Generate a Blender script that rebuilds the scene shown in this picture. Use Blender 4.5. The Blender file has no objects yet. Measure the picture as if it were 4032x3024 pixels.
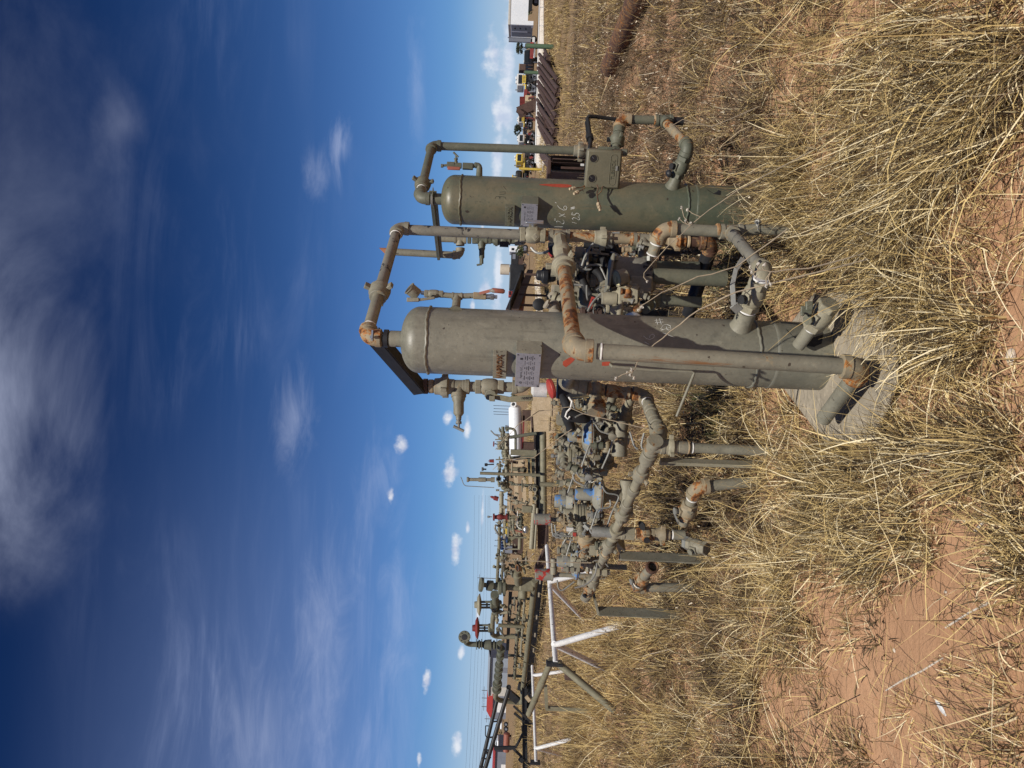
import bpy, math, random
import numpy as np
from mathutils import Vector, Matrix

# ------------------------------------------------------------------ camera, sky, sun, exposure
SC = bpy.context.scene
COL = SC.collection
F, TH, HC = 2912.0, math.radians(2.4), 1.53          # focal length in photo pixels, camera roll, eye height
CT, ST = math.cos(TH), math.sin(TH)
SUN_EL, SUN_AZ = math.radians(56), math.radians(-3)  # sun behind the photographer
cd = bpy.data.cameras.new('camera'); cam = bpy.data.objects.new('camera', cd); COL.objects.link(cam)
cd.sensor_fit = 'HORIZONTAL'; cd.sensor_width = 36; cd.lens = 26; cd.clip_start = 0.05; cd.clip_end = 6000
# the phone was held on its side: image right points at the ground
cam.matrix_world = Matrix(((ST, CT, 0, 0), (0, 0, -1, 0), (-CT, ST, 0, HC), (0, 0, 0, 1)))
SC.camera = cam
SC.view_settings.view_transform = 'Standard'; SC.view_settings.look = 'None'
SC.view_settings.exposure = 0.0; SC.view_settings.gamma = 1
SUNV = Vector((math.sin(SUN_AZ)*math.cos(SUN_EL), -math.cos(SUN_AZ)*math.cos(SUN_EL), math.sin(SUN_EL)))
sl = bpy.data.lights.new('sun', 'SUN'); sl.energy = 5.0; sl.angle = math.radians(0.53); sl.color = (1.0, 0.95, 0.87)
so = bpy.data.objects.new('sun', sl); COL.objects.link(so)
so.rotation_euler = SUNV.to_track_quat('Z', 'Y').to_euler(); so.location = (3, -8, 9)

class NT:
    """small helper to wire shader nodes"""
    def __init__(s, tree): s.t = tree; s.n = tree.nodes; s.l = tree.links; s.n.clear()
    def node(s, typ, ins=None, **kw):
        n = s.n.new(typ)
        for k, v in kw.items(): setattr(n, k, v)
        for k, v in (ins or {}).items():
            if hasattr(v, 'is_output'): s.l.new(v, n.inputs[k])
            else: n.inputs[k].default_value = v
        return n
    def math(s, op, a, b=0.0, c=0.0, clamp=False):
        return s.node('ShaderNodeMath', {0: a, 1: b, 2: c}, operation=op, use_clamp=clamp).outputs[0]
    def mix(s, fac, a, b, mode='MIX'):
        n = s.node('ShaderNodeMix', data_type='RGBA', blend_type=mode)
        for i, v in ((0, fac), (6, a), (7, b)):
            if hasattr(v, 'is_output'): s.l.new(v, n.inputs[i])
            else: n.inputs[i].default_value = (*v, 1) if isinstance(v, tuple) and len(v) == 3 else v
        return n.outputs[2]
    def noise(s, vec, scale, detail=4, rough=0.55, dist=0.0):
        n = s.node('ShaderNodeTexNoise', {'Scale': scale, 'Detail': detail, 'Roughness': rough, 'Distortion': dist})
        if vec is not None: s.l.new(vec, n.inputs['Vector'])
        return n.outputs[0]
    def ramp(s, x, lo, hi):
        return s.node('ShaderNodeMapRange', {0: x, 1: lo, 2: hi, 3: 0.0, 4: 1.0}, interpolation_type='SMOOTHSTEP').outputs[0]

def DR(px, py):
    ix, iy = px-2016.0, py-1512.0
    return ix*CT+iy*ST, ix*ST-iy*CT
def P(px, py, Y):                                    # a place in the yard read off the photograph, at a depth of Y metres
    D, R = DR(px, py); return Vector((R/F*Y, Y, HC-D/F*Y))
def PZ(px, py, z):                                   # the same, by its height above the ground
    D, R = DR(px, py); return P(px, py, (HC-z)*F/D)

W = bpy.data.worlds.new('World'); SC.world = W; W.use_nodes = True
def build_sky():
    t = NT(W.node_tree)
    sky = t.node('ShaderNodeTexSky', sky_type='NISHITA', sun_disc=False, sun_elevation=SUN_EL, sun_rotation=math.pi-SUN_AZ,
                 altitude=900, air_density=1.0, dust_density=0.6, ozone_density=2.5)
    tc = t.node('ShaderNodeTexCoord')
    sep = t.node('ShaderNodeSeparateXYZ', {0: tc.outputs['Generated']})
    x, y, z = sep.outputs
    ay = t.math('MAXIMUM', t.math('ABSOLUTE', y), 0.12)
    u, v = t.math('DIVIDE', x, ay), t.math('DIVIDE', z, ay)
    # deeper blue overhead, as in the thin dry air of the photograph
    el = t.math('ARCSINE', z)
    g = t.ramp(el, 0.0, 0.62)
    base = t.mix(g, (0.34, 0.55, 0.86), (0.052, 0.140, 0.310))
    col = t.mix(1.0, sky.outputs[0], base, 'MULTIPLY')
    uv = t.node('ShaderNodeCombineXYZ', {0: u, 1: v, 2: 0.0}).outputs[0]
    # streaked cirrus
    rot = t.node('ShaderNodeMapping', {0: uv, 2: (0, 0, math.radians(26)), 3: (0.9, 5.0, 1.0)}).outputs[0]
    c1 = t.noise(rot, 2.6, 11, 0.64, 0.55)
    c2 = t.noise(uv, 1.9, 3, 0.5)
    band = t.math('MULTIPLY', t.ramp(v, 0.05, 0.16), t.math('SUBTRACT', 1.0, t.ramp(v, 0.34, 0.66)))
    cir = t.math('MULTIPLY', t.math('MULTIPLY', t.ramp(c1, 0.44, 0.80), t.ramp(c2, 0.40, 0.66)), band)
    cir = t.math('MULTIPLY', cir, t.math('SUBTRACT', 1.0, t.math('MULTIPLY', t.ramp(u, -0.10, 0.35), 0.55)))
    col = t.mix(t.math('MULTIPLY', cir, 0.42), col, (4.4, 5.2, 7.8))
    veil = t.math('MULTIPLY', t.math('SUBTRACT', 1.0, t.ramp(u, -0.62, 0.05)), t.math('MULTIPLY', t.ramp(v, 0.08, 0.24), t.math('SUBTRACT', 1.0, t.ramp(v, 0.30, 0.70))))
    col = t.mix(t.math('MULTIPLY', veil, t.math('ADD', 0.10, t.math('MULTIPLY', c1, 0.22))), col, (4.0, 4.8, 7.4))
    def blob(p, hw, hh, soft, nz, amp):
        D, R = DR(*p)
        a = t.math('POWER', t.math('DIVIDE', t.math('SUBTRACT', u, R/F), hw/F), 2)
        b = t.math('POWER', t.math('DIVIDE', t.math('SUBTRACT', v, -D/F), hh/F), 2)
        d = t.math('SUBTRACT', 1.0, t.math('SQRT', t.math('ADD', a, b)))
        d = t.math('ADD', d, t.math('MULTIPLY', t.math('SUBTRACT', nz, 0.5), amp))
        return t.ramp(d, 0.0, soft)
    n_big = t.noise(t.node('ShaderNodeMapping', {0: uv, 2: (0, 0, math.radians(38)), 3: (1.0, 1.5, 1.0)}).outputs[0], 2.9, 11, 0.60, 0.35)
    n_soft = t.noise(t.node('ShaderNodeMapping', {0: uv, 2: (0, 0, math.radians(38)), 3: (1.0, 1.5, 1.0)}).outputs[0], 2.3, 8, 0.5, 0.3)
    core = t.math('MULTIPLY', blob((-120, 1650), 900, 700, 1.5, n_big, 2.3), t.math('SUBTRACT', 1.0, t.math('MULTIPLY', t.ramp(n_soft, 0.40, 0.75), 0.40)))
    core = t.math('MULTIPLY', core, blob((-150, 1660), 980, 820, 0.9, 0.5, 0.0)); veil2 = blob((-100, 850), 1250, 1000, 2.2, n_big, 2.8)
    col = t.mix(t.math('MULTIPLY', veil2, 0.34), col, (3.3, 3.8, 5.4))
    col = t.mix(t.math('MULTIPLY', core, 0.95), col, (5.9, 6.5, 8.6))
    col = t.mix(t.math('MULTIPLY', blob((480, 480), 190, 150, 1.6, n_big, 2.0), 0.22), col, (4.4, 4.8, 6.4))
    # a few feathery wisps above the tanks
    n_w = t.noise(t.node('ShaderNodeMapping', {0: uv, 2: (0, 0, math.radians(34)), 3: (1.0, 3.4, 1.0)}).outputs[0], 8.0, 11, 0.66, 0.7)
    n_v = t.noise(t.node('ShaderNodeMapping', {0: uv, 2: (0, 0, math.radians(-44)), 3: (1.0, 2.8, 1.0)}).outputs[0], 8.0, 11, 0.66, 0.6)
    for p, hw, hh, k, nn in (((1345, 575), 120, 60, .55, n_v), ((1270, 690), 130, 100, .30, n_v), ((1160, 1650), 230, 120, .30, n_w), ((1500, 1900), 330, 130, .22, n_w), ((1290, 2500), 560, 150, .26, n_w), ((1560, 2450), 420, 90, .24, n_w), ((1050, 2900), 420, 260, .22, n_w), ((1640, 340), 300, 60, .22, n_w)):
        col = t.mix(t.math('MULTIPLY', blob(p, hw, hh, 1.6, nn, 2.6), k), col, (6.2, 6.8, 8.8))
    # small fair-weather cumulus low over the horizon
    n_c = t.noise(uv, 34.0, 7, 0.6)
    n_s = t.noise(uv, 60.0, 4, 0.5)
    lows = None
    for p, hw, hh in (((1764, 1650), 34, 21), ((1838, 1678), 52, 16), ((1582, 1750), 42, 32), ((1773, 1856), 78, 30), ((1795, 2151), 80, 25),
                      ((1680, 2683), 66, 19), ((1540, 1950), 46, 16), ((1841, 2077), 24, 11), ((1818, 2565), 34, 16), ((1800, 2935), 60, 26),
                      ((1945, 205), 105, 52), ((1968, 470), 170, 30), ((1900, 900), 60, 14), ((1960, 640), 110, 26), ((1915, 1130), 70, 30),
                      ((1860, 1210), 40, 12), ((1880, 2420), 90, 10), ((1960, 1100), 200, 24), ((1900, 2000), 90, 9), ((1650, 3000), 40, 14),
                      ((2000, 300), 360, 40)):
        b = blob(p, hw, hh, 0.9, n_c, 2.6)
        lows = b if lows is None else t.math('MAXIMUM', lows, b)
    cc = t.mix(t.ramp(n_s, 0.3, 0.65), (5.6, 6.0, 7.4), (9.6, 9.5, 9.5))
    col = t.mix(t.math('MULTIPLY', lows, 0.85), col, cc)
    haze = t.math('SUBTRACT', 1.0, t.ramp(el, 0.0, 0.10))
    col = t.mix(t.math('MULTIPLY', haze, 0.55), col, (5.6, 6.7, 8.6))
    bg = t.node('ShaderNodeBackground', {0: col, 1: 0.1})
    out = t.node('ShaderNodeOutputWorld'); t.l.new(bg.outputs[0], out.inputs[0])
build_sky()

# ------------------------------------------------------------------ materials
MATS = {}
def new_mat(name):
    m = bpy.data.materials.new(name); m.use_nodes = True; MATS[name] = m
    return m, NT(m.node_tree)
def finish(t, col, rough, bump=None, metal=0.0, bstr=0.3, bdist=0.004, spec=0.4):
    b = t.node('ShaderNodeBsdfPrincipled', {'Base Color': col if hasattr(col, 'is_output') else (*col, 1), 'Roughness': rough, 'Metallic': metal, 'Specular IOR Level': spec})
    if bump is not None:
        bn = t.node('ShaderNodeBump', {'Height': bump, 'Strength': bstr, 'Distance': bdist}); t.l.new(bn.outputs[0], b.inputs['Normal'])
    o = t.node('ShaderNodeOutputMaterial'); t.l.new(b.outputs[0], o.inputs[0])
def paint(name, base, alt, rust=0.0, chip=None, chip_amt=0.0, rough=0.62, scale=1.0, streak=0.0, dirt=0.35, metal=0.0, streak_col=(0.10, 0.055, 0.028), spots=0.0, spec=0.4):
    """weathered paint on steel: mottled fading, dust stains, rust breakthrough, runs and flaked spots"""
    m, t = new_mat(name)
    tc = t.node('ShaderNodeTexCoord').outputs['Object']
    n1 = t.noise(tc, 4.0*scale, 6, 0.6); n2 = t.noise(tc, 21.0*scale, 5, 0.62, 0.3); n3 = t.noise(tc, 80.0*scale, 4, 0.62)
    col = t.mix(t.ramp(n1, 0.34, 0.68), base, alt)
    dark = tuple(c*0.60 for c in base); pale = tuple(min(1, c*1.35+0.008) for c in alt)
    col = t.mix(t.math('MULTIPLY', t.ramp(n2, 0.52, 0.70), dirt), col, dark)
    col = t.mix(t.math('MULTIPLY', t.ramp(n2, 0.48, 0.28), dirt*0.9), col, pale)
    col = t.mix(t.math('MULTIPLY', t.ramp(n3, 0.57, 0.68), 0.45), col, dark)
    col = t.mix(t.math('MULTIPLY', t.ramp(n3, 0.42, 0.32), 0.30), col, pale)
    rgh = t.math('ADD', rough-0.1, t.math('MULTIPLY', n2, 0.22))
    if spots > 0:
        ns = t.noise(tc, 34.0*scale, 2, 0.5)
        col = t.mix(t.math('MULTIPLY', t.ramp(ns, 0.735-spots*.1, 0.745-spots*.1), 0.85), col, (0.03, 0.018, 0.012))
    if streak > 0:
        sv = t.node('ShaderNodeMapping', {0: tc, 3: (16, 16, 1.3)}).outputs[0]
        s1 = t.noise(sv, 2.0, 6, 0.62); s2 = t.noise(tc, 2.2, 2, 0.5)
        col = t.mix(t.math('MULTIPLY', t.math('MULTIPLY', t.ramp(s1, 0.52, 0.66), t.ramp(s2, 0.38, 0.55)), streak), col, streak_col)
    if chip is not None:
        nc = t.noise(tc, 13.0*scale, 5, 0.6, 0.4)
        msk = t.ramp(nc, 0.70-chip_amt, 0.712-chip_amt)
        edge = t.ramp(nc, 0.682-chip_amt, 0.70-chip_amt)
        col = t.mix(t.math('MULTIPLY', edge, 0.45), col, dark)
        col = t.mix(msk, col, chip)
    bump = t.math('ADD', t.math('MULTIPLY', n3, 0.5), t.math('MULTIPLY', n2, 0.6))
    if rust > 0:
        nr = t.noise(tc, 12.0*scale, 9, 0.70, 0.7); nr2 = t.noise(tc, 48.0*scale, 6, 0.68)
        halo = t.ramp(nr, 0.71-rust*0.5, 0.78-rust*0.5); soft = t.ramp(nr, 0.768-rust*0.5, 0.80-rust*0.5); hard = t.ramp(nr, 0.825-rust*0.5, 0.86-rust*0.5)
        rc = t.mix(t.ramp(nr2, 0.38, 0.60), (0.10, 0.036, 0.012), (0.36, 0.145, 0.036))
        col = t.mix(t.math('MULTIPLY', halo, 0.45), col, (0.36, 0.25, 0.12))
        col = t.mix(soft, col, rc)
        col = t.mix(t.math('MULTIPLY', hard, 0.85), col, (0.055, 0.021, 0.011))
        bump = t.math('ADD', bump, t.math('MULTIPLY', t.math('MULTIPLY', soft, nr2), 1.2))
    finish(t, col, rgh, bump, metal, 0.34, 0.003, spec)
    return m

paint('grey_paint', (0.172, 0.162, 0.120), (0.222, 0.207, 0.155), rust=0.16, rough=0.55, spots=0.3)
paint('grey_shell', (0.155, 0.148, 0.112), (0.196, 0.186, 0.140), rough=0.46, scale=0.9, dirt=0.5, spots=0.16, spec=0.55, streak=0.35, streak_col=(0.075, 0.068, 0.050))
paint('green_shell', (0.075, 0.089, 0.060), (0.132, 0.116, 0.070), rough=0.44, scale=0.7, dirt=0.40, streak=0.25, streak_col=(0.16, 0.105, 0.05), spots=0.06, spec=0.5)
paint('green_paint', (0.095, 0.103, 0.074), (0.132, 0.126, 0.088), rust=0.08, rough=0.55)
paint('worn_paint', (0.180, 0.164, 0.120), (0.235, 0.214, 0.158), rust=0.30, rough=0.62, scale=1.3)
paint('rusty_paint', (0.210, 0.180, 0.122), (0.29, 0.225, 0.14), rust=0.50, rough=0.66, scale=0.75)
paint('rust_band', (0.40, 0.31, 0.19), (0.24, 0.12, 0.045), rust=0.4, rough=0.8, scale=2)
paint('tan_paint', (0.225, 0.205, 0.145), (0.29, 0.26, 0.18), rust=0.22, rough=0.62, scale=1.4)
paint('olive_paint', (0.150, 0.138, 0.090), (0.200, 0.182, 0.118), rust=0.14, rough=0.62, scale=0.9)
paint('chipped_grey', (0.160, 0.150, 0.122), (0.20, 0.186, 0.148), rough=0.6, chip=(0.018, 0.018, 0.022), chip_amt=0.12, rust=0.1)
paint('blue_chipped', (0.200, 0.190, 0.150), (0.25, 0.24, 0.195), rough=0.6, chip=(0.10, 0.205, 0.40), chip_amt=0.15, rust=0.1, scale=1.0)
paint('red_chipped', (0.20, 0.19, 0.155), (0.25, 0.235, 0.19), rough=0.6, chip=(0.35, 0.030, 0.022), chip_amt=0.15, scale=1.3)
paint('rust', (0.070, 0.034, 0.022), (0.115, 0.054, 0.030), rust=0.45, rough=0.82)
paint('rust_brown', (0.060, 0.036, 0.028), (0.085, 0.050, 0.038), rough=0.8, dirt=0.5)
paint('rust_beam', (0.050, 0.028, 0.022), (0.075, 0.040, 0.030), rough=0.8, dirt=0.5)
paint('black_paint', (0.012, 0.012, 0.013), (0.022, 0.022, 0.023), rough=0.5, dirt=0.3)  # this black also stands in for shade in gaps, openings and voids
paint('black_rubber', (0.010, 0.010, 0.011), (0.018, 0.018, 0.019), rough=0.7)
paint('white_paint', (0.62, 0.62, 0.61), (0.74, 0.73, 0.71), rough=0.55, rust=0.10, dirt=0.45, chip=(0.12, 0.10, 0.085), chip_amt=0.0, spots=.3)
paint('white_panel', (0.70, 0.73, 0.76), (0.76, 0.78, 0.80), rough=0.4, dirt=0.12, scale=0.1)
paint('grey_panel', (0.16, 0.17, 0.20), (0.20, 0.21, 0.24), rough=0.5, dirt=0.15, scale=0.1)
paint('yellow_paint', (0.50, 0.35, 0.05), (0.58, 0.43, 0.08), rough=0.5, dirt=0.3, rust=0.03)
paint('red_paint', (0.27, 0.026, 0.020), (0.34, 0.045, 0.032), rough=0.5, dirt=0.3, rust=0.05)
paint('dark_red', (0.14, 0.020, 0.018), (0.19, 0.03, 0.025), rough=0.6, rust=0.15)
paint('orange_red', (0.27, 0.085, 0.055), (0.21, 0.070, 0.045), rough=0.55, dirt=0.4, chip=(0.2, 0.18, 0.15), chip_amt=0.08)
paint('green_post', (0.075, 0.125, 0.072), (0.095, 0.150, 0.085), rough=0.6, rust=0.1)
paint('blue_paint', (0.030, 0.065, 0.17), (0.05, 0.10, 0.23), rough=0.5, dirt=0.5)
paint('steel', (0.34, 0.34, 0.34), (0.42, 0.42, 0.41), rough=0.34, metal=0.85, rust=0.05)
paint('grey_tube', (0.20, 0.20, 0.18), (0.27, 0.265, 0.24), rough=0.45, dirt=0.3, metal=0.2)
paint('plate_grey', (0.26, 0.225, 0.17), (0.33, 0.285, 0.215), rough=0.8, dirt=0.5, rust=0.16, scale=0.9)
paint('streak_paint', (0.165, 0.152, 0.112), (0.205, 0.188, 0.138), rust=0.22, rough=0.55, streak=0.9, streak_col=(0.20, 0.085, 0.025), spots=0.2)
paint('rust_tip', (0.34, 0.15, 0.075), (0.42, 0.20, 0.10), rough=0.8)
paint('dull_white', (0.46, 0.45, 0.43), (0.56, 0.55, 0.52), rough=0.6, dirt=0.4, rust=0.12)
paint('tag_metal', (0.26, 0.26, 0.29), (0.31, 0.31, 0.335), rough=0.42, dirt=0.2, metal=0.35)
paint('letter_rust', (0.10, 0.045, 0.02), (0.16, 0.075, 0.03), rough=0.8)
paint('ink', (0.03, 0.03, 0.035), (0.04, 0.04, 0.045), rough=0.6)
paint('chalk', (0.62, 0.63, 0.58), (0.74, 0.74, 0.70), rough=0.9)
paint('dark_chalk', (0.035, 0.036, 0.026), (0.045, 0.045, 0.034), rough=0.9)
paint('red_mark', (0.30, 0.045, 0.022), (0.36, 0.06, 0.03), rough=0.8, dirt=0.4, scale=2)
paint('tape', (0.62, 0.60, 0.56), (0.74, 0.72, 0.68), rough=0.7, dirt=0.6, scale=3)
paint('dial', (0.52, 0.47, 0.26), (0.60, 0.55, 0.33), rough=0.3)
paint('tan_block', (0.36, 0.28, 0.18), (0.44, 0.35, 0.23), rough=0.85, dirt=0.4)
paint('concrete', (0.42, 0.40, 0.36), (0.52, 0.49, 0.44), rough=0.9, dirt=0.4)
paint('plywood', (0.42, 0.32, 0.20), (0.50, 0.39, 0.26), rough=0.85, dirt=0.5, scale=1.0)
paint('tank_tan', (0.48, 0.42, 0.33), (0.54, 0.47, 0.37), rough=0.7, dirt=0.3, scale=0.2)
paint('brass', (0.42, 0.26, 0.08), (0.48, 0.31, 0.11), rough=0.4, metal=0.5, rust=0.1)
paint('glass_dark', (0.010, 0.012, 0.015), (0.014, 0.016, 0.02), rough=0.15, dirt=0.05)
paint('box_paint', (0.118, 0.108, 0.070), (0.140, 0.126, 0.082), rough=0.5, dirt=0.2)
paint('leaf_green', (0.045, 0.060, 0.024), (0.075, 0.085, 0.035), rough=0.7)
paint('leaf_dark', (0.022, 0.032, 0.018), (0.042, 0.050, 0.028), rough=0.7)
paint('bark', (0.08, 0.06, 0.045), (0.11, 0.085, 0.06), rough=0.9)
paint('weed_stem', (0.30, 0.24, 0.17), (0.38, 0.31, 0.21), rough=0.85, scale=3)
paint('seed_head', (0.46, 0.42, 0.36), (0.60, 0.56, 0.49), rough=0.9, scale=4)
paint('bone_white', (0.46, 0.40, 0.33), (0.58, 0.52, 0.44), rough=0.9, scale=3)
paint('stone', (0.50, 0.42, 0.33), (0.60, 0.52, 0.42), rough=0.9, scale=3)
paint('wire', (0.03, 0.03, 0.035), (0.04, 0.04, 0.045), rough=0.6)
paint('roof_grey', (0.24, 0.27, 0.31), (0.28, 0.31, 0.35), rough=0.6, dirt=0.2, scale=0.05)

# ------------------------------------------------------------------ mesh building
def frame_of(d):
    d = d.normalized(); a = Vector((0, 0, 1)) if abs(d.z) < 0.9 else Vector((1, 0, 0))
    u = d.cross(a).normalized(); return u, d.cross(u).normalized()
class MB:
    def __init__(s): s.v, s.f, s.mi = [], [], []; s.cur = 0
    def face(s, ids): s.f.append(tuple(ids)); s.mi.append(s.cur)
    def rings(s, rings, cap0=True, cap1=True, closed=False):
        n = len(rings[0]); b = len(s.v)
        for r in rings: s.v.extend(r)
        m = len(rings)
        for i in range(m if closed else m-1):
            a0, a1 = b+i*n, b+((i+1) % m)*n
            for k in range(n):
                s.face((a0+k, a0+(k+1) % n, a1+(k+1) % n, a1+k))
        if not closed:
            if cap0: s.face([b+k for k in range(n)][::-1])
            if cap1: s.face([b+(m-1)*n+k for k in range(n)])
        return s
    def tube(s, pts, r, n=12, caps=True):
        pts = [Vector(p) for p in pts]; m = len(pts)
        rs = r if isinstance(r, (list, tuple)) else [r]*m
        ds = []
        for i in range(m):
            a = pts[max(0, i-1)]; b = pts[min(m-1, i+1)]
            ds.append((b-a).normalized() if (b-a).length > 1e-9 else Vector((0, 0, 1)))
        u, w = frame_of(ds[0]); R = []
        for i in range(m):
            u = (u - ds[i]*u.dot(ds[i])).normalized(); w = ds[i].cross(u)
            R.append([pts[i]+(u*math.cos(2*math.pi*k/n)+w*math.sin(2*math.pi*k/n))*rs[i] for k in range(n)])
        return s.rings(R, caps, caps)
    def lathe(s, p, ax, prof, n=20, caps=True, phase=0.0):
        ax = Vector(ax).normalized(); u, w = frame_of(ax)
        return s.rings([[p+ax*h+(u*math.cos(2*math.pi*k/n+phase)+w*math.sin(2*math.pi*k/n+phase))*max(rr, 1e-5) for k in range(n)] for h, rr in prof], caps, caps)
    def box(s, c, dims, ax=None):
        X, Y, Z = ax if ax else (Vector((1, 0, 0)), Vector((0, 1, 0)), Vector((0, 0, 1)))
        b = len(s.v); h = [d/2 for d in dims]
        for i in (-1, 1):
            for j in (-1, 1):
                for k in (-1, 1): s.v.append(c+X*h[0]*i+Y*h[1]*j+Z*h[2]*k)
        for q in ((0, 1, 3, 2), (4, 6, 7, 5), (0, 4, 5, 1), (2, 3, 7, 6), (0, 2, 6, 4), (1, 5, 7, 3)): s.face([b+i for i in q])
        return s
    def bar(s, a, b, w, t, up=None):                 # rectangular bar from a to b
        d = (b-a); L = d.length; d = d/L; u = Vector(up) if up else Vector((0, 0, 1))
        if abs(u.dot(d)) > 0.95: u = Vector((0, 1, 0))
        x = d.cross(u).normalized(); z = x.cross(d)
        return s.box((a+b)/2, (w, L, t), (x, d, z))
    def angle(s, a, b, w, t, up):                    # angle iron: two flanges at a right angle
        d = (b-a).normalized(); u = (Vector(up)-d*Vector(up).dot(d)).normalized(); x = d.cross(u); L = (b-a).length; m = (a+b)/2
        s.box(m+x*(w/2), (w, L, t), (x, d, u)); s.box(m+u*(w/2+t/2), (t, L, w), (x, d, u)); return s
    def ibeam(s, a, b, w, h, t, up=(0, 0, 1)):
        d = (b-a).normalized(); u = (Vector(up)-d*Vector(up).dot(d)).normalized(); x = d.cross(u); L = (b-a).length; m = (a+b)/2
        s.box(m+u*(h/2-t/2), (w, L, t), (x, d, u)); s.box(m-u*(h/2-t/2), (w, L, t), (x, d, u)); s.box(m, (t, L, h-2*t), (x, d, u)); return s
    def prism(s, poly, d):                           # polygon (list of points) extruded by d
        b = len(s.v); n = len(poly); s.v.extend(Vector(p) for p in poly); s.v.extend(Vector(p)+d for p in poly)
        s.face(list(range(b, b+n))[::-1]); s.face(list(range(b+n, b+2*n)))
        for k in range(n): s.face((b+k, b+(k+1) % n, b+n+(k+1) % n, b+n+k))
        return s
    # pipe fittings
    def coupling(s, p, ax, r, L, n=18):
        c = r*0.12; return s.lathe(p, ax, [(-L/2, r-c), (-L/2+c, r), (L/2-c, r), (L/2, r-c)], n)
    def hexnut(s, p, ax, r, L): return s.lathe(p, ax, [(-L/2, r*0.92), (-L/2+r*0.08, r), (L/2-r*0.08, r), (L/2, r*0.92)], 6)
    def elbow(s, c, da, db, r, k=1.5, band=1.32, n=16):
        da, db = Vector(da).normalized(), Vector(db).normalized(); L = r*k
        pts = []
        for i in range(9):
            t = i/8; a = c+da*L; b = c+db*L
            pts.append(a*(1-t)**2+c*2*t*(1-t)*0.86+(a+b)/2*2*t*(1-t)*0.14+b*t*t)
        s.tube(pts, r*1.2, n)
        for d in (da, db):
            s.lathe(c+d*L, d, [(-r*0.25, r*1.1), (-r*0.18, r*band), (r*0.62, r*band), (r*0.7, r*1.1)], n)
        return s
    def tee(s, c, ax, br, r, L=None, n=16):
        L = L or r*1.9; ax = Vector(ax).normalized(); br = Vector(br).normalized()
        s.lathe(c, ax, [(-L, r*1.1), (-L, r*1.34), (-L*0.66, r*1.34), (-L*0.6, r*1.2), (L*0.6, r*1.2), (L*0.66, r*1.34), (L, r*1.34), (L, r*1.1)], n)
        s.lathe(c, br, [(0, r*1.2), (L*0.62, r*1.2), (L*0.66, r*1.34), (L, r*1.34), (L, r*1.1)], n); return s
    def union(s, p, ax, r, L=None, lugs=3, ph=0.4):
        ax = Vector(ax).normalized(); L = L or r*1.7; u, w = frame_of(ax)
        s.lathe(p, ax, [(-L, r*1.15), (-L*0.95, r*1.36), (-L*0.45, r*1.42), (-L*0.3, r*1.62), (L*0.35, r*1.72), (L*0.45, r*1.3), (L, r*1.22), (L, r*1.1)], 20)
        for k in range(lugs):
            a = ph+2*math.pi*k/lugs; d = u*math.cos(a)+w*math.sin(a); x = ax.cross(d)
            s.box(p+d*r*1.95+ax*L*0.03, (r*0.62, r*1.0, L*0.62), (x, d, ax))
        return s
    def flange(s, p, ax, r, R, t, nb=8):
        ax = Vector(ax).normalized(); u, w = frame_of(ax)
        s.lathe(p, ax, [(-t*1.5, r*1.05), (-t*0.5, r*1.25), (-t*0.5, R), (t*0.5, R), (t*0.5, r*1.05)], 24)
        for k in range(nb):
            a = 2*math.pi*k/nb; q = p+(u*math.cos(a)+w*math.sin(a))*(R*0.8)
            s.lathe(q, ax, [(-t*1.2, R*0.085), (t*1.1, R*0.085)], 6)
        return s
    def text_strokes(s, polylines, r, n=5):
        for pl in polylines: s.tube(pl, r, n)
        return s

def link(o, parent=None):
    COL.objects.link(o)
    if parent is not None: o.parent = parent
    return o
def mesh_obj(name, mb, mats, origin=Vector((0, 0, 0)), smooth=True, bevel=0.0):
    me = bpy.data.meshes.new(name)
    me.from_pydata([tuple(Vector(p)-origin) for p in mb.v], [], mb.f)
    for m in (mats if isinstance(mats, (list, tuple)) else [mats]): me.materials.append(MATS[m])
    me.polygons.foreach_set('material_index', mb.mi)
    if smooth:
        me.polygons.foreach_set('use_smooth', [True]*len(me.polygons)); me.set_sharp_from_angle(angle=math.radians(38))
    me.update()
    o = bpy.data.objects.new(name, me)
    if bevel > 0:
        b = o.modifiers.new('bevel', 'BEVEL'); b.width = bevel; b.segments = 2; b.limit_method = 'ANGLE'; b.angle_limit = math.radians(45)
    return o
def tag(o, label=None, cat=None, group=None, kind=None):
    if label: o['label'] = label
    if cat: o['category'] = cat
    if group: o['group'] = group
    if kind: o['kind'] = kind
    return o

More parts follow.
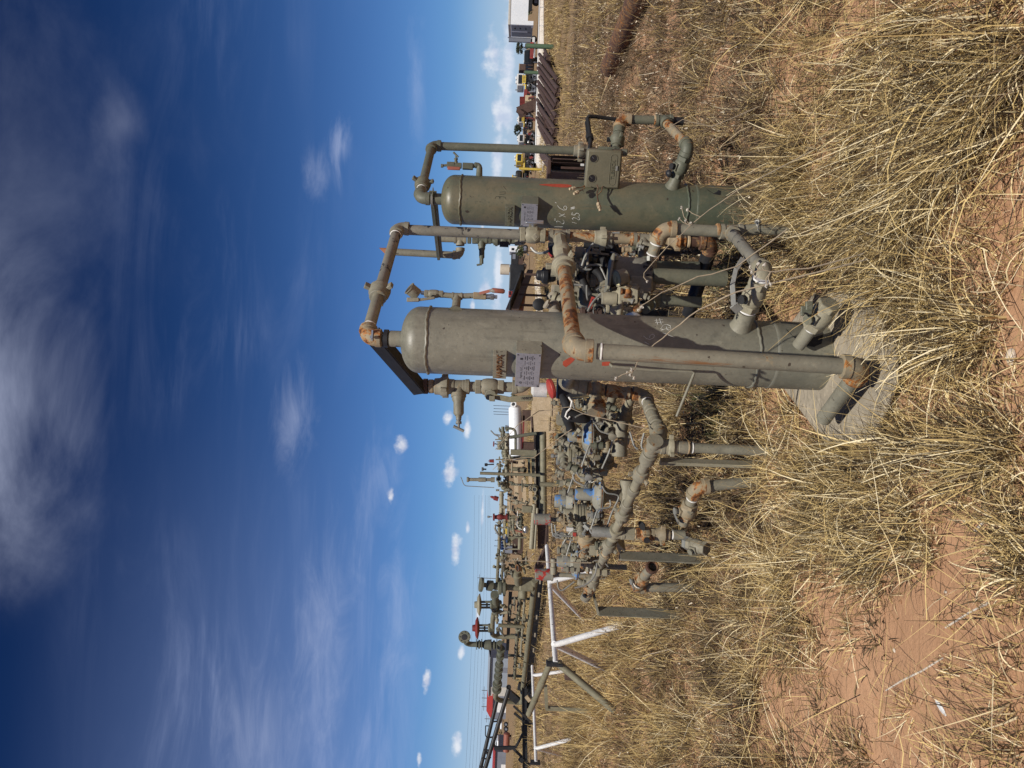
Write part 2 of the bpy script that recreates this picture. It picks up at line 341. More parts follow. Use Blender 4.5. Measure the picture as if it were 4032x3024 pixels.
class Thing:
    """an Empty at the thing's base that carries its parts"""
    def __init__(s, name, label, cat, base, group=None):
        s.base = Vector(base); s.root = bpy.data.objects.new(name, None); s.root.empty_display_size = 0.1
        s.root.location = s.base; COL.objects.link(s.root); tag(s.root, label, cat, group); s.m = 'grey_paint'; s.e = 'worn_paint'
    def part(s, name, mb, mat=None, parent=None, label=None, bevel=0.0, smooth=True):
        o = mesh_obj(name, mb, mat or s.m, s.base, smooth, bevel); link(o, parent or s.root)
        if label: o['label'] = label
        return o
    def pipe(s, a, b, r, mat=None, name='pipe', parent=None): return s.part(name, MB().tube([a, b], r, 18), mat, parent)
    def elbow(s, c, to_a, to_b, r, mat=None, k=1.5, parent=None): return s.part('elbow', MB().elbow(c, to_a-c, to_b-c, r, k), mat or s.e, parent)
    def tape(s, p, ax, r): return s.part('thread_tape', MB().lathe(p, ax, [(-r*0.12, r*1.04), (-r*0.07, r*1.10), (r*0.07, r*1.10), (r*0.12, r*1.04)], 16), 'tape')
    def route(s, pts, r, mat=None, emat=None, tape=False, k=1.5):
        """straight pipes between the corner points, a screwed elbow at every corner"""
        pts = [Vector(p) for p in pts]
        for i in range(len(pts)-1):
            a, b = pts[i].copy(), pts[i+1].copy(); d = (b-a).normalized()
            if i > 0: a += d*r*(k+0.6)
            if i < len(pts)-2: b -= d*r*(k+0.6)
            if (b-a).dot(d) > 0: s.pipe(a, b, r, mat)
            if tape and i < len(pts)-2: s.tape(b-d*r*0.1, d, r)
        for i in range(1, len(pts)-1): s.elbow(pts[i], pts[i-1], pts[i+1], r, emat, k)
    def collar(s, p, ax, r, L, mat=None, name='coupling', hexa=False):
        mb = MB(); (mb.hexnut if hexa else mb.coupling)(p, ax, r, L); return s.part(name, mb, mat or s.e)
    def union(s, p, ax, r, mat=None, ph=0.4, L=None): return s.part('hammer_union', MB().union(p, ax, r, L, 3, ph), mat or s.e, bevel=r*0.08)
    def ball_valve(s, p, ax, r, L, hdir, hlen=0.0, mat=None, hmat='black_paint', lever=None):
        """barrel body with hexagon ends, a stem pad towards hdir and, if hlen, a lever lying along lever"""
        ax = Vector(ax).normalized(); hd = Vector(hdir); hd = (hd-ax*hd.dot(ax)).normalized()
        b = MB().hexnut(p-ax*L*0.40, ax, r*1.5, L*0.22); b.hexnut(p+ax*L*0.40, ax, r*1.5, L*0.22)
        b.lathe(p, ax, [(-L*0.32, r*1.2), (-L*0.22, r*1.5), (-L*0.1, r*1.62), (L*0.1, r*1.62), (L*0.22, r*1.5), (L*0.32, r*1.2)], 20)
        b.box(p+hd*r*1.55, (L*0.34, r*1.5, r*0.7), (ax, ax.cross(hd), hd))
        o = s.part('ball_valve', b, mat or s.e, bevel=r*0.07)
        st = MB().lathe(p, hd, [(r*1.8, r*0.42), (r*2.4, r*0.42), (r*2.4, r*0.7), (r*2.7, r*0.7)], 8)
        s.part('valve_stem', st, hmat, o)
        if hlen:
            lv = Vector(lever if lever is not None else ax).normalized(); q = p+hd*r*2.55
            m = MB(); m.bar(q-lv*r*0.9, q+lv*hlen*0.35, r*0.95, r*0.22, hd); m.bar(q+lv*hlen*0.33, q+lv*hlen*0.5+hd*r*0.6, r*0.8, r*0.22, hd)
            m.bar(q+lv*hlen*0.49+hd*r*0.58, q+lv*hlen+hd*r*0.7, r*0.8, r*0.22, hd)
            s.part('valve_handle', m, hmat, o, bevel=r*0.05)
        return o
    def t_handle(s, p, ax, r, L, tdir, tl, mat='grey_tube'):
        """needle valve stem with a tee bar"""
        ax = Vector(ax).normalized(); td = Vector(tdir).normalized()
        o = s.part('valve_stem', MB().lathe(p, ax, [(0, r), (L*0.3, r), (L*0.3, r*0.8), (L*0.45, r*0.85), (L*0.45, r*1.1), (L*0.62, r*1.1), (L*0.62, r*0.45), (L, r*0.45)], 10), mat)
        q = p+ax*L; s.part('tee_bar', MB().tube([q-td*tl/2, q+td*tl/2], r*0.55, 10), mat, o); return o
    def gauge(s, c, n, r, mat='grey_paint', face='dial', d=None):
        n = Vector(n).normalized(); d = d or r*0.9
        o = s.part('pressure_gauge', MB().lathe(c, n, [(-d*0.6, r*0.9), (-d*0.5, r), (d*0.35, r), (d*0.38, r*1.1), (d*0.5, r*1.1), (d*0.5, r*0.94), (d*0.42, r*0.92)], 24), mat)
        s.part('dial', MB().lathe(c, n, [(d*0.36, r*0.9), (d*0.43, r*0.9)], 24), face, o)
        u, w = frame_of(n); s.part('needle', MB().bar(c+n*d*0.46-u*r*0.2, c+n*d*0.46+u*r*0.65+w*r*0.2, r*0.09, r*0.03, n), 'ink', o); return o
    def empty_part(s): pass

def text_part(t, name, body, size, origin, right, up, normal, mat, depth=0.0015, parent=None, align='CENTER'):
    """raised lettering converted to a mesh"""
    cu = bpy.data.curves.new(name, 'FONT'); cu.body = body; cu.size = size; cu.align_x = align; cu.align_y = 'CENTER'; cu.extrude = depth; cu.resolution_u = 3
    tmp = bpy.data.objects.new(name, cu); COL.objects.link(tmp)
    dg = bpy.context.evaluated_depsgraph_get(); me = bpy.data.meshes.new_from_object(tmp.evaluated_get(dg))
    bpy.data.objects.remove(tmp); bpy.data.curves.remove(cu)
    right, up, normal = Vector(right).normalized(), Vector(up).normalized(), Vector(normal).normalized()
    for vtx in me.vertices:
        c = vtx.co; vtx.co = Vector(origin)+right*c.x+up*c.y+normal*c.z-t.base
    me.materials.clear(); me.materials.append(MATS[mat])
    o = bpy.data.objects.new(name, me); link(o, parent or t.root); return o

def cyl_hit(px, py, ax, ay, r, off=0.0):
    """where the line of sight through a photo pixel meets an upright cylinder"""
    D, R = DR(px, py); dx, dz = R/F, -D/F; rr = r+off
    a = dx*dx+1; b = -2*(dx*ax+ay); c = ax*ax+ay*ay-rr*rr; q = max(0.0, b*b-4*a*c)
    Y = (-b-math.sqrt(q))/(2*a); return Vector((dx*Y, Y, HC+dz*Y))
UP = Vector((0, 0, 1)); RIGHT = Vector((1, 0, 0)); BACK = Vector((0, 1, 0))
# ------------------------------------------------------------------ ground
rng = np.random.default_rng(7)
def vnoise(x, y, seed=0):                            # smooth value noise for the ground relief and the plant cover
    x = np.asarray(x, float); y = np.asarray(y, float); xi = np.floor(x).astype(int); yi = np.floor(y).astype(int); fx = x-xi; fy = y-yi
    def h(a, b):
        n = (a*374761393+b*668265263+seed*974711) & 0x7fffffff; n = ((n ^ (n >> 13))*1274126177) & 0x7fffffff
        return ((n ^ (n >> 16)) & 0xffff)/65535.0
    sx = fx*fx*(3-2*fx); sy = fy*fy*(3-2*fy)
    return (h(xi, yi)*(1-sx)+h(xi+1, yi)*sx)*(1-sy)+(h(xi, yi+1)*(1-sx)+h(xi+1, yi+1)*sx)*sy
def relief(x, y):
    near = np.clip(1-(np.asarray(y)-14)/20, 0, 1)
    z = (vnoise(x*1.3, y*1.3, 1)-.5)*.05+(vnoise(x*4, y*4, 2)-.5)*.022+(vnoise(x*11, y*11, 3)-.5)*.010
    return z*near-0.012
def build_ground():
    ys = np.concatenate([np.linspace(0.5, 9, 150), np.geomspace(9.1, 60, 60), np.geomspace(66, 5200, 22)])
    us = np.concatenate([[-30, -6, -2.5], np.linspace(-1.0, 1.0, 170), [2.5, 6, 30]])
    X, Y = np.meshgrid(us, ys); X = X*np.maximum(Y, 3.0)
    Z = relief(X, Y); v = np.stack([X, Y, Z], -1).reshape(-1, 3)
    # ground behind the camera
    n = len(us); f = []
    for j in range(len(ys)-1):
        a = j*n+np.arange(n-1); f.append(np.stack([a, a+1, a+1+n, a+n], -1))
    f = np.concatenate(f)
    back = [[-90, 0.5, -.02], [90, 0.5, -.02], [90, -120, -.02], [-90, -120, -.02]]
    b = len(v); v = np.concatenate([v, back]); fl = f.tolist()+[[b+3, b+2, b+1, b]]
    me = bpy.data.meshes.new('ground'); me.from_pydata(v.tolist(), [], fl); me.polygons.foreach_set('use_smooth', [True]*len(fl))
    m, t = new_mat('dirt')
    tc = t.node('ShaderNodeTexCoord').outputs['Object']
    n1 = t.noise(tc, 0.8, 5, 0.6); n2 = t.noise(tc, 6.0, 6, 0.65); n3 = t.noise(tc, 60.0, 5, 0.7); n4 = t.noise(tc, 260.0, 3, 0.6)
    col = t.mix(t.ramp(n1, 0.35, 0.65), (0.40, 0.228, 0.130), (0.46, 0.27, 0.158))
    col = t.mix(t.math('MULTIPLY', t.ramp(n2, 0.52, 0.75), 0.6), col, (0.29, 0.162, 0.094))
    col = t.mix(t.math('MULTIPLY', t.ramp(n3, 0.60, 0.75), 0.5), col, (0.58, 0.37, 0.225))
    col = t.mix(t.math('MULTIPLY', t.ramp(n4, 0.60, 0.72), 0.5), col, (0.27, 0.14, 0.08))
    sep = t.node('ShaderNodeSeparateXYZ', {0: tc})
    far = t.ramp(sep.outputs[1], 7.0, 26.0)
    straw = t.mix(t.ramp(n2, 0.4, 0.6), (0.17, 0.115, 0.066), (0.27, 0.19, 0.105))
    straw = t.mix(t.math('MULTIPLY', t.ramp(n3, 0.5, 0.65), 0.5), straw, (0.13, 0.085, 0.045))
    col = t.mix(t.math('MULTIPLY', far, t.ramp(n1, 0.2, 0.5)), col, straw)
    bump = t.math('ADD', t.math('MULTIPLY', n2, 1.5), t.math('ADD', n3, t.math('MULTIPLY', n4, 0.35)))
    n5 = t.noise(tc, 24.0, 6, 0.7, 0.5); col = t.mix(t.math('MULTIPLY', t.ramp(n5, 0.56, 0.72), 0.35), col, (0.27, 0.148, 0.086)); col = t.mix(t.math('MULTIPLY', t.ramp(n5, 0.44, 0.30), 0.35), col, (0.56, 0.335, 0.195))
    finish(t, col, 0.95, t.math('ADD', bump, t.math('MULTIPLY', n5, 1.2)), 0, 0.55, 0.012, 0.1)
    me.materials.append(m); o = bpy.data.objects.new('ground', me); COL.objects.link(o); tag(o, kind='structure')
build_ground()
def sheet(name, poly, mat, z):
    mb = MB(); mb.v = [Vector((p[0], p[1], z)) for p in poly]; mb.face(range(len(poly)))
    o = mesh_obj(name, mb, mat, smooth=False); COL.objects.link(o); tag(o, kind='structure'); return o
def caliche():
    m, t = new_mat('caliche')
    tc = t.node('ShaderNodeTexCoord').outputs['Object']; n = t.noise(tc, 0.9, 6, 0.7); n2 = t.noise(tc, 7, 4, 0.6)
    col = t.mix(t.ramp(n, 0.45, 0.62), (0.74, 0.68, 0.60), (0.52, 0.42, 0.31)); col = t.mix(t.math('MULTIPLY', t.ramp(n2, 0.5, 0.7), 0.6), col, (0.84, 0.80, 0.74))
    finish(t, col, 0.95, n2, 0, 0.4, 0.05, 0.1)
caliche()
def gp(px, py): q = PZ(px, py, 0.0); return (q.x, q.y)
sheet('gravel_track', [gp(2141, 0), gp(2143, 300), gp(2146, 640), gp(2130, 690), gp(2110, 640), gp(2118, 330), gp(2127, 0)], 'caliche', 0.02)
sheet('gravel_pad', [gp(2125, 1080), gp(2140, 1235), gp(2112, 1235), gp(2104, 1080)], 'caliche', 0.02)
# ------------------------------------------------------------------ the two upright vessels
def poly_octo(): return [(.24, 2.91), (.07, 2.88), (-.17, 3.05), (-.22, 3.5), (.03, 4.05), (.36, 4.08), (.52, 3.7), (.46, 3.2)]
def brackets(T, ax, ay, r, px0, px1, pyr, pym, pyl, mat, plate=None, depth=.09):
    """a sheet box welded to the shell: right cheek from pyr to pym, face from pym to pyl"""
    Yf = ay-r*.62-depth
    tr = P(px0, pym, Yf); br = P(px1, pym, Yf); tl = P(px0, pyl, Yf-.0); bl = P(px1, pyl, Yf-.0)
    return tr, br, tl, bl
def bracket(T, ax, ay, r, px0, px1, pyr, pym, pyl, mat):
    root = cyl_hit((px0+px1)/2, pyr, ax, ay, r); a = math.radians(-47)             # face normal turned left of the camera
    n = Vector((math.sin(a), -math.cos(a), 0)); u = Vector((math.cos(a), math.sin(a), 0))  # u: along the face, to the viewer's right
    D0, _ = DR(px0, pym); D1, _ = DR(px1, pym)
    # right front corner: out along the normal from the weld line until it projects onto pym
    best = min((abs((lambda q: (q.x/q.y*F))(root+n*k*.002)-DR((px0+px1)/2, pym)[1]), k) for k in range(1, 90))[1]*.002
    c = root+n*best
    left = min((abs(((c-u*k*.002).x/(c-u*k*.002).y*F)-DR((px0+px1)/2, pyl)[1]), k) for k in range(1, 220))[1]*.002
    zt, zb = HC-D0/F*c.y, HC-D1/F*c.y
    mb = MB(); h = zt-zb; th = .004
    mid = Vector((c.x, c.y, (zt+zb)/2))
    mb.box(mid-u*left/2, (left, h, th), (u, UP, n))                                 # face
    ext = best+.03
    mb.box(mid-n*(ext/2+th/2)-u*th/2, (th, h, ext), (u, UP, n))                      # right cheek
    mb.box(mid-n*(ext/2+th/2)-u*(left*.62), (th, h, ext), (u, UP, n))                # inner cheek
    o = T.part('nameplate_bracket', mb, mat, bevel=.0012)
    return o, mid, u, n, left, h
def patch(T, name, ax, ay, r, cols, mat, off=.0012):
    """a painted mark lying on the shell: columns of (px, py_top, py_bottom)"""
    mb = MB(); rows = []
    for px, a, b in cols: rows.append([cyl_hit(px, a+(b-a)*k/4, ax, ay, r, off) for k in range(5)])
    for rw in rows: mb.v.extend(rw)
    for i in range(len(rows)-1):
        for k in range(4): mb.face((i*5+k, i*5+k+1, i*5+5+k+1, i*5+5+k))
    return T.part(name, mb, mat)
def strokes(T, name, ax, ay, r, pls, mat, w):
    mb = MB()
    for pl in pls:
        pts = []
        for i in range(len(pl)-1):
            (x0, y0), (x1, y1) = pl[i], pl[i+1]; m = max(2, int(math.hypot(x1-x0, y1-y0)/5))
            pts += [cyl_hit(x0+(x1-x0)*k/m, y0+(y1-y0)*k/m, ax, ay, r, .0003) for k in range(m)]
        pts.append(cyl_hit(*pl[-1], ax, ay, r, .0003)); mb.tube(pts, w, 5)
    return T.part(name, mb, mat)
def shell(T, ax, ay, r, ztan, zs1, zs2, zbot, mat):
    c = Vector((ax, ay, 0)); prof = [(zs2, r)]
    for z in np.linspace(zs2+.02, ztan, 24): prof.append((z, r))
    hd = r*.56
    for k in range(1, 14):
        a = math.pi/2*k/14; prof.append((ztan+hd*math.sin(a), r*math.cos(a)**.8))
    prof.append((ztan+hd, 0.001))
    T.part('shell', MB().lathe(c, UP, prof, 96), mat)
    for z, k in ((ztan-.045, 1), (zs1, 1)):
        pts = [Vector((ax+(r+.0005)*math.cos(t), ay+(r+.0005)*math.sin(t), z+.003*math.sin(5*t)+.0015*math.sin(23*t))) for t in np.linspace(0, 2*math.pi, 97)]
        T.part('weld_seam', MB().tube(pts, .0068, 8), mat)
    T.part('skirt', MB().lathe(c, UP, [(zbot, r*1.012), (zs2-.012, r*1.012), (zs2-.002, r*1.02), (zs2+.004, r*1.0)], 96), mat)

def at0(A, B, py):
    lo, hi = 0.0, 1.0
    f = lambda t: (lambda p: 1512+(-(p.z-HC)/p.y*F)*ST-(p.x/p.y*F)*CT)(A+(B-A)*t)
    for _ in range(40):
        m = (lo+hi)/2
        if f(m) < py: lo = m
        else: hi = m
    return A+(B-A)*lo
# ---- front vessel
VX, VY, VR = .196, 3.60, .162
V = Thing('separator_vessel', 'grey upright pressure vessel with rusty riser pipe in front, standing on an octagonal plate', 'pressure vessel', (VX, VY, 0))
shell(V, VX, VY, VR, 1.985, .38, .295, .025, 'grey_shell')
V.part('base_plate', MB().prism([Vector((x, y, .018)) for x, y in poly_octo()], Vector((0, 0, .022))), 'plate_grey', bevel=.006)
ctr = Vector((.15, 3.5, 0))
V.part('gap_shade', MB().prism([Vector((ctr.x+(x-ctr.x)*.93, ctr.y+(y-ctr.y)*.95, -.02)) for x, y in poly_octo()], Vector((0, 0, .038))), 'black_paint')  # black block imitates the shaded gap under the plate
zt = 2.248; top = Vector((VX, VY, zt))
pC = lambda px, dpy=0.0: P(px, 905+(px-1608)*.0422+dpy, 4.40)         # the tall column to the right of the vessel
cornerC = P(1560, 897, 4.40); cornerC.z = zt
V.collar(Vector((VX, VY, 2.098)), UP, .040, .075, 'grey_paint')
V.collar(Vector((VX, VY, 2.142)), UP, .027, .05, 'grey_paint', 'nipple')
V.part('nozzle_ring', MB().lathe(Vector((VX, VY, 2.150)), UP, [(-.01, .03), (-.01, .044), (.01, .044), (.01, .03)], 20), 'black_paint')
V.collar(Vector((VX, VY, 2.185)), UP, .034, .03, 'grey_paint', 'nipple')
R2 = .0305
V.m, V.e = 'grey_paint', 'grey_paint'
dh = (cornerC-top).normalized(); un = top+dh*(cornerC-top).length*.37
V.elbow(top, Vector((VX, VY, 0)), cornerC, R2*1.12, 'rusty_paint')
V.tape(top+dh*.093, dh, R2)
V.pipe(top+dh*.08, un-dh*.05, R2); V.pipe(un+dh*.05, cornerC-dh*.06, R2, 'chipped_grey')
V.union(un, dh, R2*1.12, 'grey_paint', 1.0)
V.elbow(cornerC, top, pC(1700), R2*1.02, 'grey_paint')
V.tape(cornerC-dh*.085, dh, R2)
dn = (pC(2500)-pC(1650)).normalized()
V.pipe(pC(1610), pC(2046), R2, 'chipped_grey')
V.ball_valve(pC(2098), dn, R2*1.02, .150, Vector((.7, -.55, 0)), 0, 'tan_paint', 'steel')
bv = pC(2098)+Vector((.7, -.55, 0)).normalized()*.085
V.part('valve_handle', MB().bar(bv+dn*-.045, bv+dn*.06, .035, .012, (.7, -.55, 0)), 'steel', bevel=.004)
V.part('maker_badge', MB().box(P(2108, 933, 4.31), (.036, .036, .006), (Vector((.7, 0, .7)).normalized(), Vector((-.7, 0, .7)).normalized(), BACK)), 'tan_paint', bevel=.002)
V.part('maker_badge', MB().box(P(2108, 933, 4.31)+Vector((0, -.003, 0)), (.024, .024, .006), (Vector((.7, 0, .7)).normalized(), Vector((-.7, 0, .7)).normalized(), BACK)), 'worn_paint', bevel=.002)
V.m, V.e = 'worn_paint', 'worn_paint'
V.collar(pC(2149), dn, R2*1.05, .03, 'rusty_paint', 'nipple')
V.pipe(pC(2130), pC(2190), R2*.95, 'worn_paint')
teeC = pC(2203); RR = .0335
ecor = P(2263, 1378, 3.04); dbr = (ecor-teeC).normalized()
V.part('tee', MB().tee(teeC, dn, dbr, R2*1.02), 'worn_paint')
V.pipe(pC(2230), pC(2356), R2*.98, 'rusty_paint')
V.union(pC(2374), dn, R2*1.02, 'tan_paint', 0.1)
V.pipe(pC(2400), pC(2490), R2*.98, 'rusty_paint')
V.collar(pC(2500), dn, R2*1.3, .05, 'rusty_paint')
tee2 = pC(2531)
V.part('tee', MB().tee(tee2, dn, Vector((-.9, -.45, .02)), R2), 'worn_paint')
V.pipe(tee2+Vector((-.9, -.45, .02)).normalized()*.05, tee2+Vector((-.9, -.45, .02)).normalized()*.22, R2, 'worn_paint')
V.pipe(pC(2560), pC(2650), R2, 'rusty_paint')
V.union(pC(2662), dn, R2*1.05, 'rusty_paint', 0.9)
V.pipe(pC(2690), pC(2790), R2, 'rust'); V.collar(pC(2710), dn, R2*1.2, .02, 'rust_band', 'weld_ring'); V.collar(pC(2772), dn, R2*1.2, .02, 'rust_band', 'weld_ring')
lowC = pC(2805); lowE = P(2712, 1235, 4.85)
V.elbow(lowC, pC(2700), lowE, R2*1.15, 'rust'); V.pipe(lowC+(lowE-lowC).normalized()*.05, lowE, R2*1.45, 'black_paint')  # black on the last pipe paints in the shade on dark olive
# branch from the column to the rusty riser in front of the shell
sU = (at0(teeC, ecor, 1048)-teeC).length
V.part('reducer', MB().lathe(teeC, dbr, [(.05, .036), (sU*.40, .037), (sU*.42, .049), (sU*.62, .049), (sU*.64, .041), (sU*.9, .041)], 8), 'tan_paint', bevel=.002)
V.union(teeC+dbr*sU, dbr, RR*1.15, 'tan_paint', 0.55)
V.pipe(teeC+dbr*(sU+.02), ecor-dbr*.1, RR, 'rusty_paint')
V.part('coupling', MB().coupling(ecor-dbr*.085, dbr, RR*1.3, .045), 'rusty_paint')
rb = P(3392, 1447, 2.96)
V.elbow(ecor, teeC, rb, RR*1.12, 'rusty_paint', 1.35); 
drz = (rb-ecor).normalized()
V.tape(ecor+drz*.108, drz, RR)
V.pipe(ecor+drz*.09, rb-drz*.06, RR, 'streak_paint')
foot = P(3232, 1648, 3.32); foot.z = rb.z-.01
V.elbow(rb, ecor, foot, RR*1.12, 'rusty_paint', 1.45)
V.collar(rb-drz*.072, drz, RR*1.38, .016, 'rust_band', 'weld_ring')
V.pipe(rb+(foot-rb).normalized()*.06, foot, RR, 'grey_paint')
# small bore gauge tree on the upper right of the shell
V.m = V.e = 'grey_paint'
gx = P(1800, 1166, 3.60); root = Vector((VX+VR*.93, VY-.05, gx.z)); r1 = .0135
V.part('nozzle', MB().lathe(root, (gx-root), [(-.01, .034), (.008, .022), (.012, .0205), (.06, .0205)], 18), 'grey_paint')
V.pipe(root, gx, r1); V.part('tee', MB().tee(gx, UP, root-gx, r1), 'grey_paint')
g0, g1, g2 = P(1690, 1156, 3.60), P(1658, 1152, 3.60), P(1626, 1147, 3.59)
V.pipe(gx, P(1730, 1160, 3.60), r1); V.ball_valve(P(1708, 1157, 3.60), UP, r1*.95, .09, (-.5, -.85, 0), 0, 'grey_paint')
hb = P(1690, 1172, 3.55)
V.part('valve_handle', MB().bar(P(1712, 1172, 3.56), P(1648, 1181, 3.55), .014, .005, (0, -1, 0)).bar(P(1650, 1180, 3.55), P(1602, 1180, 3.55), .020, .014, (0, -1, 0)), 'grey_paint', bevel=.004)
V.pipe(P(1675, 1155, 3.6), g1, r1*.7, 'steel', 'nipple')
V.gauge(g2, (.55, -.35, .75), .030, 'grey_paint', 'glass_dark', .05)
V.pipe(gx, P(1866, 1164, 3.60), r1); V.collar(P(1889, 1165, 3.60), UP, .019, .062, 'rusty_paint', 'hex_body', True)
V.collar(P(1922, 1168, 3.60), UP, .013, .03, 'steel', 'nipple'); V.collar(P(1938, 1169, 3.60), UP, .016, .018, 'steel', 'hex_nut', True); V.collar(P(1950, 1169, 3.6), UP, .009, .02, 'steel', 'nipple')
V.part('valve_handle', MB().bar(P(1888, 1156, 3.57), P(1936, 1143, 3.56), .014, .006, (0, -1, 0)).tube([P(1934, 1144, 3.56), P(1940, 1143, 3.56), P(1982, 1147, 3.56), P(1988, 1148, 3.56)], [.008, .012, .012, .006], 10), 'orange_red')
# brackets with the maker's lettering
o, mid, u, n, w, h = bracket(V, VX, VY, VR, 1941, 1995, 1378, 1400, 1490, 'grey_paint')
text_part(V, 'raised_lettering', 'VAPROX', h*.62, mid-u*w*.46+n*.003, u, UP, n, 'letter_rust', .004, o)
bpy.data.objects[o.name]
o, mid, u, n, w, h = bracket(V, VX, VY, VR, 2032, 2134, 1342, 1389, 1522, 'grey_paint')
pl = V.part('nameplate', MB().box(mid-u*w*.5+n*.004, (w*.97, h*.96, .003), (u, UP, n)), 'tag_metal', o, bevel=.001)
org = mid-u*w*.5+n*.0058
text_part(V, 'nameplate_print', 'Vaprox, LLC.', h*.125, org+UP*h*.27-u*w*.06, u, UP, n, 'ink', .0003, pl)
mb = MB()
for k in range(8): mb.bar(org-u*w*.36+UP*h*.27+(u*math.cos(k*.785)+UP*math.sin(k*.785))*h*.02, org-u*w*.36+UP*h*.27+(u*math.cos(k*.785)+UP*math.sin(k*.785))*h*.075, h*.018, .0004, n)
mb.box(org+u*w*.34+UP*h*.27, (h*.11, h*.11, .0004), (u, UP, n))
for i, y in enumerate((.13, .05, -.02, -.09, -.16, -.23)):
    for k in range(6):
        L = w*(.06+.05*((i*7+k*5) % 3)); mb.box(org+u*(-w*.36+k*w*.145)+UP*h*y, (L*.8, h*(.030 if k % 2 else .016), .0004), (u, UP, n))
V.part('nameplate_print', mb, 'ink', pl)
for sx in (-.46, .46):
    for sy in (-.42, .42): V.part('rivet', MB().lathe(mid-u*w*.5+u*w*sx*.98+UP*h*sy+n*.005, n, [(0, .004), (.003, .003)], 10), 'ink', pl)
# black angle-iron brace from the top nozzle to the relief column on the left
ba, bb = P(1485, 1330, 3.58), P(1672, 1548, 4.02)
V.part('brace', MB().angle(ba, bb, .062, .006, UP), 'black_paint', bevel=.001)
V.part('brace_clip', MB().box(ba+Vector((0.01, 0, .02)), (.05, .05, .008)).lathe(ba+Vector((0, -.035, .02)), -BACK, [(0, .008), (.012, .008)], 6), 'steel')
# relief column on the left
LY = 4.05; V.m = V.e = 'worn_paint'
pL = lambda px: P(px, 1521+(px-1680)*.0100, LY)
dl = (pL(2000)-pL(1700)).normalized(); rl = .0285
V.part('top_flange', MB().lathe(pL(1676), dl, [(-.012, .028), (-.012, .042), (.012, .042), (.012, .028)], 24), 'rust_brown')
V.collar(pL(1698), dl, rl*1.36, .03, 'rusty_paint'); V.pipe(pL(1700), pL(1740), rl*.98, 'worn_paint')
V.union(pL(1750), dl, rl*1.15, 'worn_paint', 0.25)
lt = pL(1806); lbr = (P(1806, 1575, LY-.02)-lt).normalized()
V.part('tee', MB().tee(lt, dl, lbr, rl*1.08), 'worn_paint')
V.part('relief_valve', MB().lathe(lt+lbr*.045, lbr, [(0, .03), (.0, .037), (.03, .036), (.045, .0285), (.105, .0285), (.118, .02), (.118, .016), (.13, .016)], 20), 'grey_paint')
V.t_handle(lt+lbr*.165, lbr, .015, .07, (P(1826, 1676, LY)-P(1784, 1656, LY)), .063, 'grey_tube')
V.collar(pL(1835), dl, rl*1.36, .042, 'worn_paint'); V.pipe(pL(1845), pL(1885), rl, 'worn_paint')
V.ball_valve(pL(1928), dl, rl*1.02, .155, (-.75, -.65, 0), 0, 'worn_paint')
hp = P(1932, 1554, LY-.05)
hd = V.part('handle_plate', MB().lathe(hp, Vector((-.5, -.86, 0)), [(-.004, .032), (.004, .032)], 8).box(hp+Vector((-.02, -.03, -.01)), (.03, .03, .03)), 'grey_paint', bevel=.002)
V.part('valve_handle', MB().bar(P(1944, 1561, LY-.07), P(2010, 1574, LY-.075), .030, .007, (-.2, -1, 0)).bar(P(2008, 1573, LY-.076), P(2098, 1566, LY-.08), .032, .007, (-.2, -1, 0)), 'olive_paint', hd, bevel=.002)
text_part(V, 'raised_lettering', 'WKM', .024, P(2072, 1569, LY-.0885), P(2098, 1566, LY)-P(2010, 1573, LY), Vector((1, 0, .1)), (-.2, -1, 0), 'ink', .0008, hd)
V.pipe(pL(1965), pL(2040), rl, 'worn_paint')
le = pL(2062); V.elbow(le, pL(1960), Vector((VX-.05, VY+.12, le.z)), rl, 'worn_paint'); V.pipe(le+Vector((.05, -.03, 0)), Vector((VX-.08, VY+.08, le.z)), rl, 'worn_paint')
# red spray marks, chalk figures, bent rod
patch(V, 'spray_mark', VX, VY, VR, [(2216, 1424, 1438), (2228, 1416, 1446), (2242, 1408, 1436), (2256, 1404, 1424), (2266, 1402, 1412)], 'red_mark')
patch(V, 'spray_mark', VX, VY, VR, [(2370, 1426, 1440), (2385, 1424, 1441), (2402, 1424, 1438)], 'red_mark')
ch = [[(2584, 1255), (2590, 1278)], [(2597, 1253), (2604, 1277)], [(2578, 1262), (2610, 1258)], [(2580, 1270), (2612, 1268)],
      [(2605, 1290), (2612, 1280), (2626, 1277), (2640, 1283), (2642, 1294), (2634, 1300), (2626, 1296), (2624, 1286)],
      [(2602, 1302), (2640, 1288)], [(2610, 1310), (2655, 1328)], [(2600, 1294), (2612, 1298)],
      [(2534, 1322), (2546, 1334), (2560, 1336), (2574, 1330), (2577, 1320), (2570, 1316), (2560, 1320), (2558, 1330)], [(2538, 1346), (2556, 1356)]]
for pl_k in ch: strokes(V, 'chalk_stroke', VX, VY, VR, [pl_k], 'chalk', .0008)
V.part('bent_rod', MB().tube([cyl_hit(2404, 1434, VX, VY, VR), P(2404, 1436, 3.38), P(2410, 1443, 3.365), P(2560, 1457, 3.37), P(2722, 1463, 3.385), P(2733, 1468, 3.385), P(2730, 1478, 3.385), P(2664, 1640, 3.40)], .0065, 10), 'grey_paint')
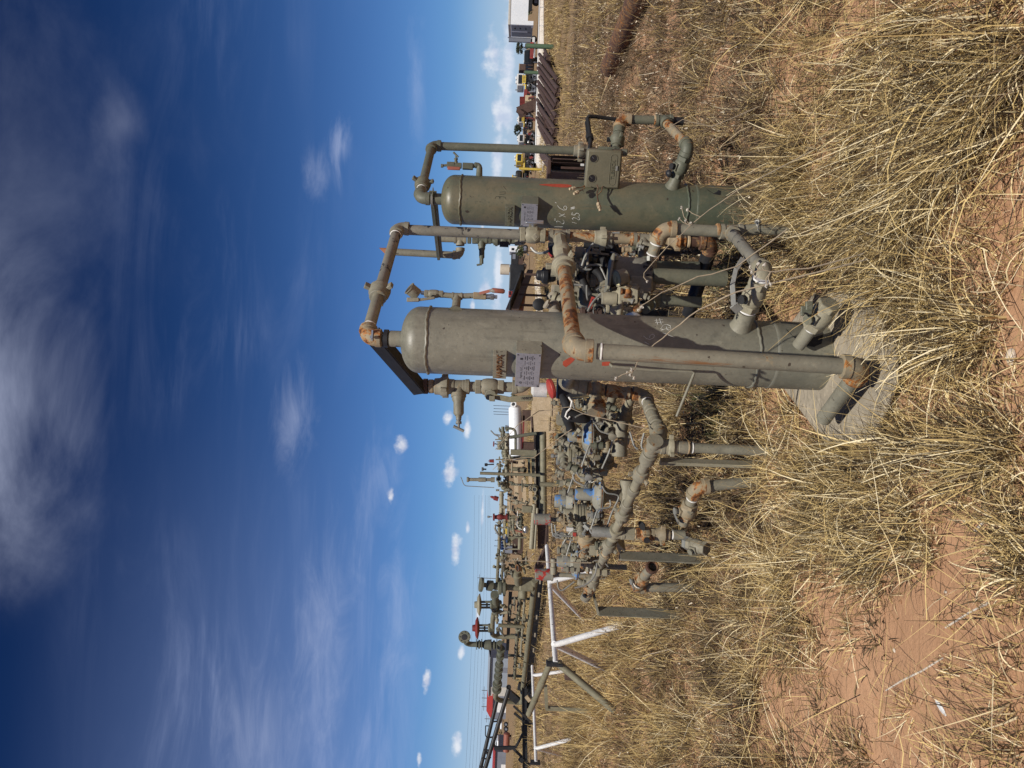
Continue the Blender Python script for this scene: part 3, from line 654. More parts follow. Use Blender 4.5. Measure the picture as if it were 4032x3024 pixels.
# lower right outlet: nozzle, ball valve, elbow and chipped pipe to the near column
V.m = V.e = 'tan_paint'
rn = cyl_hit(2918, 1284, VX, VY, VR); c5 = P(3010, 1072, 3.33); dv = (c5-rn).normalized(); rv = .031
dv = (P(2990, 1110, 3.33)-rn).normalized()
V.part('nozzle', MB().lathe(rn, dv, [(-.03, .062), (.0, .052), (.02, .045), (.085, .045)], 24), 'grey_paint')
V.tape(rn+dv*.092, dv, rv*1.2); V.ball_valve(rn+dv*.175, dv, rv*1.02, .155, (-.55, -.2, .8), 0, 'tan_paint')
sp = P(2916, 1212, 3.28); V.part('valve_handle', MB().bar(P(2912, 1225, 3.28), P(2888, 1200, 3.26), .04, .008, (-.3, -.9, .3)).bar(P(2889, 1202, 3.26), P(2884, 1120, 3.24), .022, .007, (-.3, -.9, .3)).bar(P(2884, 1122, 3.24), P(2898, 1060, 3.26), .02, .007, (-.3, -.9, .3)).bar(P(2898, 1062, 3.26), P(2926, 1016, 3.28), .022, .007, (-.3, -.9, .3)), 'grey_tube', bevel=.002)
V.tape(rn+dv*.268, dv, rv*1.15)
t5 = P(2878, 912, 3.95)
V.pipe(rn+dv*.26, c5-dv*.04, rv, 'tan_paint'); V.elbow(c5, rn+dv*.2, t5, rv*1.12, 'tan_paint', 1.4)
V.pipe(c5+(t5-c5).normalized()*.05, t5, rv*.98, 'chipped_grey')
e5, q5 = P(2606, 902, 3.95), P(3040, 905, 3.95); d5 = (q5-e5).normalized()
V.part('tee', MB().tee(t5, d5, c5-t5, rv), 'worn_paint')
V.pipe(e5+d5*.08, t5-d5*.05, rv, 'grey_paint'); V.collar(P(2826, 906, 3.95), d5, rv*1.18, .02, 'rust_band', 'weld_ring')
V.pipe(t5, P(2985, 903, 3.95), rv, 'grey_paint'); V.pipe(P(2985, 903, 3.95), Vector((P(3080, 908, 3.95).x, 3.95, -.05)), rv*.85, 'grey_paint')
V.part('clamp_bolt', MB().lathe(P(2984, 878, 3.93), RIGHT, [(-.04, .012), (0, .012), (0, .018), (.014, .018)], 6), 'grey_tube')
b5 = P(2568, 1005, 4.02); V.elbow(e5, b5, q5, rv*1.12, 'rusty_paint'); V.pipe(e5+(b5-e5).normalized()*.05, b5, rv, 'worn_paint'); V.tape(e5+(b5-e5).normalized()*.085, b5-e5, rv); V.tape(e5+(b5-e5).normalized()*.145, b5-e5, rv)
# drain valve through the skirt
V.part('cutout_shade', MB().prism([cyl_hit(a, b, VX, VY, VR*1.012, .003) for a, b in ((3074, 1268), (3090, 1266), (3140, 1273), (3190, 1277), (3235, 1290), (3242, 1320), (3236, 1352), (3206, 1366), (3166, 1358), (3128, 1330), (3098, 1300))], Vector((.0, .006, 0))), 'black_paint', smooth=False)  # black patch on the skirt paints the dark inside of the opening
d0, d1 = P(3166, 1331, 3.36), P(3266, 1195, 3.20); dd = (d1-d0).normalized(); dL = (d1-d0).length
V.pipe(d0-dd*.05, d0+dd*.07, rv*.95, 'grey_paint'); V.tape(d0+dd*.062, dd, rv); V.ball_valve(d0+dd*.145, dd, rv*1.08, .15, (-.5, -.2, .85), 0, 'tan_paint', 'green_paint')
V.part('valve_lock', MB().box(P(3175, 1222, 3.19), (.036, .012, .05)).lathe(P(3158, 1238, 3.18), -BACK, [(0, .009), (.012, .009)], 10).box(P(3185, 1205, 3.19), (.04, .02, .03)), 'green_paint', bevel=.004)

# ---- rear vessel, greenish
GX, GY, GR = 1.221, 4.97, .162
G = Thing('separator_vessel', 'green upright pressure vessel with chalk figures and a controller box on its side', 'pressure vessel', (GX, GY, 0))
G.m = G.e = 'green_paint'
shell(G, GX, GY, GR, 1.965, .43, .37, -.02, 'green_shell')
G.part('cutout_shade', MB().prism([cyl_hit(a, b, GX, GY, GR*1.012, .003) for a, b in ((2770, 731), (2784, 728), (2812, 736), (2838, 752), (2836, 768), (2812, 764), (2790, 750))], Vector((0, .006, 0))), 'black_paint', smooth=False)  # black patch stands in for the shaded opening in the skirt
gt = Vector((GX, GY, 2.205)); gc = P(1700, 574, 5.55); gc.z = gt.z; gd = (gc-gt).normalized()
G.collar(Vector((GX, GY, 2.072)), UP, .038, .07, 'green_paint'); G.collar(Vector((GX, GY, 2.115)), UP, .027, .05, 'green_paint', 'nipple')
G.part('nozzle_ring', MB().lathe(Vector((GX, GY, 2.118)), UP, [(-.008, .03), (-.008, .048), (.006, .05), (.006, .03)], 20), 'grey_tube')
G.elbow(gt, Vector((GX, GY, 0)), gc, R2*1.1, 'green_paint'); G.pipe(gt+gd*.05, gc-gd*.06, R2, 'green_paint'); G.union(gt+gd*.19, gd, R2*1.1, 'green_paint', 1.2)
G.tape(gt+gd*.13, gd, R2)
pR = lambda px: P(px, 568+(px-1700)*.0445, 5.55)
G.elbow(gc, gt, pR(1900), R2*1.05, 'green_paint'); G.pipe(gc-UP*.05, pR(2262), R2, 'green_paint')
G.collar(pR(2268), UP, R2*1.12, .03, 'rust_band', 'weld_ring'); G.union(pR(2288), UP, R2*1.08, 'worn_paint', 0.9)
G.pipe(pR(2292), pR(2345), R2*.95, 'black_paint')
# flat brace to its own relief column
G.part('brace', MB().bar(P(1704, 752, 4.90), P(1732, 1012, 5.90), .055, .006, UP).bar(P(1704, 752, 4.895), P(1732, 1012, 5.895), .006, .05, UP), 'green_paint', bevel=.001)
# needle valve on the shell
nz = P(1888, 703, 4.97); ne = P(1888, 657, 4.97); r1 = .0135
G.part('nozzle', MB().lathe(Vector((GX+GR*.9, GY-.05, nz.z)), RIGHT, [(-.02, .034), (0, .022), (.05, .020)], 16), 'green_paint')
G.route([Vector((GX+GR*.95, GY-.05, nz.z)), Vector((ne.x, GY-.05, nz.z)), P(1850, 655, 4.92)], r1*1.1, 'green_paint', 'green_paint')
G.collar(P(1842, 655, 4.92), UP, .024, .07, 'green_paint', 'valve_body', True); G.collar(P(1803, 652, 4.92), UP, .020, .05, 'green_paint', 'valve_body', True); G.collar(P(1775, 650, 4.92), UP, .022, .05, 'green_paint', 'valve_body', True)
G.pipe(P(1762, 650, 4.92), P(1742, 652, 4.92), .008, 'green_paint', 'nipple'); G.collar(P(1741, 653, 4.92), UP, .012, .016, 'green_paint')
G.part('valve_handle', MB().bar(P(1762, 662, 4.87), P(1812, 664, 4.87), .022, .012, -BACK), 'orange_red', bevel=.004)
G.t_handle(P(1796, 645, 4.92), (P(1795, 612, 4.9)-P(1796, 645, 4.92)), .012, .058, P(1806, 610, 4.9)-P(1792, 596, 4.9), .045, 'green_paint')
# brackets
G.m = 'green_paint'
o, mid, u, n, w, h = bracket(G, GX, GY, GR, 1990, 2027, 805, 816, 890, 'green_paint')
text_part(G, 'raised_lettering', 'VAPROX', h*.62, mid-u*w*.48+n*.003, u, UP, n, 'green_shell', .003, o)
o, mid, u, n, w, h = bracket(G, GX, GY, GR, 2053, 2120, 772, 800, 892, 'green_paint')
pl = G.part('nameplate', MB().box(mid-u*w*.5+n*.004, (w*.97, h*.96, .003), (u, UP, n)), 'tag_metal', o, bevel=.001)
org = mid-u*w*.5+n*.0058; mb = MB()
text_part(G, 'nameplate_print', 'Vaprox, LLC.', h*.12, org+UP*h*.28-u*w*.06, u, UP, n, 'ink', .0003, pl)
mb.box(org+u*w*.34+UP*h*.28, (h*.12, h*.12, .0004), (u, UP, n))
for i, y in enumerate((.12, .04, -.04, -.12, -.2)):
    for k in range(5): mb.box(org+u*(-w*.34+k*w*.16)+UP*h*y, (w*(.05+.04*((i+k) % 3)), h*(.03 if k % 2 else .016), .0004), (u, UP, n))
G.part('nameplate_print', mb, 'ink', pl)
for sx in (-.46, .46):
    for sy in (-.42, .42): G.part('rivet', MB().lathe(mid-u*w*.5+u*w*sx*.98+UP*h*sy+n*.005, n, [(0, .004), (.003, .003)], 10), 'ink', pl)
# chalk: 12" x 6'  125#
def c2(pts): return [(2100+x/2.765, 400+y/2.765) for x, y in pts]
ch = [c2([(232, 1362), (322, 1364)]), c2([(262, 1322), (250, 1308), (262, 1300), (290, 1306), (310, 1330), (326, 1330), (336, 1318), (334, 1300), (318, 1286)]),
      c2([(228, 1278), (244, 1278)]), c2([(228, 1290), (244, 1290)]), c2([(280, 1216), (350, 1256)]), c2([(284, 1252), (342, 1222)]),
      c2([(262, 1130), (286, 1160), (330, 1182), (358, 1176), (366, 1156), (356, 1138), (338, 1138), (330, 1152), (336, 1166)]), c2([(236, 1096), (252, 1104)]),
      c2([(420, 1312), (472, 1326)]), c2([(436, 1290), (424, 1276), (440, 1262), (470, 1272), (492, 1290), (506, 1282), (502, 1266), (484, 1256)]),
      c2([(424, 1204), (418, 1232), (450, 1236), (470, 1214), (492, 1218), (504, 1236), (496, 1250)]), c2([(404, 1170), (452, 1160)]), c2([(404, 1156), (454, 1148)]), c2([(420, 1176), (424, 1146)]), c2([(438, 1172), (442, 1142)])]
for pl_k in ch: strokes(G, 'chalk_stroke', GX, GY, GR, [pl_k], 'chalk', .0011)
def c1(pts): return [(1500+x/2.765, 400+y/2.765) for x, y in pts]
strokes(G, 'dark_chalk_mark', GX, GY, GR, [c1([(1240, 1060), (1252, 1036), (1290, 1032), (1292, 1056), (1300, 1034), (1350, 1040), (1362, 1066)]), c1([(1290, 1010), (1350, 1006), (1352, 982), (1292, 986)]), c1([(1332, 920), (1362, 958)])], 'dark_chalk', .0016)
patch(G, 'spray_stripe', GX, GY, GR, [(2124, 726, 728), (2145, 724, 731), (2175, 724, 735), (2210, 724, 738), (2236, 726, 738), (2250, 729, 734)], 'red_mark')
# level controller box
bn = Vector((-.42, -.907, 0)).normalized(); bu = Vector((.907, -.42, 0)).normalized(); bc = P(2374, 664, 4.80)
bw, bh = .245, .228
box = G.part('controller_box', MB().box(bc, (bw, bh, .075), (bu, UP, bn)).box(bc-bn*.052, (bw*.94, bh*.95, .035), (bu, UP, bn)), 'box_paint', bevel=.014)
for k in (-.24, .27):
    q = bc+bn*.0385+UP*bh*.30+bu*bw*k; G.part('gauge_window', MB().lathe(q, bn, [(0, .025), (.0012, .025)], 28), 'glass_dark', box); G.part('gauge_ring', MB().tube([q+(bu*math.cos(a)+UP*math.sin(a))*.025+bn*.001 for a in np.linspace(0, 6.283, 33)], .0022, 6), 'box_paint', box)
    G.part('gauge_needle', MB().bar(q+bn*.002, q+bn*.002+bu*.012+UP*.012, .002, .0006, bn), 'steel', box)
q = bc+bn*.0385-UP*bh*.27-bu*.0
pts = [q+bu*(.075*math.copysign(1, math.cos(a)) if abs(math.cos(a)) > .0 else 0)+(bu*math.cos(a)+UP*math.sin(a))*.021 for a in np.linspace(0, 6.283, 41)]
G.part('raised_border', MB().tube(pts, .0018, 6), 'box_paint', box)
text_part(G, 'raised_lettering', 'TLESECK', .031, q+bn*.001, bu, UP, bn, 'green_shell', .0012, box)
G.part('latch', MB().box(bc+bu*(bw/2+.006)+UP*.0+bn*.02, (.012, .09, .012), (bu, UP, bn)).box(bc+bu*(bw/2+.012)-UP*.035+bn*.025, (.010, .05, .014), (bu, UP, bn)).lathe(bc+bu*(bw/2+.012)+UP*.01+bn*.02, UP, [(-.02, .006), (.03, .006)], 8), 'green_paint', box)
G.part('clasp', MB().box(bc+bn*.041-UP*.083+bu*.012, (.03, .012, .006), (bu, UP, bn)), 'grey_tube', box)
G.part('conduit_hub', MB().lathe(bc+bu*.105-UP*bh*.5-bn*.01, -UP, [(-.01, .022), (.03, .022), (.035, .018)], 16), 'green_paint', box)
G.part('mounting_plate', MB().box(bc-bn*.085+Vector((-.05, .04, 0)), (.13, .17, .09), (bu, UP, bn)), 'green_paint', bevel=.01)
G.pipe(bc-bn*.06-UP*.07, Vector((GX+GR*.9, GY-.02, bc.z-.07)), .035, 'green_paint', 'float_nozzle')
# loop of pipe to the right of the box
G.m = G.e = 'green_paint'
k0, k1, k2, k3, k4 = P(2425, 585, 4.95), P(2444, 470, 5.02), P(2614, 474, 5.02), P(2712, 578, 4.72), P(2655, 722, 4.86)
dk = (k1-k0).normalized()
G.pipe(k0, k1, R2*.92, 'green_paint'); G.union(k0+dk*.07, dk, R2*.95, 'green_paint', 0.3); G.collar(k0+dk*.15, dk, R2*1.25, .05, 'green_paint'); G.tape(k0+dk*.115, dk, R2)
G.elbow(k1, k0, k2, R2*1.08, 'rusty_paint'); G.pipe(k1+(k2-k1).normalized()*.05, k2, R2*.98, 'green_paint'); G.collar(k2-(k2-k1).normalized()*.06, k2-k1, R2*1.16, .018, 'rust_band', 'weld_ring')
G.part('tee', MB().tee(k2, k2-k1, k3-k2, R2), 'green_paint'); G.pipe(k2, k3, R2, 'rusty_paint'); G.elbow(k3, k2, k4, R2*1.08, 'green_paint', 1.2)
d4 = (k4-k3).normalized(); G.pipe(k3, k4, R2, 'green_paint'); G.ball_valve(k3+d4*.135, d4, R2, .14, (-.5, -.1, .8), .0, 'green_paint', 'black_paint')
G.part('valve_knob', MB().lathe(k3+d4*.135+Vector((-.04, 0, .06)), Vector((-.45, 0, .9)), [(0, .02), (.008, .026), (.02, .026), (.03, .018)], 12), 'black_paint')
G.part('nozzle', MB().lathe(k4, d4, [(-.06, .036), (-.01, .040), (.03, .055), (.05, .066)], 24), 'green_paint')
G.pipe(k2, P(2690, 478, 5.02), R2*.9, 'black_paint')
# black conduit above the box
G.part('conduit', MB().tube([bc+UP*.10+bu*.09, P(2326, 560, 4.86), P(2324, 540, 4.9), P(2318, 490, 5.0), P(2312, 466, 5.02), P(2320, 458, 5.02), P(2345, 459, 5.05), P(2425, 470, 5.08)], .013, 10), 'black_rubber')
G.part('conduit', MB().tube([P(2322, 566, 4.88), P(2314, 530, 4.95), P(2308, 480, 5.03), P(2318, 470, 5.04)], .010, 8), 'black_rubber')
G.part('conduit_clamp', MB().lathe(P(2322, 542, 4.9), P(2322, 542, 4.9)-P(2318, 520, 4.94), [(-.02, .026), (.02, .026)], 12), 'black_rubber')
# loose tubing ends in front of the shell
for tip, mid_, st in (((2258, 742), (2285, 738), (2300, 730)), ((2272, 757), (2290, 748), (2302, 732)), ((2360, 815), (2352, 770), (2372, 735)), ((2356, 805), (2350, 760), (2350, 728))):
    a, b, c = P(*tip, 4.74), P(*mid_, 4.76), P(*st, 4.78)
    G.part('copper_tube', MB().tube([c, (c+b)/2+Vector((0, 0, -.01)), b, (a+b)/2, a], .0035, 8), 'rust'); G.part('tube_nut', MB().hexnut(a, a-b, .013, .022).hexnut(a+(a-b).normalized()*.02, a-b, .009, .02), 'tan_block')
# relief column behind
G.m = G.e = 'green_paint'
LY = 5.95; pl_ = lambda px: P(px, 941+(px-1760)*.033, LY); dg = (pl_(2000)-pl_(1800)).normalized()
G.pipe(pl_(1736), pl_(1788), .026, 'grey_paint'); tg = pl_(1812)
rt = P(1812, 1006, LY); G.part('tee', MB().tee(tg, dg, rt-tg, .026), 'worn_paint')
G.elbow(rt, tg, P(1600, 990, LY), .028, 'worn_paint'); G.pipe(rt, P(1520, 990, LY), .0285, 'grey_paint'); tp = P(1506, 990, LY)
G.part('vent_tip', MB().rings([[P(1522, 990, LY)+Vector((.0285*math.cos(a), .0285*math.sin(a), 0)) for a in np.linspace(0, 6.0, 18)], [P(1506, 990, LY)+Vector((.0285*math.cos(a), .0285*math.sin(a), .03*math.cos(a))) for a in np.linspace(0, 6.0, 18)]]), 'rust_tip')
G.part('pipe_clamp', MB().lathe(P(1727, 1001, LY), dg, [(-.008, .03), (-.008, .048), (.008, .048), (.008, .03)], 18), 'green_paint')
G.collar(pl_(1848), dg, .034, .03, 'green_paint', 'hex_nut', True); G.collar(pl_(1868), dg, .034, .035, 'green_paint', 'hex_nut', True)
t2 = pl_(1897); b2 = P(1897, 990, LY); G.part('tee', MB().tee(t2, dg, b2-t2, .024), 'green_paint'); bd = (b2-t2).normalized()
G.part('relief_valve', MB().lathe(t2+bd*.04, bd, [(0, .028), (.03, .028), (.045, .022), (.1, .022), (.11, .014), (.15, .014)], 14), 'green_paint')
G.part('valve_handle', MB().bar(P(1893, 1016, LY), P(1893, 1040, LY), .02, .02, UP).bar(P(1898, 1040, LY), P(1877, 1044, LY), .014, .014), 'green_paint')
G.collar(pl_(1925), dg, .030, .04, 'green_paint', 'hex_nut', True); G.pipe(pl_(1920), pl_(2050), .024, 'green_paint'); G.part('flange', MB().flange(pl_(1955), dg, .024, .045, .02, 6), 'green_paint')
G.ball_valve(pl_(1985), dg, .024, .10, (-.6, -.7, 0), 0, 'green_paint'); G.part('valve_handle', MB().box(P(1985, 962, LY-.08), (.04, .03, .07)), 'black_paint')
e2 = pl_(2056); G.elbow(e2, pl_(1900), Vector((GX, GY, e2.z)), .027, 'worn_paint'); G.pipe(e2, Vector((GX-.05, GY+.14, e2.z)), .024, 'green_paint')
# ------------------------------------------------------------------ control-valve manifold on the left
def proj(p):
    R, D = p.x/p.y*F, -(p.z-HC)/p.y*F; return (2016+D*CT+R*ST, 1512+D*ST-R*CT)
def at(A, B, v, axis=1):
    """the point of the straight line A-B seen at photo row (or column) v"""
    lo, hi = -0.6, 1.8; f = lambda t: proj(A+(B-A)*t)[axis]-v
    if f(lo)*f(hi) > 0: return A+(B-A)*(0 if abs(f(0)) < abs(f(1)) else 1)
    for _ in range(50):
        m = (lo+hi)/2
        if f(lo)*f(m) <= 0: hi = m
        else: lo = m
    return A+(B-A)*lo
M = Thing('valve_manifold', 'weathered pipe manifold with blue-patched diaphragm regulators on angle-iron legs', 'pipe manifold', (-.35, 5.2, 0))
M.m = M.e = 'worn_paint'
A, B = P(2572, 1757, 4.25), P(2306, 2356, 6.25); hd = (B-A).normalized(); r = .0295
cuts = [1765, 1850, 1885, 1975, 2010, 2050, 2088, 2106, 2140, 2160, 2215, 2275, 2300, 2345]
for i, (a, b) in enumerate(zip(cuts[:-1], cuts[1:])): M.pipe(at(A, B, a), at(A, B, b), r, ('worn_paint', 'grey_paint', 'tan_paint')[i % 3])
for py, k, L in ((1800, 1.6, .09), (1930, 1.36, .06), (1990, 1.3, .05), (2188, 1.36, .05), (2240, 1.4, .09)):
    M.collar(at(A, B, py), hd, r*k, L, ('worn_paint', 'tan_paint')[int(py) % 2])
for py, ph in ((1868, .5), (2029, 1.3), (2150, .2), (2290, .9)): M.union(at(A, B, py), hd, r*1.05, 'worn_paint', ph)
for py in (1856, 2178, 2338): M.collar(at(A, B, py), hd, r*1.14, .012, 'rust_band', 'weld_ring')
M.ball_valve(at(A, B, 2320), hd, r, .16, (-.3, -.8, .5), 0, 'rusty_paint'); M.elbow(at(A, B, 2352), A, at(A, B, 2352)+Vector((-.1, .3, 0)), r*1.1, 'worn_paint')
# tee at the near end, its leg, and the run from behind the front vessel
leg = P(3075, 1778, 4.25); leg.z = -.05; M.part('tee', MB().tee(A, hd, leg-A, r*1.12), 'worn_paint'); ld = (leg-A).normalized()
M.union(A+ld*.10, ld, r*1.0, 'tan_paint', .7, .04); M.collar(A+ld*.17, ld, r*1.25, .06, 'worn_paint'); M.collar(A+ld*.20, ld, r*1.3, .014, 'rust_band', 'weld_ring'); M.tape(A+ld*.225, ld, r); M.pipe(A+ld*.2, leg, r*.98, 'grey_paint')
M.part('angle_leg', MB().angle(P(2600, 1803, 4.45), Vector((P(2900, 1812, 4.45).x, 4.45, -.05)), .05, .006, (-.5, -1, 0)), 'tan_paint')
E0 = P(2538, 1556, 4.72); D1 = P(2600, 1716, 4.30); dd = (D1-E0).normalized(); r = .032
M.pipe(E0+dd*.05, D1, r, 'grey_paint'); M.pipe(D1, A+ld*.05, r, 'worn_paint')
for k, rr, L in ((.15, 1.25, .05), (.20, 1.32, .04), (.27, 1.34, .07), (.33, 1.42, .05), (.385, 1.3, .04)): M.collar(E0+dd*(k*1.05), dd, r*rr, L, 'worn_paint')
M.elbow(D1, E0, A, r*1.25, 'worn_paint', 1.2); M.tape(E0+dd*.085, dd, r)
C0 = P(2226, 1517, 4.72); cdn = (E0-C0).normalized()
M.elbow(E0, C0, D1, r*1.15, 'rusty_paint'); M.pipe(C0, E0, r*.95, 'rusty_paint'); M.elbow(C0, Vector((.15, 4.4, C0.z)), E0, r*1.15, 'worn_paint'); M.pipe(C0, Vector((.12, 4.0, C0.z)), r, 'worn_paint')
cp = lambda px: at(C0, E0, px, 0)
M.collar(cp(2292), cdn, r*1.4, .06, 'worn_paint'); M.collar(cp(2318), cdn, r*1.42, .02, 'rust_band', 'weld_ring'); M.ball_valve(cp(2348), cdn, r*.95, .10, (-.7, -.6, 0), 0, 'rusty_paint', 'grey_tube')
M.collar(cp(2384), cdn, r*1.1, .03, 'black_paint', 'black_band'); M.part('reducer', MB().lathe(cp(2432), cdn, [(-.075, .042), (-.02, .044), (-.01, .040), (.05, .038), (.06, .045), (.075, .045)], 18), 'rusty_paint'); M.collar(cp(2478), cdn, r*1.2, .03, 'rust', 'nipple')  # black collar filling the gap between valve and reducer
M.part('blanking_valve', MB().lathe(P(2350, 1560, 4.68), P(2350, 1636, 4.6)-P(2350, 1560, 4.68), [(0, .03), (.03, .036), (.04, .05), (.06, .05), (.065, .058), (.075, .058), (.08, .05), (.10, .05), (.105, .060), (.12, .060)], 20), 'rusty_paint', bevel=.001)
# the second and third run behind the header
def run(px0, py0, y0, px1, py1, y1, r, items, mat='worn_paint'):
    a, b = P(px0, py0, y0), P(px1, py1, y1); d = (b-a).normalized(); M.pipe(a, b, r, mat)
    for py, k, L, kind in items:
        q = at(a, b, py)
        if kind == 'c': M.collar(q, d, r*k, L, mat)
        elif kind == 'u': M.union(q, d, r*k, mat, py*.1)
        elif kind == 'v': M.ball_valve(q, d, r, L, (-.3, -.6, .7), 0, mat, 'grey_tube')
    return a, b, d
run(2494, 1545, 4.95, 2372, 1862, 5.85, .030, [(1612, 1.3, .05, 'c'), (1636, 1.1, .05, 'u'), (1668, 1.4, .09, 'c'), (1700, 1.3, .04, 'c'), (1722, 1.15, .03, 'c'), (1790, 1.35, .06, 'c'), (1820, 1.2, .1, 'u'), (1848, 1.4, .06, 'c')], 'tan_paint')
run(2416, 1550, 5.2, 2330, 1850, 6.1, .030, [(1650, 1.3, .05, 'c'), (1680, 1.35, .07, 'c'), (1722, 1.4, .10, 'c'), (1795, 1.2, .03, 'c'), (1815, 1.3, .05, 'c')], 'worn_paint')
run(2330, 1850, 6.1, 2300, 1985, 6.4, .034, [(1870, 1.3, .08, 'c'), (1930, 1.3, .06, 'c')], 'grey_paint')
run(2316, 2090, 5.7, 2290, 2240, 6.3, .034, [(2120, 1.3, .06, 'u'), (2150, 1.3, .06, 'c'), (2190, 1.2, .04, 'c')], 'rusty_paint')
# drop valve under the header
q = at(A, B, 2098); qd = (P(2700, 2110, q.y)-q).normalized()
dp = lambda px: P(px, 2098+(px-2411)*.03, q.y)
M.part('tee', MB().tee(q, hd, qd, r*1.08), 'tan_paint'); M.pipe(P(2330, 2092, q.y+.02), q, r*1.15, 'grey_tube'); M.pipe(q, dp(2690), r*.95, 'worn_paint')
M.collar(dp(2478), qd, r*1.5, .07, 'tan_paint', 'coupling', True); M.collar(dp(2500), qd, r*1.4, .015, 'rust_band', 'weld_ring'); M.ball_valve(dp(2540), qd, r, .13, (-.2, -.5, .85), 0, 'rusty_paint', 'black_paint')
M.part('handle_plate', MB().lathe(P(2528, 2070, q.y-.05), Vector((-.3, -.5, .8)), [(-.004, .036), (.004, .036)], 8), 'black_paint'); M.union(dp(2606), qd, r, 'rusty_paint', 1.1); M.collar(dp(2650), qd, r*1.05, .02, 'tape', 'thread_tape'); M.collar(dp(2672), qd, r*1.1, .09, 'grey_paint', 'nipple')
# angle-iron supports
s0 = P(2440, 2170, 5.55); s1 = P(2760, 2184, 5.55); s1.z = -.03
M.part('angle_leg', MB().angle(s0, s1, .09, .007, (-.55, -1, 0)), 'grey_paint'); M.part('saddle', MB().bar(P(2426, 2120, 5.45), P(2456, 2150, 5.5), .10, .02, UP).bar(P(2424, 2118, 5.45), P(2440, 2165, 5.52), .05, .02, UP), 'tan_paint')
s0 = P(2356, 2388, 6.25); s1 = P(2660, 2400, 6.25); s1.z = -.03
M.part('angle_leg', MB().angle(s0, s1, .10, .007, (-.55, -1, 0)), 'grey_paint'); M.part('saddle', MB().bar(P(2340, 2350, 6.22), P(2352, 2400, 6.25), .11, .02, UP), 'grey_paint')
# diaphragm regulators
def regulator(px, py, Y, R, cr, cl, blue='blue_chipped', tilt=0.0, body=True):
    """domed diaphragm case with a bolted rim, spring case on top, cast body beneath"""
    c = P(px, py, Y); ax = Vector((math.sin(tilt), 0, math.cos(tilt)))
    o = M.part('regulator', MB().lathe(c, ax, [(-.035, R*.55), (-.012, R*.92), (-.010, R), (.010, R), (.012, R*.9), (.022, R*.86), (.048, R*.62), (.055, cr*1.15), (.06, cr)], 36), blue, bevel=.0008)
    M.part('rim_gasket', MB().lathe(c, ax, [(-.003, R*1.012), (.003, R*1.012)], 36), 'rust', o)
    u, w = frame_of(ax)
    for k in range(12):
        a = k*math.pi/6; M.part('rim_bolt', MB().lathe(c+(u*math.cos(a)+w*math.sin(a))*R*.92, ax, [(-.018, .006), (.019, .006)], 6), 'grey_tube', o)
    M.part('spring_case', MB().lathe(c, ax, [(.055, cr), (.055+cl*.92, cr), (.055+cl, cr*.92)], 28), blue, o)
    if body:
        M.part('yoke', MB().lathe(c, ax, [(-.14, R*.34), (-.10, R*.30), (-.06, R*.36), (-.035, R*.5)], 20), 'worn_paint', o)
        M.part('valve_body', MB().lathe(c-ax*.20, RIGHT, [(-.12, .05), (-.10, .055), (-.05, .048), (0, .062), (.05, .048), (.10, .055), (.12, .05)], 20).lathe(c-ax*.20, ax, [(-.06, .04), (.07, .05)], 18), 'worn_paint', o, bevel=.002)
    return o
regulator(2325, 1722, 5.0, .118, .036, .098); regulator(2362, 1949, 5.55, .135, .045, .13); regulator(2271, 2213, 6.35, .148, .044, .115)
regulator(2255, 1975, 6.35, .11, .055, .10, 'blue_chipped', body=False)
def pilot(px, py, Y, R, cr, cl):
    """finned pilot: stacked flanges under a cap"""
    c = P(px, py, Y); o = M.part('pilot_regulator', MB().lathe(c, UP, [(-.05, R*.6), (-.045, R*.98), (-.028, R), (-.027, R*.93), (-.022, R*.93), (-.021, R), (-.003, R), (-.002, R*.93), (.003, R*.93), (.004, R), (.022, R), (.023, R*.93), (.028, R*.93), (.029, R*1.04), (.05, R*1.04), (.055, cr*1.1), (.06, cr), (.06+cl*.9, cr), (.06+cl, cr*.9)], 32), 'tan_paint', bevel=.001)
    M.part('adjusting_screw', MB().lathe(c, UP, [(.06+cl, cr*.3), (.09+cl, cr*.3), (.09+cl, cr*.45), (.11+cl, cr*.4)], 8), 'grey_tube', o)
    M.part('outlet_boss', MB().lathe(c+Vector((-.1, -.02, .0)), Vector((-.4, -.8, .2)), [(-.04, R*.35), (.02, R*.38), (.03, R*.3)], 14), 'tan_paint', o)
    M.part('valve_body', MB().lathe(c, UP, [(-.19, R*.35), (-.14, R*.5), (-.10, R*.42), (-.05, R*.55)], 18).lathe(c-UP*.14, RIGHT, [(-.1, .028), (.1, .028)], 12), 'worn_paint', o)
pilot(2262, 1798, 5.5, .068, .034, .065); pilot(2286, 2025, 6.0, .082, .042, .08)
# red-flaked cylinders behind
for (pa, pb, Y, rr) in (((2105, 2044), (2168, 2045), 6.9, .052), ((2108, 2262), (2178, 2262), 7.1, .056), ((2212, 2224), (2247, 2225), 6.6, .060)):
    a, b = P(*pa, Y), P(*pb, Y); d = (a-b).normalized(); L = (a-b).length
    M.part('damper_cylinder', MB().lathe(b, d, [(0, rr), (L, rr), (L, rr*.8), (L+.004, rr*.78)], 24).lathe(b, d, [(L*.02, rr*1.12), (L*.12, rr*1.12)], 24), 'red_chipped', bevel=.001)
    M.pipe(b, b-UP*.5, rr*.4, 'worn_paint', 'stem')
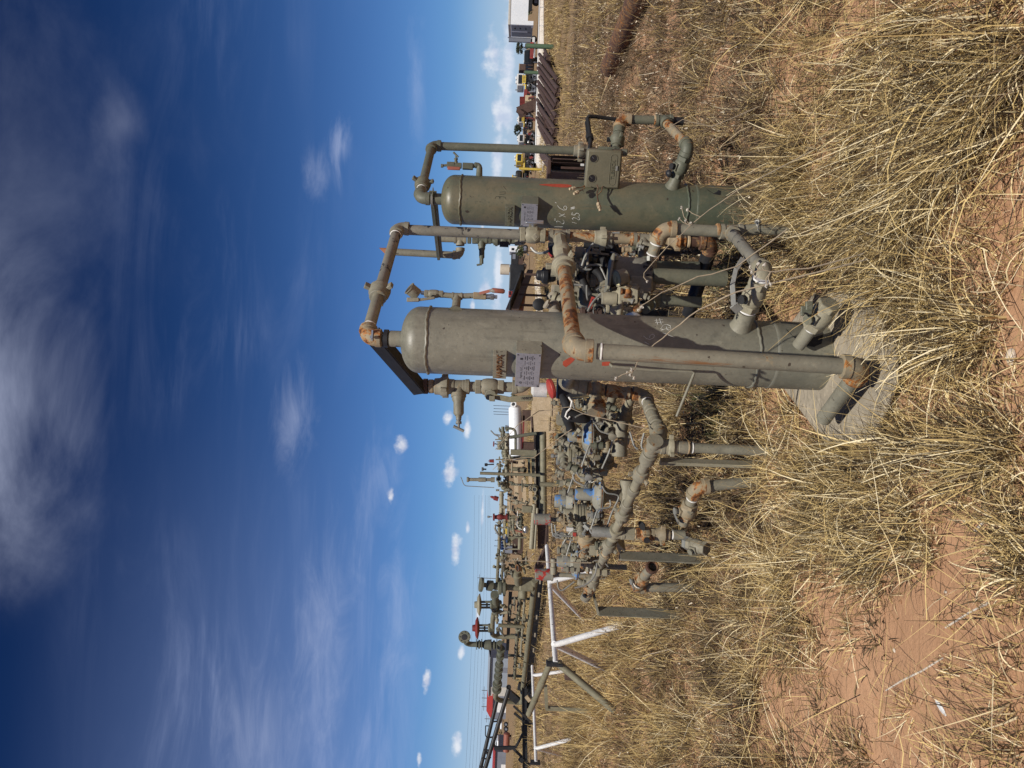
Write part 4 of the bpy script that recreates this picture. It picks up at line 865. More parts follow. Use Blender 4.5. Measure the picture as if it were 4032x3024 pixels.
# bent instrument tubing
def tubing(pts, Y, r=.0065, mat='grey_tube'):
    q = [P(x, y, Y+(dy[0] if dy else 0)) for x, y, *dy in pts]; out = []
    for i in range(len(q)):
        if 0 < i < len(q)-1:
            a, c, b = q[i-1], q[i], q[i+1]; la = min(.03, (a-c).length*.45); lb = min(.03, (b-c).length*.45)
            p0 = c+(a-c).normalized()*la; p1 = c+(b-c).normalized()*lb
            out += [p0, p0*.36+c*.48+p1*.16, p0*.16+c*.48+p1*.36, p1]
        else: out.append(q[i])
    M.part('tubing', MB().tube(out, r, 8), mat)
for pts, Y in (([(2345, 1670), (2362, 1700), (2404, 1708), (2414, 1732), (2395, 1790), (2370, 1845)], 4.85), ([(2362, 1715), (2368, 1735), (2322, 1745), (2290, 1838)], 4.9),
               ([(2368, 1905), (2385, 1942), (2425, 1946), (2440, 1955), (2408, 2020), (2380, 2105), (2330, 2105), (2322, 2084)], 5.3), ([(2402, 1968), (2406, 1998), (2352, 2004), (2324, 2095)], 5.35),
               ([(2185, 2066), (2188, 2102), (2216, 2110), (2250, 2112)], 5.8), ([(2172, 2060), (2176, 2110), (2230, 2125), (2260, 2128)], 5.85), ([(2194, 2285), (2198, 2318), (2212, 2328), (2262, 2290)], 6.1),
               ([(2270, 1858), (2280, 1880), (2330, 1884), (2360, 1876)], 5.2), ([(2255, 1868), (2262, 1895), (2300, 1912)], 5.2), ([(2236, 1940), (2262, 1862)], 5.4), ([(2230, 2190), (2268, 2060), (2258, 2125)], 5.9),
               ([(2480, 1700), (2498, 1760), (2512, 1768)], 4.6), ([(2536, 1705), (2524, 1752), (2530, 1768)], 4.45)): tubing(pts, Y)
for a, b, Y in (((2340, 1815), (2368, 1850), 5.6), ((2296, 1850), (2300, 1895), 5.7), ((2326, 1857), (2390, 1858), 5.3), ((2275, 2290), (2310, 2300), 6.0), ((2380, 2240), (2330, 2250), 6.4), ((2236, 2080), (2290, 2100), 6.0), ((2180, 2200), (2180, 2260), 6.8)):
    p, q = P(*a, Y), P(*b, Y); M.part('valve_body', MB().lathe(p, q-p, [(0, .025), (.01, .03), ((q-p).length*.5, .026), ((q-p).length*.55, .034), ((q-p).length, .03)], 14), 'worn_paint')
for px, py, Y in ((2275, 1690, 4.9), (2395, 1668, 5.0), (2340, 1672, 4.95), (2318, 1888, 5.5), (2280, 2078, 5.9), (2310, 2075, 5.6), (2395, 1690, 5.2), (2420, 1665, 5.1), (2260, 2150, 6.3), (2232, 2112, 6.0), (2290, 2128, 6.0), (2360, 1880, 5.3)):
    M.part('fitting', MB().hexnut(P(px, py, Y), Vector((.5, .2, .6)), .022, .05).lathe(P(px, py, Y), Vector((-.7, -.3, .3)), [(0, .012), (.05, .012), (.05, .017), (.065, .017)], 8), ('worn_paint', 'steel', 'grey_tube', 'tan_paint')[int(px) % 4])
M.part('sight_tag', MB().box(P(2244, 2084, 5.7), (.03, .02, .05)), 'dull_white'); M.part('valve_handle', MB().bar(P(2252, 2098, 5.7), P(2276, 2098, 5.7), .035, .03), 'grey_paint'); M.part('handle_grip', MB().box(P(2262, 2104, 5.68), (.03, .02, .025)), 'red_paint')
M.part('hose', MB().tube([P(2214, 1560, 4.9), P(2224, 1580, 4.85), P(2240, 1618, 4.8), P(2236, 1650, 4.85), P(2250, 1690, 4.9)], [.022, .03, .034, .038, .03], 12), 'black_rubber')
M.part('plug', MB().lathe(P(2256, 1635, 4.8), Vector((-.2, .2, -.9)), [(-.07, .035), (-.03, .045), (.06, .04), (.10, .03), (.12, .012)], 12), 'black_rubber'); M.part('cable', MB().tube([P(2240, 1565, 4.8), P(2252, 1580, 4.75), P(2246, 1608, 4.75), P(2232, 1622, 4.75), P(2226, 1640, 4.75), P(2236, 1650, 4.75), P(2244, 1640, 4.75)], .006, 8), 'tape')

# ------------------------------------------------------------------ loose pipe stubs in the grass
def stub(name, label, root, cpt, tip, Y, yt, r, open_end=False):
    a, c, b = P(*root, Y), P(*cpt, Y), P(*tip, yt); a.z = -.05
    T = Thing(name, label, 'pipe stub', (a.x, a.y, 0), 'short pipe stubs left in the grass'); T.m = T.e = 'rusty_paint'; d = (b-c).normalized()
    T.elbow(c, a, b, r*1.12, 'rusty_paint', 1.35); T.pipe(c+(a-c).normalized()*.05, a, r, 'worn_paint'); T.pipe(c+d*.05, b, r, 'worn_paint')
    T.ball_valve(c+d*.21, d, r, .13, (-.4, .1, .9), 0, 'rusty_paint', 'grey_tube')
    T.part('handle_plate', MB().lathe(c+d*.21+Vector((-.05, .01, .07)), Vector((-.4, .1, .9)), [(-.004, r*1.2), (.005, r*1.2)], 7), 'grey_tube'); T.part('maker_badge', MB().box(c+d*.21+Vector((.0, -.055, .0)), (.03, .006, .03), (Vector((.7, 0, .7)), BACK, Vector((-.7, 0, .7)))), 'worn_paint', bevel=.001)
    if open_end: T.part('open_bore', MB().lathe(b, d, [(-.01, r*1.3), (.03, r*1.35), (.034, r*1.3), (.034, r*1.0), (.0, r*.95)], 20, caps=True), 'rust')
    T.tape(c+d*.1, d, r)
    return T
stub('pipe_stub', 'rusty elbow stub with a closed valve, in the straw nearest the manifold leg', (2990, 1892), (2742, 1918), (2690, 2062), 4.55, 4.75, .034)
S2 = stub('pipe_stub', 'rusty elbow stub with an open bore, standing in straw between the two angle legs', (2720, 2312), (2500, 2312), (2566, 2236), 5.9, 5.5, .036, True)
T = Thing('lost_valve', 'old grey valve body lying half buried in the straw under the drop valve', 'valve', (P(2740, 2135, 5.0).x, 5.0, 0))
a, b = P(2705, 2138, 4.95), P(2790, 2165, 4.8); T.ball_valve((a+b)/2, b-a, .030, .15, (-.4, -.5, .7), 0, 'worn_paint', 'grey_paint'); T.collar(a, b-a, .045, .03, 'grey_tube', 'hex_end', True)

# ------------------------------------------------------------------ chemical injection pot between the vessels
U = Thing('injection_pot', 'grey lubricator pot with gauge, regulator and lever valve on olive legs between the vessels', 'chemical pump', (.48, 4.25, 0))
U.m = U.e = 'tan_paint'; YU = 4.25
c0, c1 = P(2402, 1075, YU), P(2585, 1085, YU); ud = (c1-c0).normalized(); L = (c1-c0).length
U.part('pot', MB().box((c0+c1)/2+Vector((0, .05, 0)), (.20, .16, L), (RIGHT, BACK, UP)), 'chipped_grey', bevel=.035)
U.part('lid', MB().bar(P(2410, 1012, YU-.02), P(2388, 1150, YU-.04), .17, .016, UP), 'grey_paint', bevel=.004)
for px, py in ((2425, 1015), (2556, 1018)): U.part('bolt', MB().hexnut(P(px, py, YU-.04), RIGHT, .016, .03), 'grey_tube')
U.part('leg', MB().tube([P(2570, 1086, YU), P(2570, 1086, YU)-UP*.42], .046, 16), 'green_paint'); U.part('pipe', MB().tube([P(2530, 1205, YU), P(2545, 1195, YU)], .03, 12), 'green_paint')
e = P(2572, 1182, YU); U.route([P(2540, 1216, YU-.1), e, P(2760, 1190, YU)], .031, 'green_paint', 'green_paint')
U.part('side_block', MB().box(P(2520, 1125, YU-.05), (.10, .1, .13)), 'worn_paint', bevel=.012); U.part('bolt', MB().lathe(P(2522, 1152, YU-.1), -BACK, [(0, .018), (.015, .018), (.015, .009), (.025, .009)], 12), 'tan_paint')
gc = P(2444, 1092, YU-.14); U.gauge(gc, Vector((-.3, -.32, .9)), .044, 'worn_paint', 'dial', .055)
U.part('regulator_body', MB().box(P(2470, 1165, YU-.10), (.10, .09, .11)).lathe(P(2455, 1140, YU-.1), RIGHT, [(-.06, .03), (-.05, .042), (-.01, .045), (.0, .035), (.06, .035)], 8).lathe(P(2462, 1195, YU-.1), RIGHT, [(-.05, .05), (-.03, .055), (-.02, .045)], 8), 'tan_paint', bevel=.006)
U.part('inlet_cylinder', MB().lathe(P(2420, 1176, YU-.1), UP, [(-.01, .036), (.05, .036), (.055, .034), (.07, .034)], 20), 'tan_paint'); U.part('foot_ring', MB().lathe(P(2428, 1228, YU-.1), Vector((-.5, -.2, .3)), [(-.02, .04), (.01, .042)], 12), 'tan_paint')
a, b = P(2446, 1192, YU-.16), P(2430, 1290, YU-.25); U.part('lever_valve', MB().tube([a, a*.7+b*.3, b], [.013, .017, .012], 10).hexnut(P(2440, 1255, YU-.2), b-a, .024, .045).hexnut(P(2432, 1280, YU-.24), b-a, .016, .03), 'tan_paint')
U.part('knob', MB().lathe(P(2450, 1272, YU-.26), Vector((-.3, -.8, .2)), [(-.01, .02), (.01, .024), (.02, .018)], 12), 'black_rubber'); U.part('rod', MB().tube([P(2426, 1292, YU-.26), P(2418, 1362, YU-.33)], .0075, 8), 'black_paint')
U.part('cap', MB().lathe(P(2492, 1252, YU-.12), Vector((-.5, -.55, .1)), [(-.05, .03), (-.02, .046), (.01, .046), (.012, .053), (.02, .053), (.022, .044), (.026, .03)], 24), 'steel'); U.part('rag_of_rust', MB().box(P(2500, 1226, YU-.14), (.05, .03, .07), (Vector((.8, 0, .6)), BACK, Vector((-.6, 0, .8)))), 'rusty_paint', bevel=.012)
U.part('base_pipe', MB().tube([P(2565, 1060, 4.5), P(2750, 1062, 4.5)], .05, 14), 'green_paint')
# ------------------------------------------------------------------ engine standing behind the pot
N = Thing('pump_engine', 'small dark engine with grey guard, black hoses and a red shroud behind the pot', 'engine', (.75, 6.6, 0))
YN = 6.5
N.part('guard', MB().box(P(2292, 1052, YN), (.36, .02, .13)).box(P(2312, 1052, YN-.04), (.36, .08, .02)), 'plate_grey', bevel=.006); N.part('frame_rail', MB().bar(P(2420, 960, YN), P(2420, 1240, YN), .05, .06), 'black_paint'); 
N.part('engine_block', MB().box(P(2370, 1060, YN+.25), (.42, .3, .26)), 'black_paint', bevel=.02); N.part('gearbox', MB().box(P(2325, 1170, YN+.2), (.20, .3, .22)), 'grey_paint', bevel=.03)
for q in ([(2330, 960), (2345, 1000), (2372, 1008), (2385, 1050)], [(2340, 1060), (2362, 1080), (2380, 1120), (2352, 1150)], [(2285, 1080), (2305, 1130), (2325, 1160)], [(2300, 960), (2360, 970), (2400, 985)], [(2400, 960), (2430, 1000), (2410, 1040)]): N.part('hose', MB().tube([P(x, y, YN-.1) for x, y in q], .035, 10), 'black_rubber')
for q in ([(2258, 1062), (2320, 1062), (2330, 1056)], [(2260, 1120), (2295, 1122), (2300, 1132)], [(2365, 1050), (2390, 1110)], [(2390, 1098), (2410, 1112)]): N.part('tube_line', MB().tube([P(x, y, YN-.12) for x, y in q], .010, 8), 'grey_tube')
N.part('red_shroud', MB().lathe(P(2185, 974, YN+.4), UP, [(-.07, .08), (.03, .10), (.06, .06)], 18), 'red_paint'); N.part('handle', MB().bar(P(2336, 1170, YN-.2), P(2320, 1220, YN-.2), .025, .03), 'red_paint')
N.part('muffler', MB().lathe(P(2150, 1085, YN+.2), UP, [(-.09, .04), (-.07, .055), (-.03, .06), (-.02, .075), (.03, .075), (.04, .05), (.08, .045), (.09, .03)], 16), 'black_paint', bevel=.006); N.part('fan_hub', MB().lathe(P(2122, 1200, YN+.3), -BACK, [(-.02, .05), (.02, .06), (.03, .03)], 10), 'black_paint')
N.part('side_panel', MB().box(P(2190, 1185, YN+.5), (.3, .05, .10)), 'plate_grey', bevel=.004); N.part('pulley', MB().lathe(P(2185, 1165, YN+.3), RIGHT, [(-.03, .05), (0, .07), (.03, .05)], 18), 'plate_grey')
N.part('skid_beam', MB().bar(P(2225, 900, YN+.8), P(2225, 1250, YN+.8), .1, .06), 'rust_brown'); N.part('post', MB().tube([P(2400, 985, YN), P(2400, 985, YN)-UP*.75], .03, 10), 'black_paint'); N.part('post', MB().tube([P(2400, 1225, YN), P(2400, 1225, YN)-UP*.75], .03, 10), 'black_paint')
N.part('hand_wheel', MB().tube([P(2360, 1225, YN-.3)+Vector((.05*math.cos(a), 0, .05*math.sin(a))) for a in np.linspace(0, 6.283, 21)], .008, 6), 'black_paint')

def pack(T, x0, x1, y0, y1, Y0, Y1, n, w0, w1, mats, seed):
    """small fittings, nipples and bits of tubing filling the gaps of a pipe assembly"""
    q_ = random.Random(seed)
    for i in range(n):
        c = P(q_.uniform(x0, x1), q_.uniform(y0, y1), q_.uniform(Y0, Y1)); r = q_.uniform(w0, w1); d = Vector(q_.choice(((0, 0, 1), (0, 0, 1), (1, .2, 0), (.6, .8, 0), (.3, .2, .9)))).normalized(); k = q_.random(); m = q_.choice(mats)
        if k < .4: T.part('fitting', MB().lathe(c, d, [(-r*2, r*.6), (-r*1.2, r*.6), (-r*1.2, r), (-r*.4, r), (-r*.4, r*.75), (r*.5, r*.75), (r*.5, r*1.1), (r*1.1, r*1.1), (r*1.1, r*.6), (r*2, r*.6)], q_.choice((6, 8, 14))), m)
        elif k < .65: T.part('valve_body', MB().lathe(c, d, [(-r*1.6, r*.8), (-r*1.5, r), (-r, r), (-r*.9, r*.7), (0, r*.9), (r*.9, r*.7), (r, r), (r*1.5, r), (r*1.6, r*.8)], 14).lathe(c, d.cross(Vector((.3, .9, .2))), [(0, r*.5), (r*1.5, r*.5), (r*1.5, r*.8), (r*1.8, r*.8)], 8), m)
        elif k < .82:
            e = c+Vector((q_.uniform(-1, 1), q_.uniform(-.4, .4), q_.uniform(-1, 1)))*r*6; h = (c+e)/2+Vector((q_.uniform(-1, 1), 0, q_.uniform(-1, 1)))*r*3; T.part('tubing', MB().tube([c*(1-t)**2+h*2*t*(1-t)+e*t*t for t in np.linspace(0, 1, 9)], r*.22, 7), 'grey_tube')
        else: T.part('bracket', MB().box(c, (r*2.2, r*.4, r*1.6)), m)
FM = ['worn_paint', 'tan_paint', 'grey_paint', 'worn_paint', 'grey_tube', 'rusty_paint', 'green_paint']
pack(M, 2180, 2380, 1580, 1880, 4.9, 5.9, 85, .012, .034, FM, 3); pack(M, 2200, 2370, 1890, 2260, 5.5, 6.6, 85, .013, .036, FM, 5); pack(M, 2330, 2440, 1600, 1760, 4.7, 5.4, 26, .012, .030, FM, 8)
pack(U, 2390, 2540, 1120, 1240, 4.1, 4.35, 30, .010, .026, FM, 12); pack(U, 2440, 2560, 960, 1060, 4.2, 4.5, 16, .012, .028, FM, 13)
pack(N, 2180, 2420, 960, 1240, 6.2, 6.9, 70, .018, .06, ['black_paint', 'grey_paint', 'plate_grey', 'worn_paint', 'black_rubber', 'tan_paint', 'rust_brown'], 17)
# ------------------------------------------------------------------ production skids behind the manifold
class Skid(Thing):
    """a thing whose parts are read off the photo with a depth that changes along the skid"""
    def __init__(s, name, label, cat, base, depth, group=None):
        super().__init__(name, label, cat, base, group); s.Yd = depth
    def q(s, a, dY=0.0): return P(a[0], a[1], s.Yd(a[1])+dY)
    def rw(s, w, p): return w/2/F*p.y
    def pp(s, a, b, w, mat=None, dY=0.0, name='pipe', cp=()):
        A_, B_ = s.q(a, dY), s.q(b, dY); r = s.rw(w, (A_+B_)/2); d = (B_-A_).normalized(); o = s.part(name, MB().tube([A_, B_], r, 14), mat)
        for f, k, L in cp: s.part('coupling', MB().coupling(A_+(B_-A_)*f, d, r*k, r*L), mat or s.e, o)
        return o
    def path(s, pts, w, mat=None, dY=0.0, name='pipe'):
        q = [s.q(p, dY) for p in pts]; out = []
        for i, c in enumerate(q):
            if 0 < i < len(q)-1:
                la = min((q[i-1]-c).length, (q[i+1]-c).length)*.45; p0 = c+(q[i-1]-c).normalized()*la; p1 = c+(q[i+1]-c).normalized()*la
                out += [p0*(1-t)**2+c*2*t*(1-t)+p1*t*t for t in (0, .25, .5, .75, 1)]
            else: out.append(c)
        return s.part(name, MB().tube(out, s.rw(w, q[0]), 12), mat)
    def stack(s, a, b, prof, mat=None, dY=0.0, name='valve_body'):
        """turned body between two photo points; prof = (fraction, width in pixels)"""
        A_, B_ = s.q(a, dY), s.q(b, dY); L = (B_-A_).length
        return s.part(name, MB().lathe(A_, B_-A_, [(f*L, s.rw(w, A_)) for f, w in prof], 18), mat)
    def gate(s, a, b, w, mat=None, dY=0.0):
        return s.stack(a, b, [(0, w*.8), (0, w), (.12, w), (.12, w*.55), (.3, w*.6), (.38, w*.82), (.62, w*.82), (.7, w*.6), (.88, w*.55), (.88, w), (1, w), (1, w*.8)], mat, dY)
    def beam(s, a, b, w, t, mat=None, dY=0.0, name='beam'):
        A_, B_ = s.q(a, dY), s.q(b, dY); return s.part(name, MB().ibeam(A_, B_, s.rw(t, A_)*2, s.rw(w, A_)*2, s.rw(w*.12, A_)*2), mat)
    def post(s, a, b, w, mat=None, dY=0.0, name='post'):
        A_, B_ = s.q(a, dY), s.q(b, dY); ww = s.rw(w, A_)*2; return s.part(name, MB().bar(A_, B_, ww, ww*.8, (0, -1, 0)), mat)
    def bore(s, p, w, n=(-.3, -1, .1), L=30, mat=None, dY=0.0):
        c = s.q(p, dY); r = s.rw(w, c); n = Vector(n).normalized(); o = s.part('open_pipe', MB().lathe(c, n, [(-s.rw(L, c)*2, r*.8), (-r*.4, r*.8), (-r*.4, r), (r*.3, r), (r*.3, r*.74), (-r*.2, r*.7)], 18), mat)
        s.part('bore', MB().lathe(c, n, [(r*.0, r*.72), (r*.02, r*.71)], 18), 'black_paint', o); return o
rnd = random.Random(4)
def clutter(S, x0, x1, y0, y1, n, w0, w1, mats, dmax=1.2):
    """small valves, unions and fittings packed along the headers"""
    for i in range(n):
        x, y = rnd.uniform(x0, x1), rnd.uniform(y0, y1); w = rnd.uniform(w0, w1); dY = rnd.uniform(-.3, dmax); m = rnd.choice(mats)
        a = rnd.choice(((1, 0), (0, 1), (1, .4), (.2, 1), (0, 1))); L = w*rnd.uniform(.9, 2.2)
        k = rnd.random()
        if k < .45: S.gate((x-a[0]*L/2, y-a[1]*L/2), (x+a[0]*L/2, y+a[1]*L/2), w, m, dY)
        elif k < .8: S.stack((x-a[0]*L/2, y-a[1]*L/2), (x+a[0]*L/2, y+a[1]*L/2), [(0, w*.5), (.1, w*.6), (.35, w*.6), (.4, w), (.6, w), (.65, w*.7), (1, w*.66)], m, dY, 'fitting')
        else: S.pp((x-a[0]*L, y-a[1]*L), (x+a[0]*L, y+a[1]*L), w*.4, m, dY)
OL = ['olive_paint', 'olive_paint', 'tan_paint', 'green_paint', 'grey_paint', 'worn_paint']
K = Skid('production_skid', 'olive pipe skid with a tall vent stack and red valve, seen above the regulators', 'pipe skid', (-1.5, 23, 0), lambda py: 22.5)
K.m = K.e = 'olive_paint'
K.pp((2138, 1700), (2141, 2024), 26, 'olive_paint', 0, cp=((.1, 1.06, .5), (.5, 1.05, .3), (.84, 1.08, .9)))
K.part('end_cap', MB().lathe(K.q((2141, 2028)), -RIGHT, [(0, .105), (.02, .105), (.03, .02)], 18), 'tan_paint')
K.beam((2117, 1700), (2122, 2050), 20, 14, 'black_paint', .9, 'skid_beam'); K.post((2104, 1712), (2108, 2040), 5, 'plate_grey', .85, 'skid_rail')
K.pp((1996, 1706), (1996, 1930), 18, 'tan_paint', .6, cp=((.05, 1.3, 1), (.28, 1.25, .6), (.52, 1.35, .8), (.7, 1.2, 1.5), (.9, 1.3, 1)))
K.pp((1980, 1680), (1982, 1800), 13, 'green_paint', .9, cp=((.2, 1.4, 2), (.5, 1.5, 2), (.85, 1.3, 1.5)))
K.gate((1968, 1738), (1968, 1770), 26, 'olive_paint', .9); K.gate((1988, 1770), (1992, 1800), 26, 'olive_paint', .3); K.pp((1945, 1710), (1980, 1715), 5, 'grey_tube', .5, 'valve_lever'); K.path([(1932, 1695), (1948, 1712), (1966, 1720)], 5, 'grey_tube', .5, 'valve_lever')
K.pp((2008, 1722), (2112, 1706), 14, 'green_paint', -.2, 'leg'); K.path([(1988, 1686), (2030, 1688), (2030, 1772)], 10, 'green_paint', .4)
K.pp((2094, 1640), (2098, 1705), 10, 'rust_brown', .8)
K.post((2010, 1780), (2112, 1784), 22, 'olive_paint', .2, 'leg'); K.post((2010, 1803), (2104, 1800), 12, 'green_paint', .3, 'leg'); K.post((2010, 1818), (2040, 1822), 10, 'rust_brown', .5)
K.post((2082, 1790), (2084, 1870), 10, 'green_paint', .4, 'frame_rail'); K.post((2098, 1790), (2100, 1880), 12, 'green_paint', .4, 'frame_rail')
K.pp((1890, 1863), (2127, 1871), 12, 'olive_paint', -.3, 'post'); K.pp((2126, 1906), (2262, 1912), 18, 'olive_paint', -.5, 'post'); K.post((2010, 1907), (2110, 1911), 8, 'green_paint', .2, 'leg')
K.stack((1838, 1888), (1948, 1889), [(0, 20), (.06, 20), (.10, 13), (.42, 13), (.42, 18), (.68, 18), (.68, 13), (.86, 13), (.86, 20), (1, 20)], 'worn_paint', .2, 'vent_stack')
K.path([(1814, 1878), (1818, 1886), (1827, 1913), (1946, 1920)], 3, 'grey_tube', .2, 'sample_rod')
K.path([(2014, 1846), (2048, 1848), (2062, 1851)], 16, 'olive_paint', 0); K.bore((2066, 1853), 18, (-.2, -.8, -.6), 8, None, 0)
for p, w in (((2106, 1926), 21), ((2106, 1962), 20)): K.bore(p, w, (-.2, -1, .35), 26, None, -.1)
K.stack((1908, 1830), (1945, 1828), [(0, 4), (.02, 12), (.3, 12), (.34, 4), (1, 6)], 'black_paint', .4, 'valve_stem'); K.stack((1922, 1815), (1945, 1815), [(0, 3), (.2, 3), (.2, 12), (1, 14)], 'dark_red', .4, 'actuator_cap'); K.part('tee_bar', MB().tube([K.q((1900, 1840), .3), K.q((1900, 1854), .3)], .03, 8), 'black_paint'); K.pp((1900, 1847), (1915, 1848), 6, 'black_paint', .3, 'valve_stem')
K.gate((1975, 1900), (1995, 1935), 32, 'olive_paint', .3); K.pp((1975, 1935), (1974, 2030), 17, 'tan_paint', .3, cp=((.15, 1.25, .6), (.55, 1.2, .4), (.9, 1.25, .6))); K.stack((1930, 1955), (1962, 1965), [(0, 3), (.2, 10), (.4, 10), (.5, 18), (1, 18)], 'dark_red', .5, 'actuator_cap')
K.stack((1919, 2035), (1938, 2035), [(0, 8), (.4, 9), (.5, 4), (1, 4)], 'grey_tube', .1, 'valve_stem'); K.gate((1941, 2036), (1998, 2036), 28, 'dark_red', 0); K.stack((1998, 2036), (2030, 2036), [(0, 20), (.3, 20), (.4, 14), (1, 16)], 'olive_paint', 0)
K.pp((1967, 2050), (1965, 2160), 13, 'olive_paint', .3, cp=((.1, 1.5, 1), (.3, 1.4, .6), (.7, 1.3, .5))); K.path([(1950, 2068), (1948, 2080), (1958, 2098), (1966, 2112)], 8, 'grey_tube', .1, 'hose')
K.pp((2050, 2020), (2046, 2160), 15, 'olive_paint', .1, cp=((.6, 1.3, .5),)); K.gate((2050, 2025), (2050, 2070), 27, 'green_paint', 0); K.path([(2038, 2012), (2036, 2075), (2055, 2085)], 3, 'tape', -.1, 'tube_line')
K.pp((2104, 1985), (2092, 2160), 19, 'tan_paint', -.2, cp=((.15, 1.15, .8), (.55, 1.1, .4))); K.pp((2116, 2000), (2106, 2160), 9, 'tan_paint', -.3); K.part('instrument_box', MB().box(K.q((2075, 2004), -.2), (.20, .15, .30)), 'olive_paint', bevel=.01)
K.beam((2138, 2052), (2139, 2160), 44, 24, 'rust_brown', .0, 'skid_beam'); K.part('valve_body', MB().lathe(K.q((2070, 2085), -.2), RIGHT, [(-.1, .06), (-.05, .09), (.05, .09), (.1, .06)], 12), 'steel'); K.part('valve_handle', MB().bar(K.q((2028, 2088), -.3), K.q((2058, 2096), -.3), .04, .03), 'orange_red')
K.pp((2013, 2125), (2046, 2104), 14, 'olive_paint', .2); K.post((1985, 1990), (1985, 2120), 9, 'plate_grey', 1.6, 'frame_rail'); K.post((1990, 2075), (2030, 2090), 9, 'green_paint', 1, 'brace'); K.path([(2020, 1990), (2022, 2015), (2040, 2030)], 9, 'worn_paint', .5)
clutter(K, 1955, 2010, 1795, 1935, 34, 7, 18, OL); clutter(K, 1960, 2060, 1935, 2150, 40, 7, 17, OL); clutter(K, 2010, 2100, 1820, 1990, 22, 6, 14, OL, 2); clutter(K, 1960, 2000, 1690, 1790, 10, 8, 15, OL)
K.post((2030, 1830), (2034, 1985), 16, 'plywood', 2.4, 'deck_board'); K.post((2062, 1880), (2066, 2000), 15, 'plywood', 2.4, 'deck_board'); K.post((2088, 1870), (2090, 2000), 14, 'plywood', 2.4, 'deck_board'); K.post((2040, 1810), (2043, 1836), 40, 'plywood', 2.2, 'deck_board'); K.post((2005, 1955), (2005, 2020), 14, 'plywood', 2.5, 'deck_board')

inv = lambda y0, a, y1, b: (lambda py: 1/(1/a+(1/b-1/a)*(py-y0)/(y1-y0)))
J = Skid('production_skid', 'long olive pipe skid at the left with two disc actuators and a flanged gooseneck', 'pipe skid', (-9, 29, 0), inv(2230, 24.0, 2770, 35.0))
J.m = J.e = 'olive_paint'
J.pp((1964, 2160), (1957, 2300), 13, 'olive_paint', .3, cp=((.2, 1.3, .5), (.5, 1.2, .5))); J.bore((1959, 2186), 16, (-.5, -1, .2), 6, None, -.1); J.pp((1978, 2200), (1982, 2245), 14, 'grey_tube', .2, cp=((.3, 1.3, .4),))
J.bore((2040, 2236), 30, (-.05, -.5, .9), 10, 'rust', -.2); J.stack((2036, 2248), (2040, 2296), [(0, 24), (.3, 24), (.32, 34), (.5, 36), (.6, 28), (1, 30)], 'olive_paint', 0)
J.part('manifold_block', MB().box(J.q((2074, 2300), .1), (.42, .36, .5)).lathe(J.q((2060, 2322), .0), RIGHT, [(-.3, .15), (.3, .15)], 16), 'olive_paint', bevel=.05)
J.pp((1990, 2312), (2094, 2318), 23, 'olive_paint', 0, 'riser'); J.stack((1960, 2312), (1996, 2312), [(0, 44), (.15, 58), (.42, 58), (.44, 44), (.52, 44), (.54, 58), (.85, 58), (.9, 30), (1, 28)], 'green_paint', 0, 'flange_pair')
J.stack((1890, 2301), (1960, 2310), [(0, 55), (.14, 56), (.15, 18), (.38, 18), (.40, 40), (.70, 42), (.74, 26), (1, 30)], 'green_paint', 0, 'gate_valve')
for py, mat in ((2381, 'tan_paint'), (2473, 'dark_red')):
    off = -8 if py > 2400 else 0
    o = J.stack((1868+off, py), (1896+off, py), [(0, 24), (.40, 28), (.42, 58), (.60, 78), (.68, 84), (.78, 84), (.86, 66), (1, 30)], mat, 0, 'disc_actuator')
    for dx, dy in ((0, -11), (0, 11)): J.part('yoke_leg', MB().bar(J.q((1894+off, py+dy)), J.q((1936+off, py+dy)), .07, .05, (0, -1, 0)), 'green_paint', o)
    J.part('stem', MB().lathe(J.q((1894+off, py)), J.q((1936+off, py))-J.q((1894+off, py)), [(0, .03), (.18, .03), (.18, .08), (.24, .08), (.24, .03), (.4, .03)], 10), 'green_paint', o)
    J.stack((1930+off, py), (1956+off, py), [(0, 32), (.2, 36), (.5, 30), (1, 26)], 'green_paint', 0, 'actuator_base')
J.gate((1948, 2340), (1952, 2405), 34, 'green_paint', .1); J.path([(1940, 2398), (1944, 2412), (1960, 2412), (1998, 2411)], 14, 'tan_paint', 0); J.path([(1944, 2415), (1940, 2440), (1938, 2500), (1958, 2508), (2028, 2507)], 19, 'olive_paint', 0)
J.pp((1962, 2462), (2060, 2467), 15, 'olive_paint', -.2, 'riser'); J.path([(1962, 2470), (1975, 2490), (1986, 2506)], 8, 'grey_tube', 0, 'hose')
g = J.q((1829, 2508)); gn = Vector((.12, -1, .05))
J.part('pipe_flange', MB().flange(g, gn, .13, .235, .06, 8), 'green_paint'); J.part('bore', MB().lathe(g+gn*.035, gn, [(0, .115), (.004, .11)], 20), 'black_paint'); J.path([(1829, 2508), (1836, 2532), (1852, 2537), (1880, 2537)], 21, 'green_paint', .05, 'gooseneck')
J.gate((1876, 2537), (1898, 2537), 41, 'green_paint', .0); J.stack((1898, 2538), (1932, 2539), [(0, 24), (.1, 22), (.3, 36), (.6, 38), (.7, 40), (1, 40)], 'green_paint', 0); J.gate((1932, 2540), (1958, 2540), 44, 'green_paint', 0)
J.pp((1968, 2530), (1968, 2556), 20, 'green_paint'); 
for a, b, w in ((2556, 2585, 34), (2590, 2612, 28), (2616, 2640, 34), (2645, 2660, 28), (2662, 2690, 34), (2692, 2716, 38)): J.gate((1972-(a-2556)*.10, a), (1972-(b-2556)*.10, b), w, 'green_paint', 0)
J.path([(1956, 2712), (1950, 2746), (1966, 2758), (2044, 2766), (2056, 2764), (2058, 2715)], 20, 'olive_paint', 0, 'return_bend')
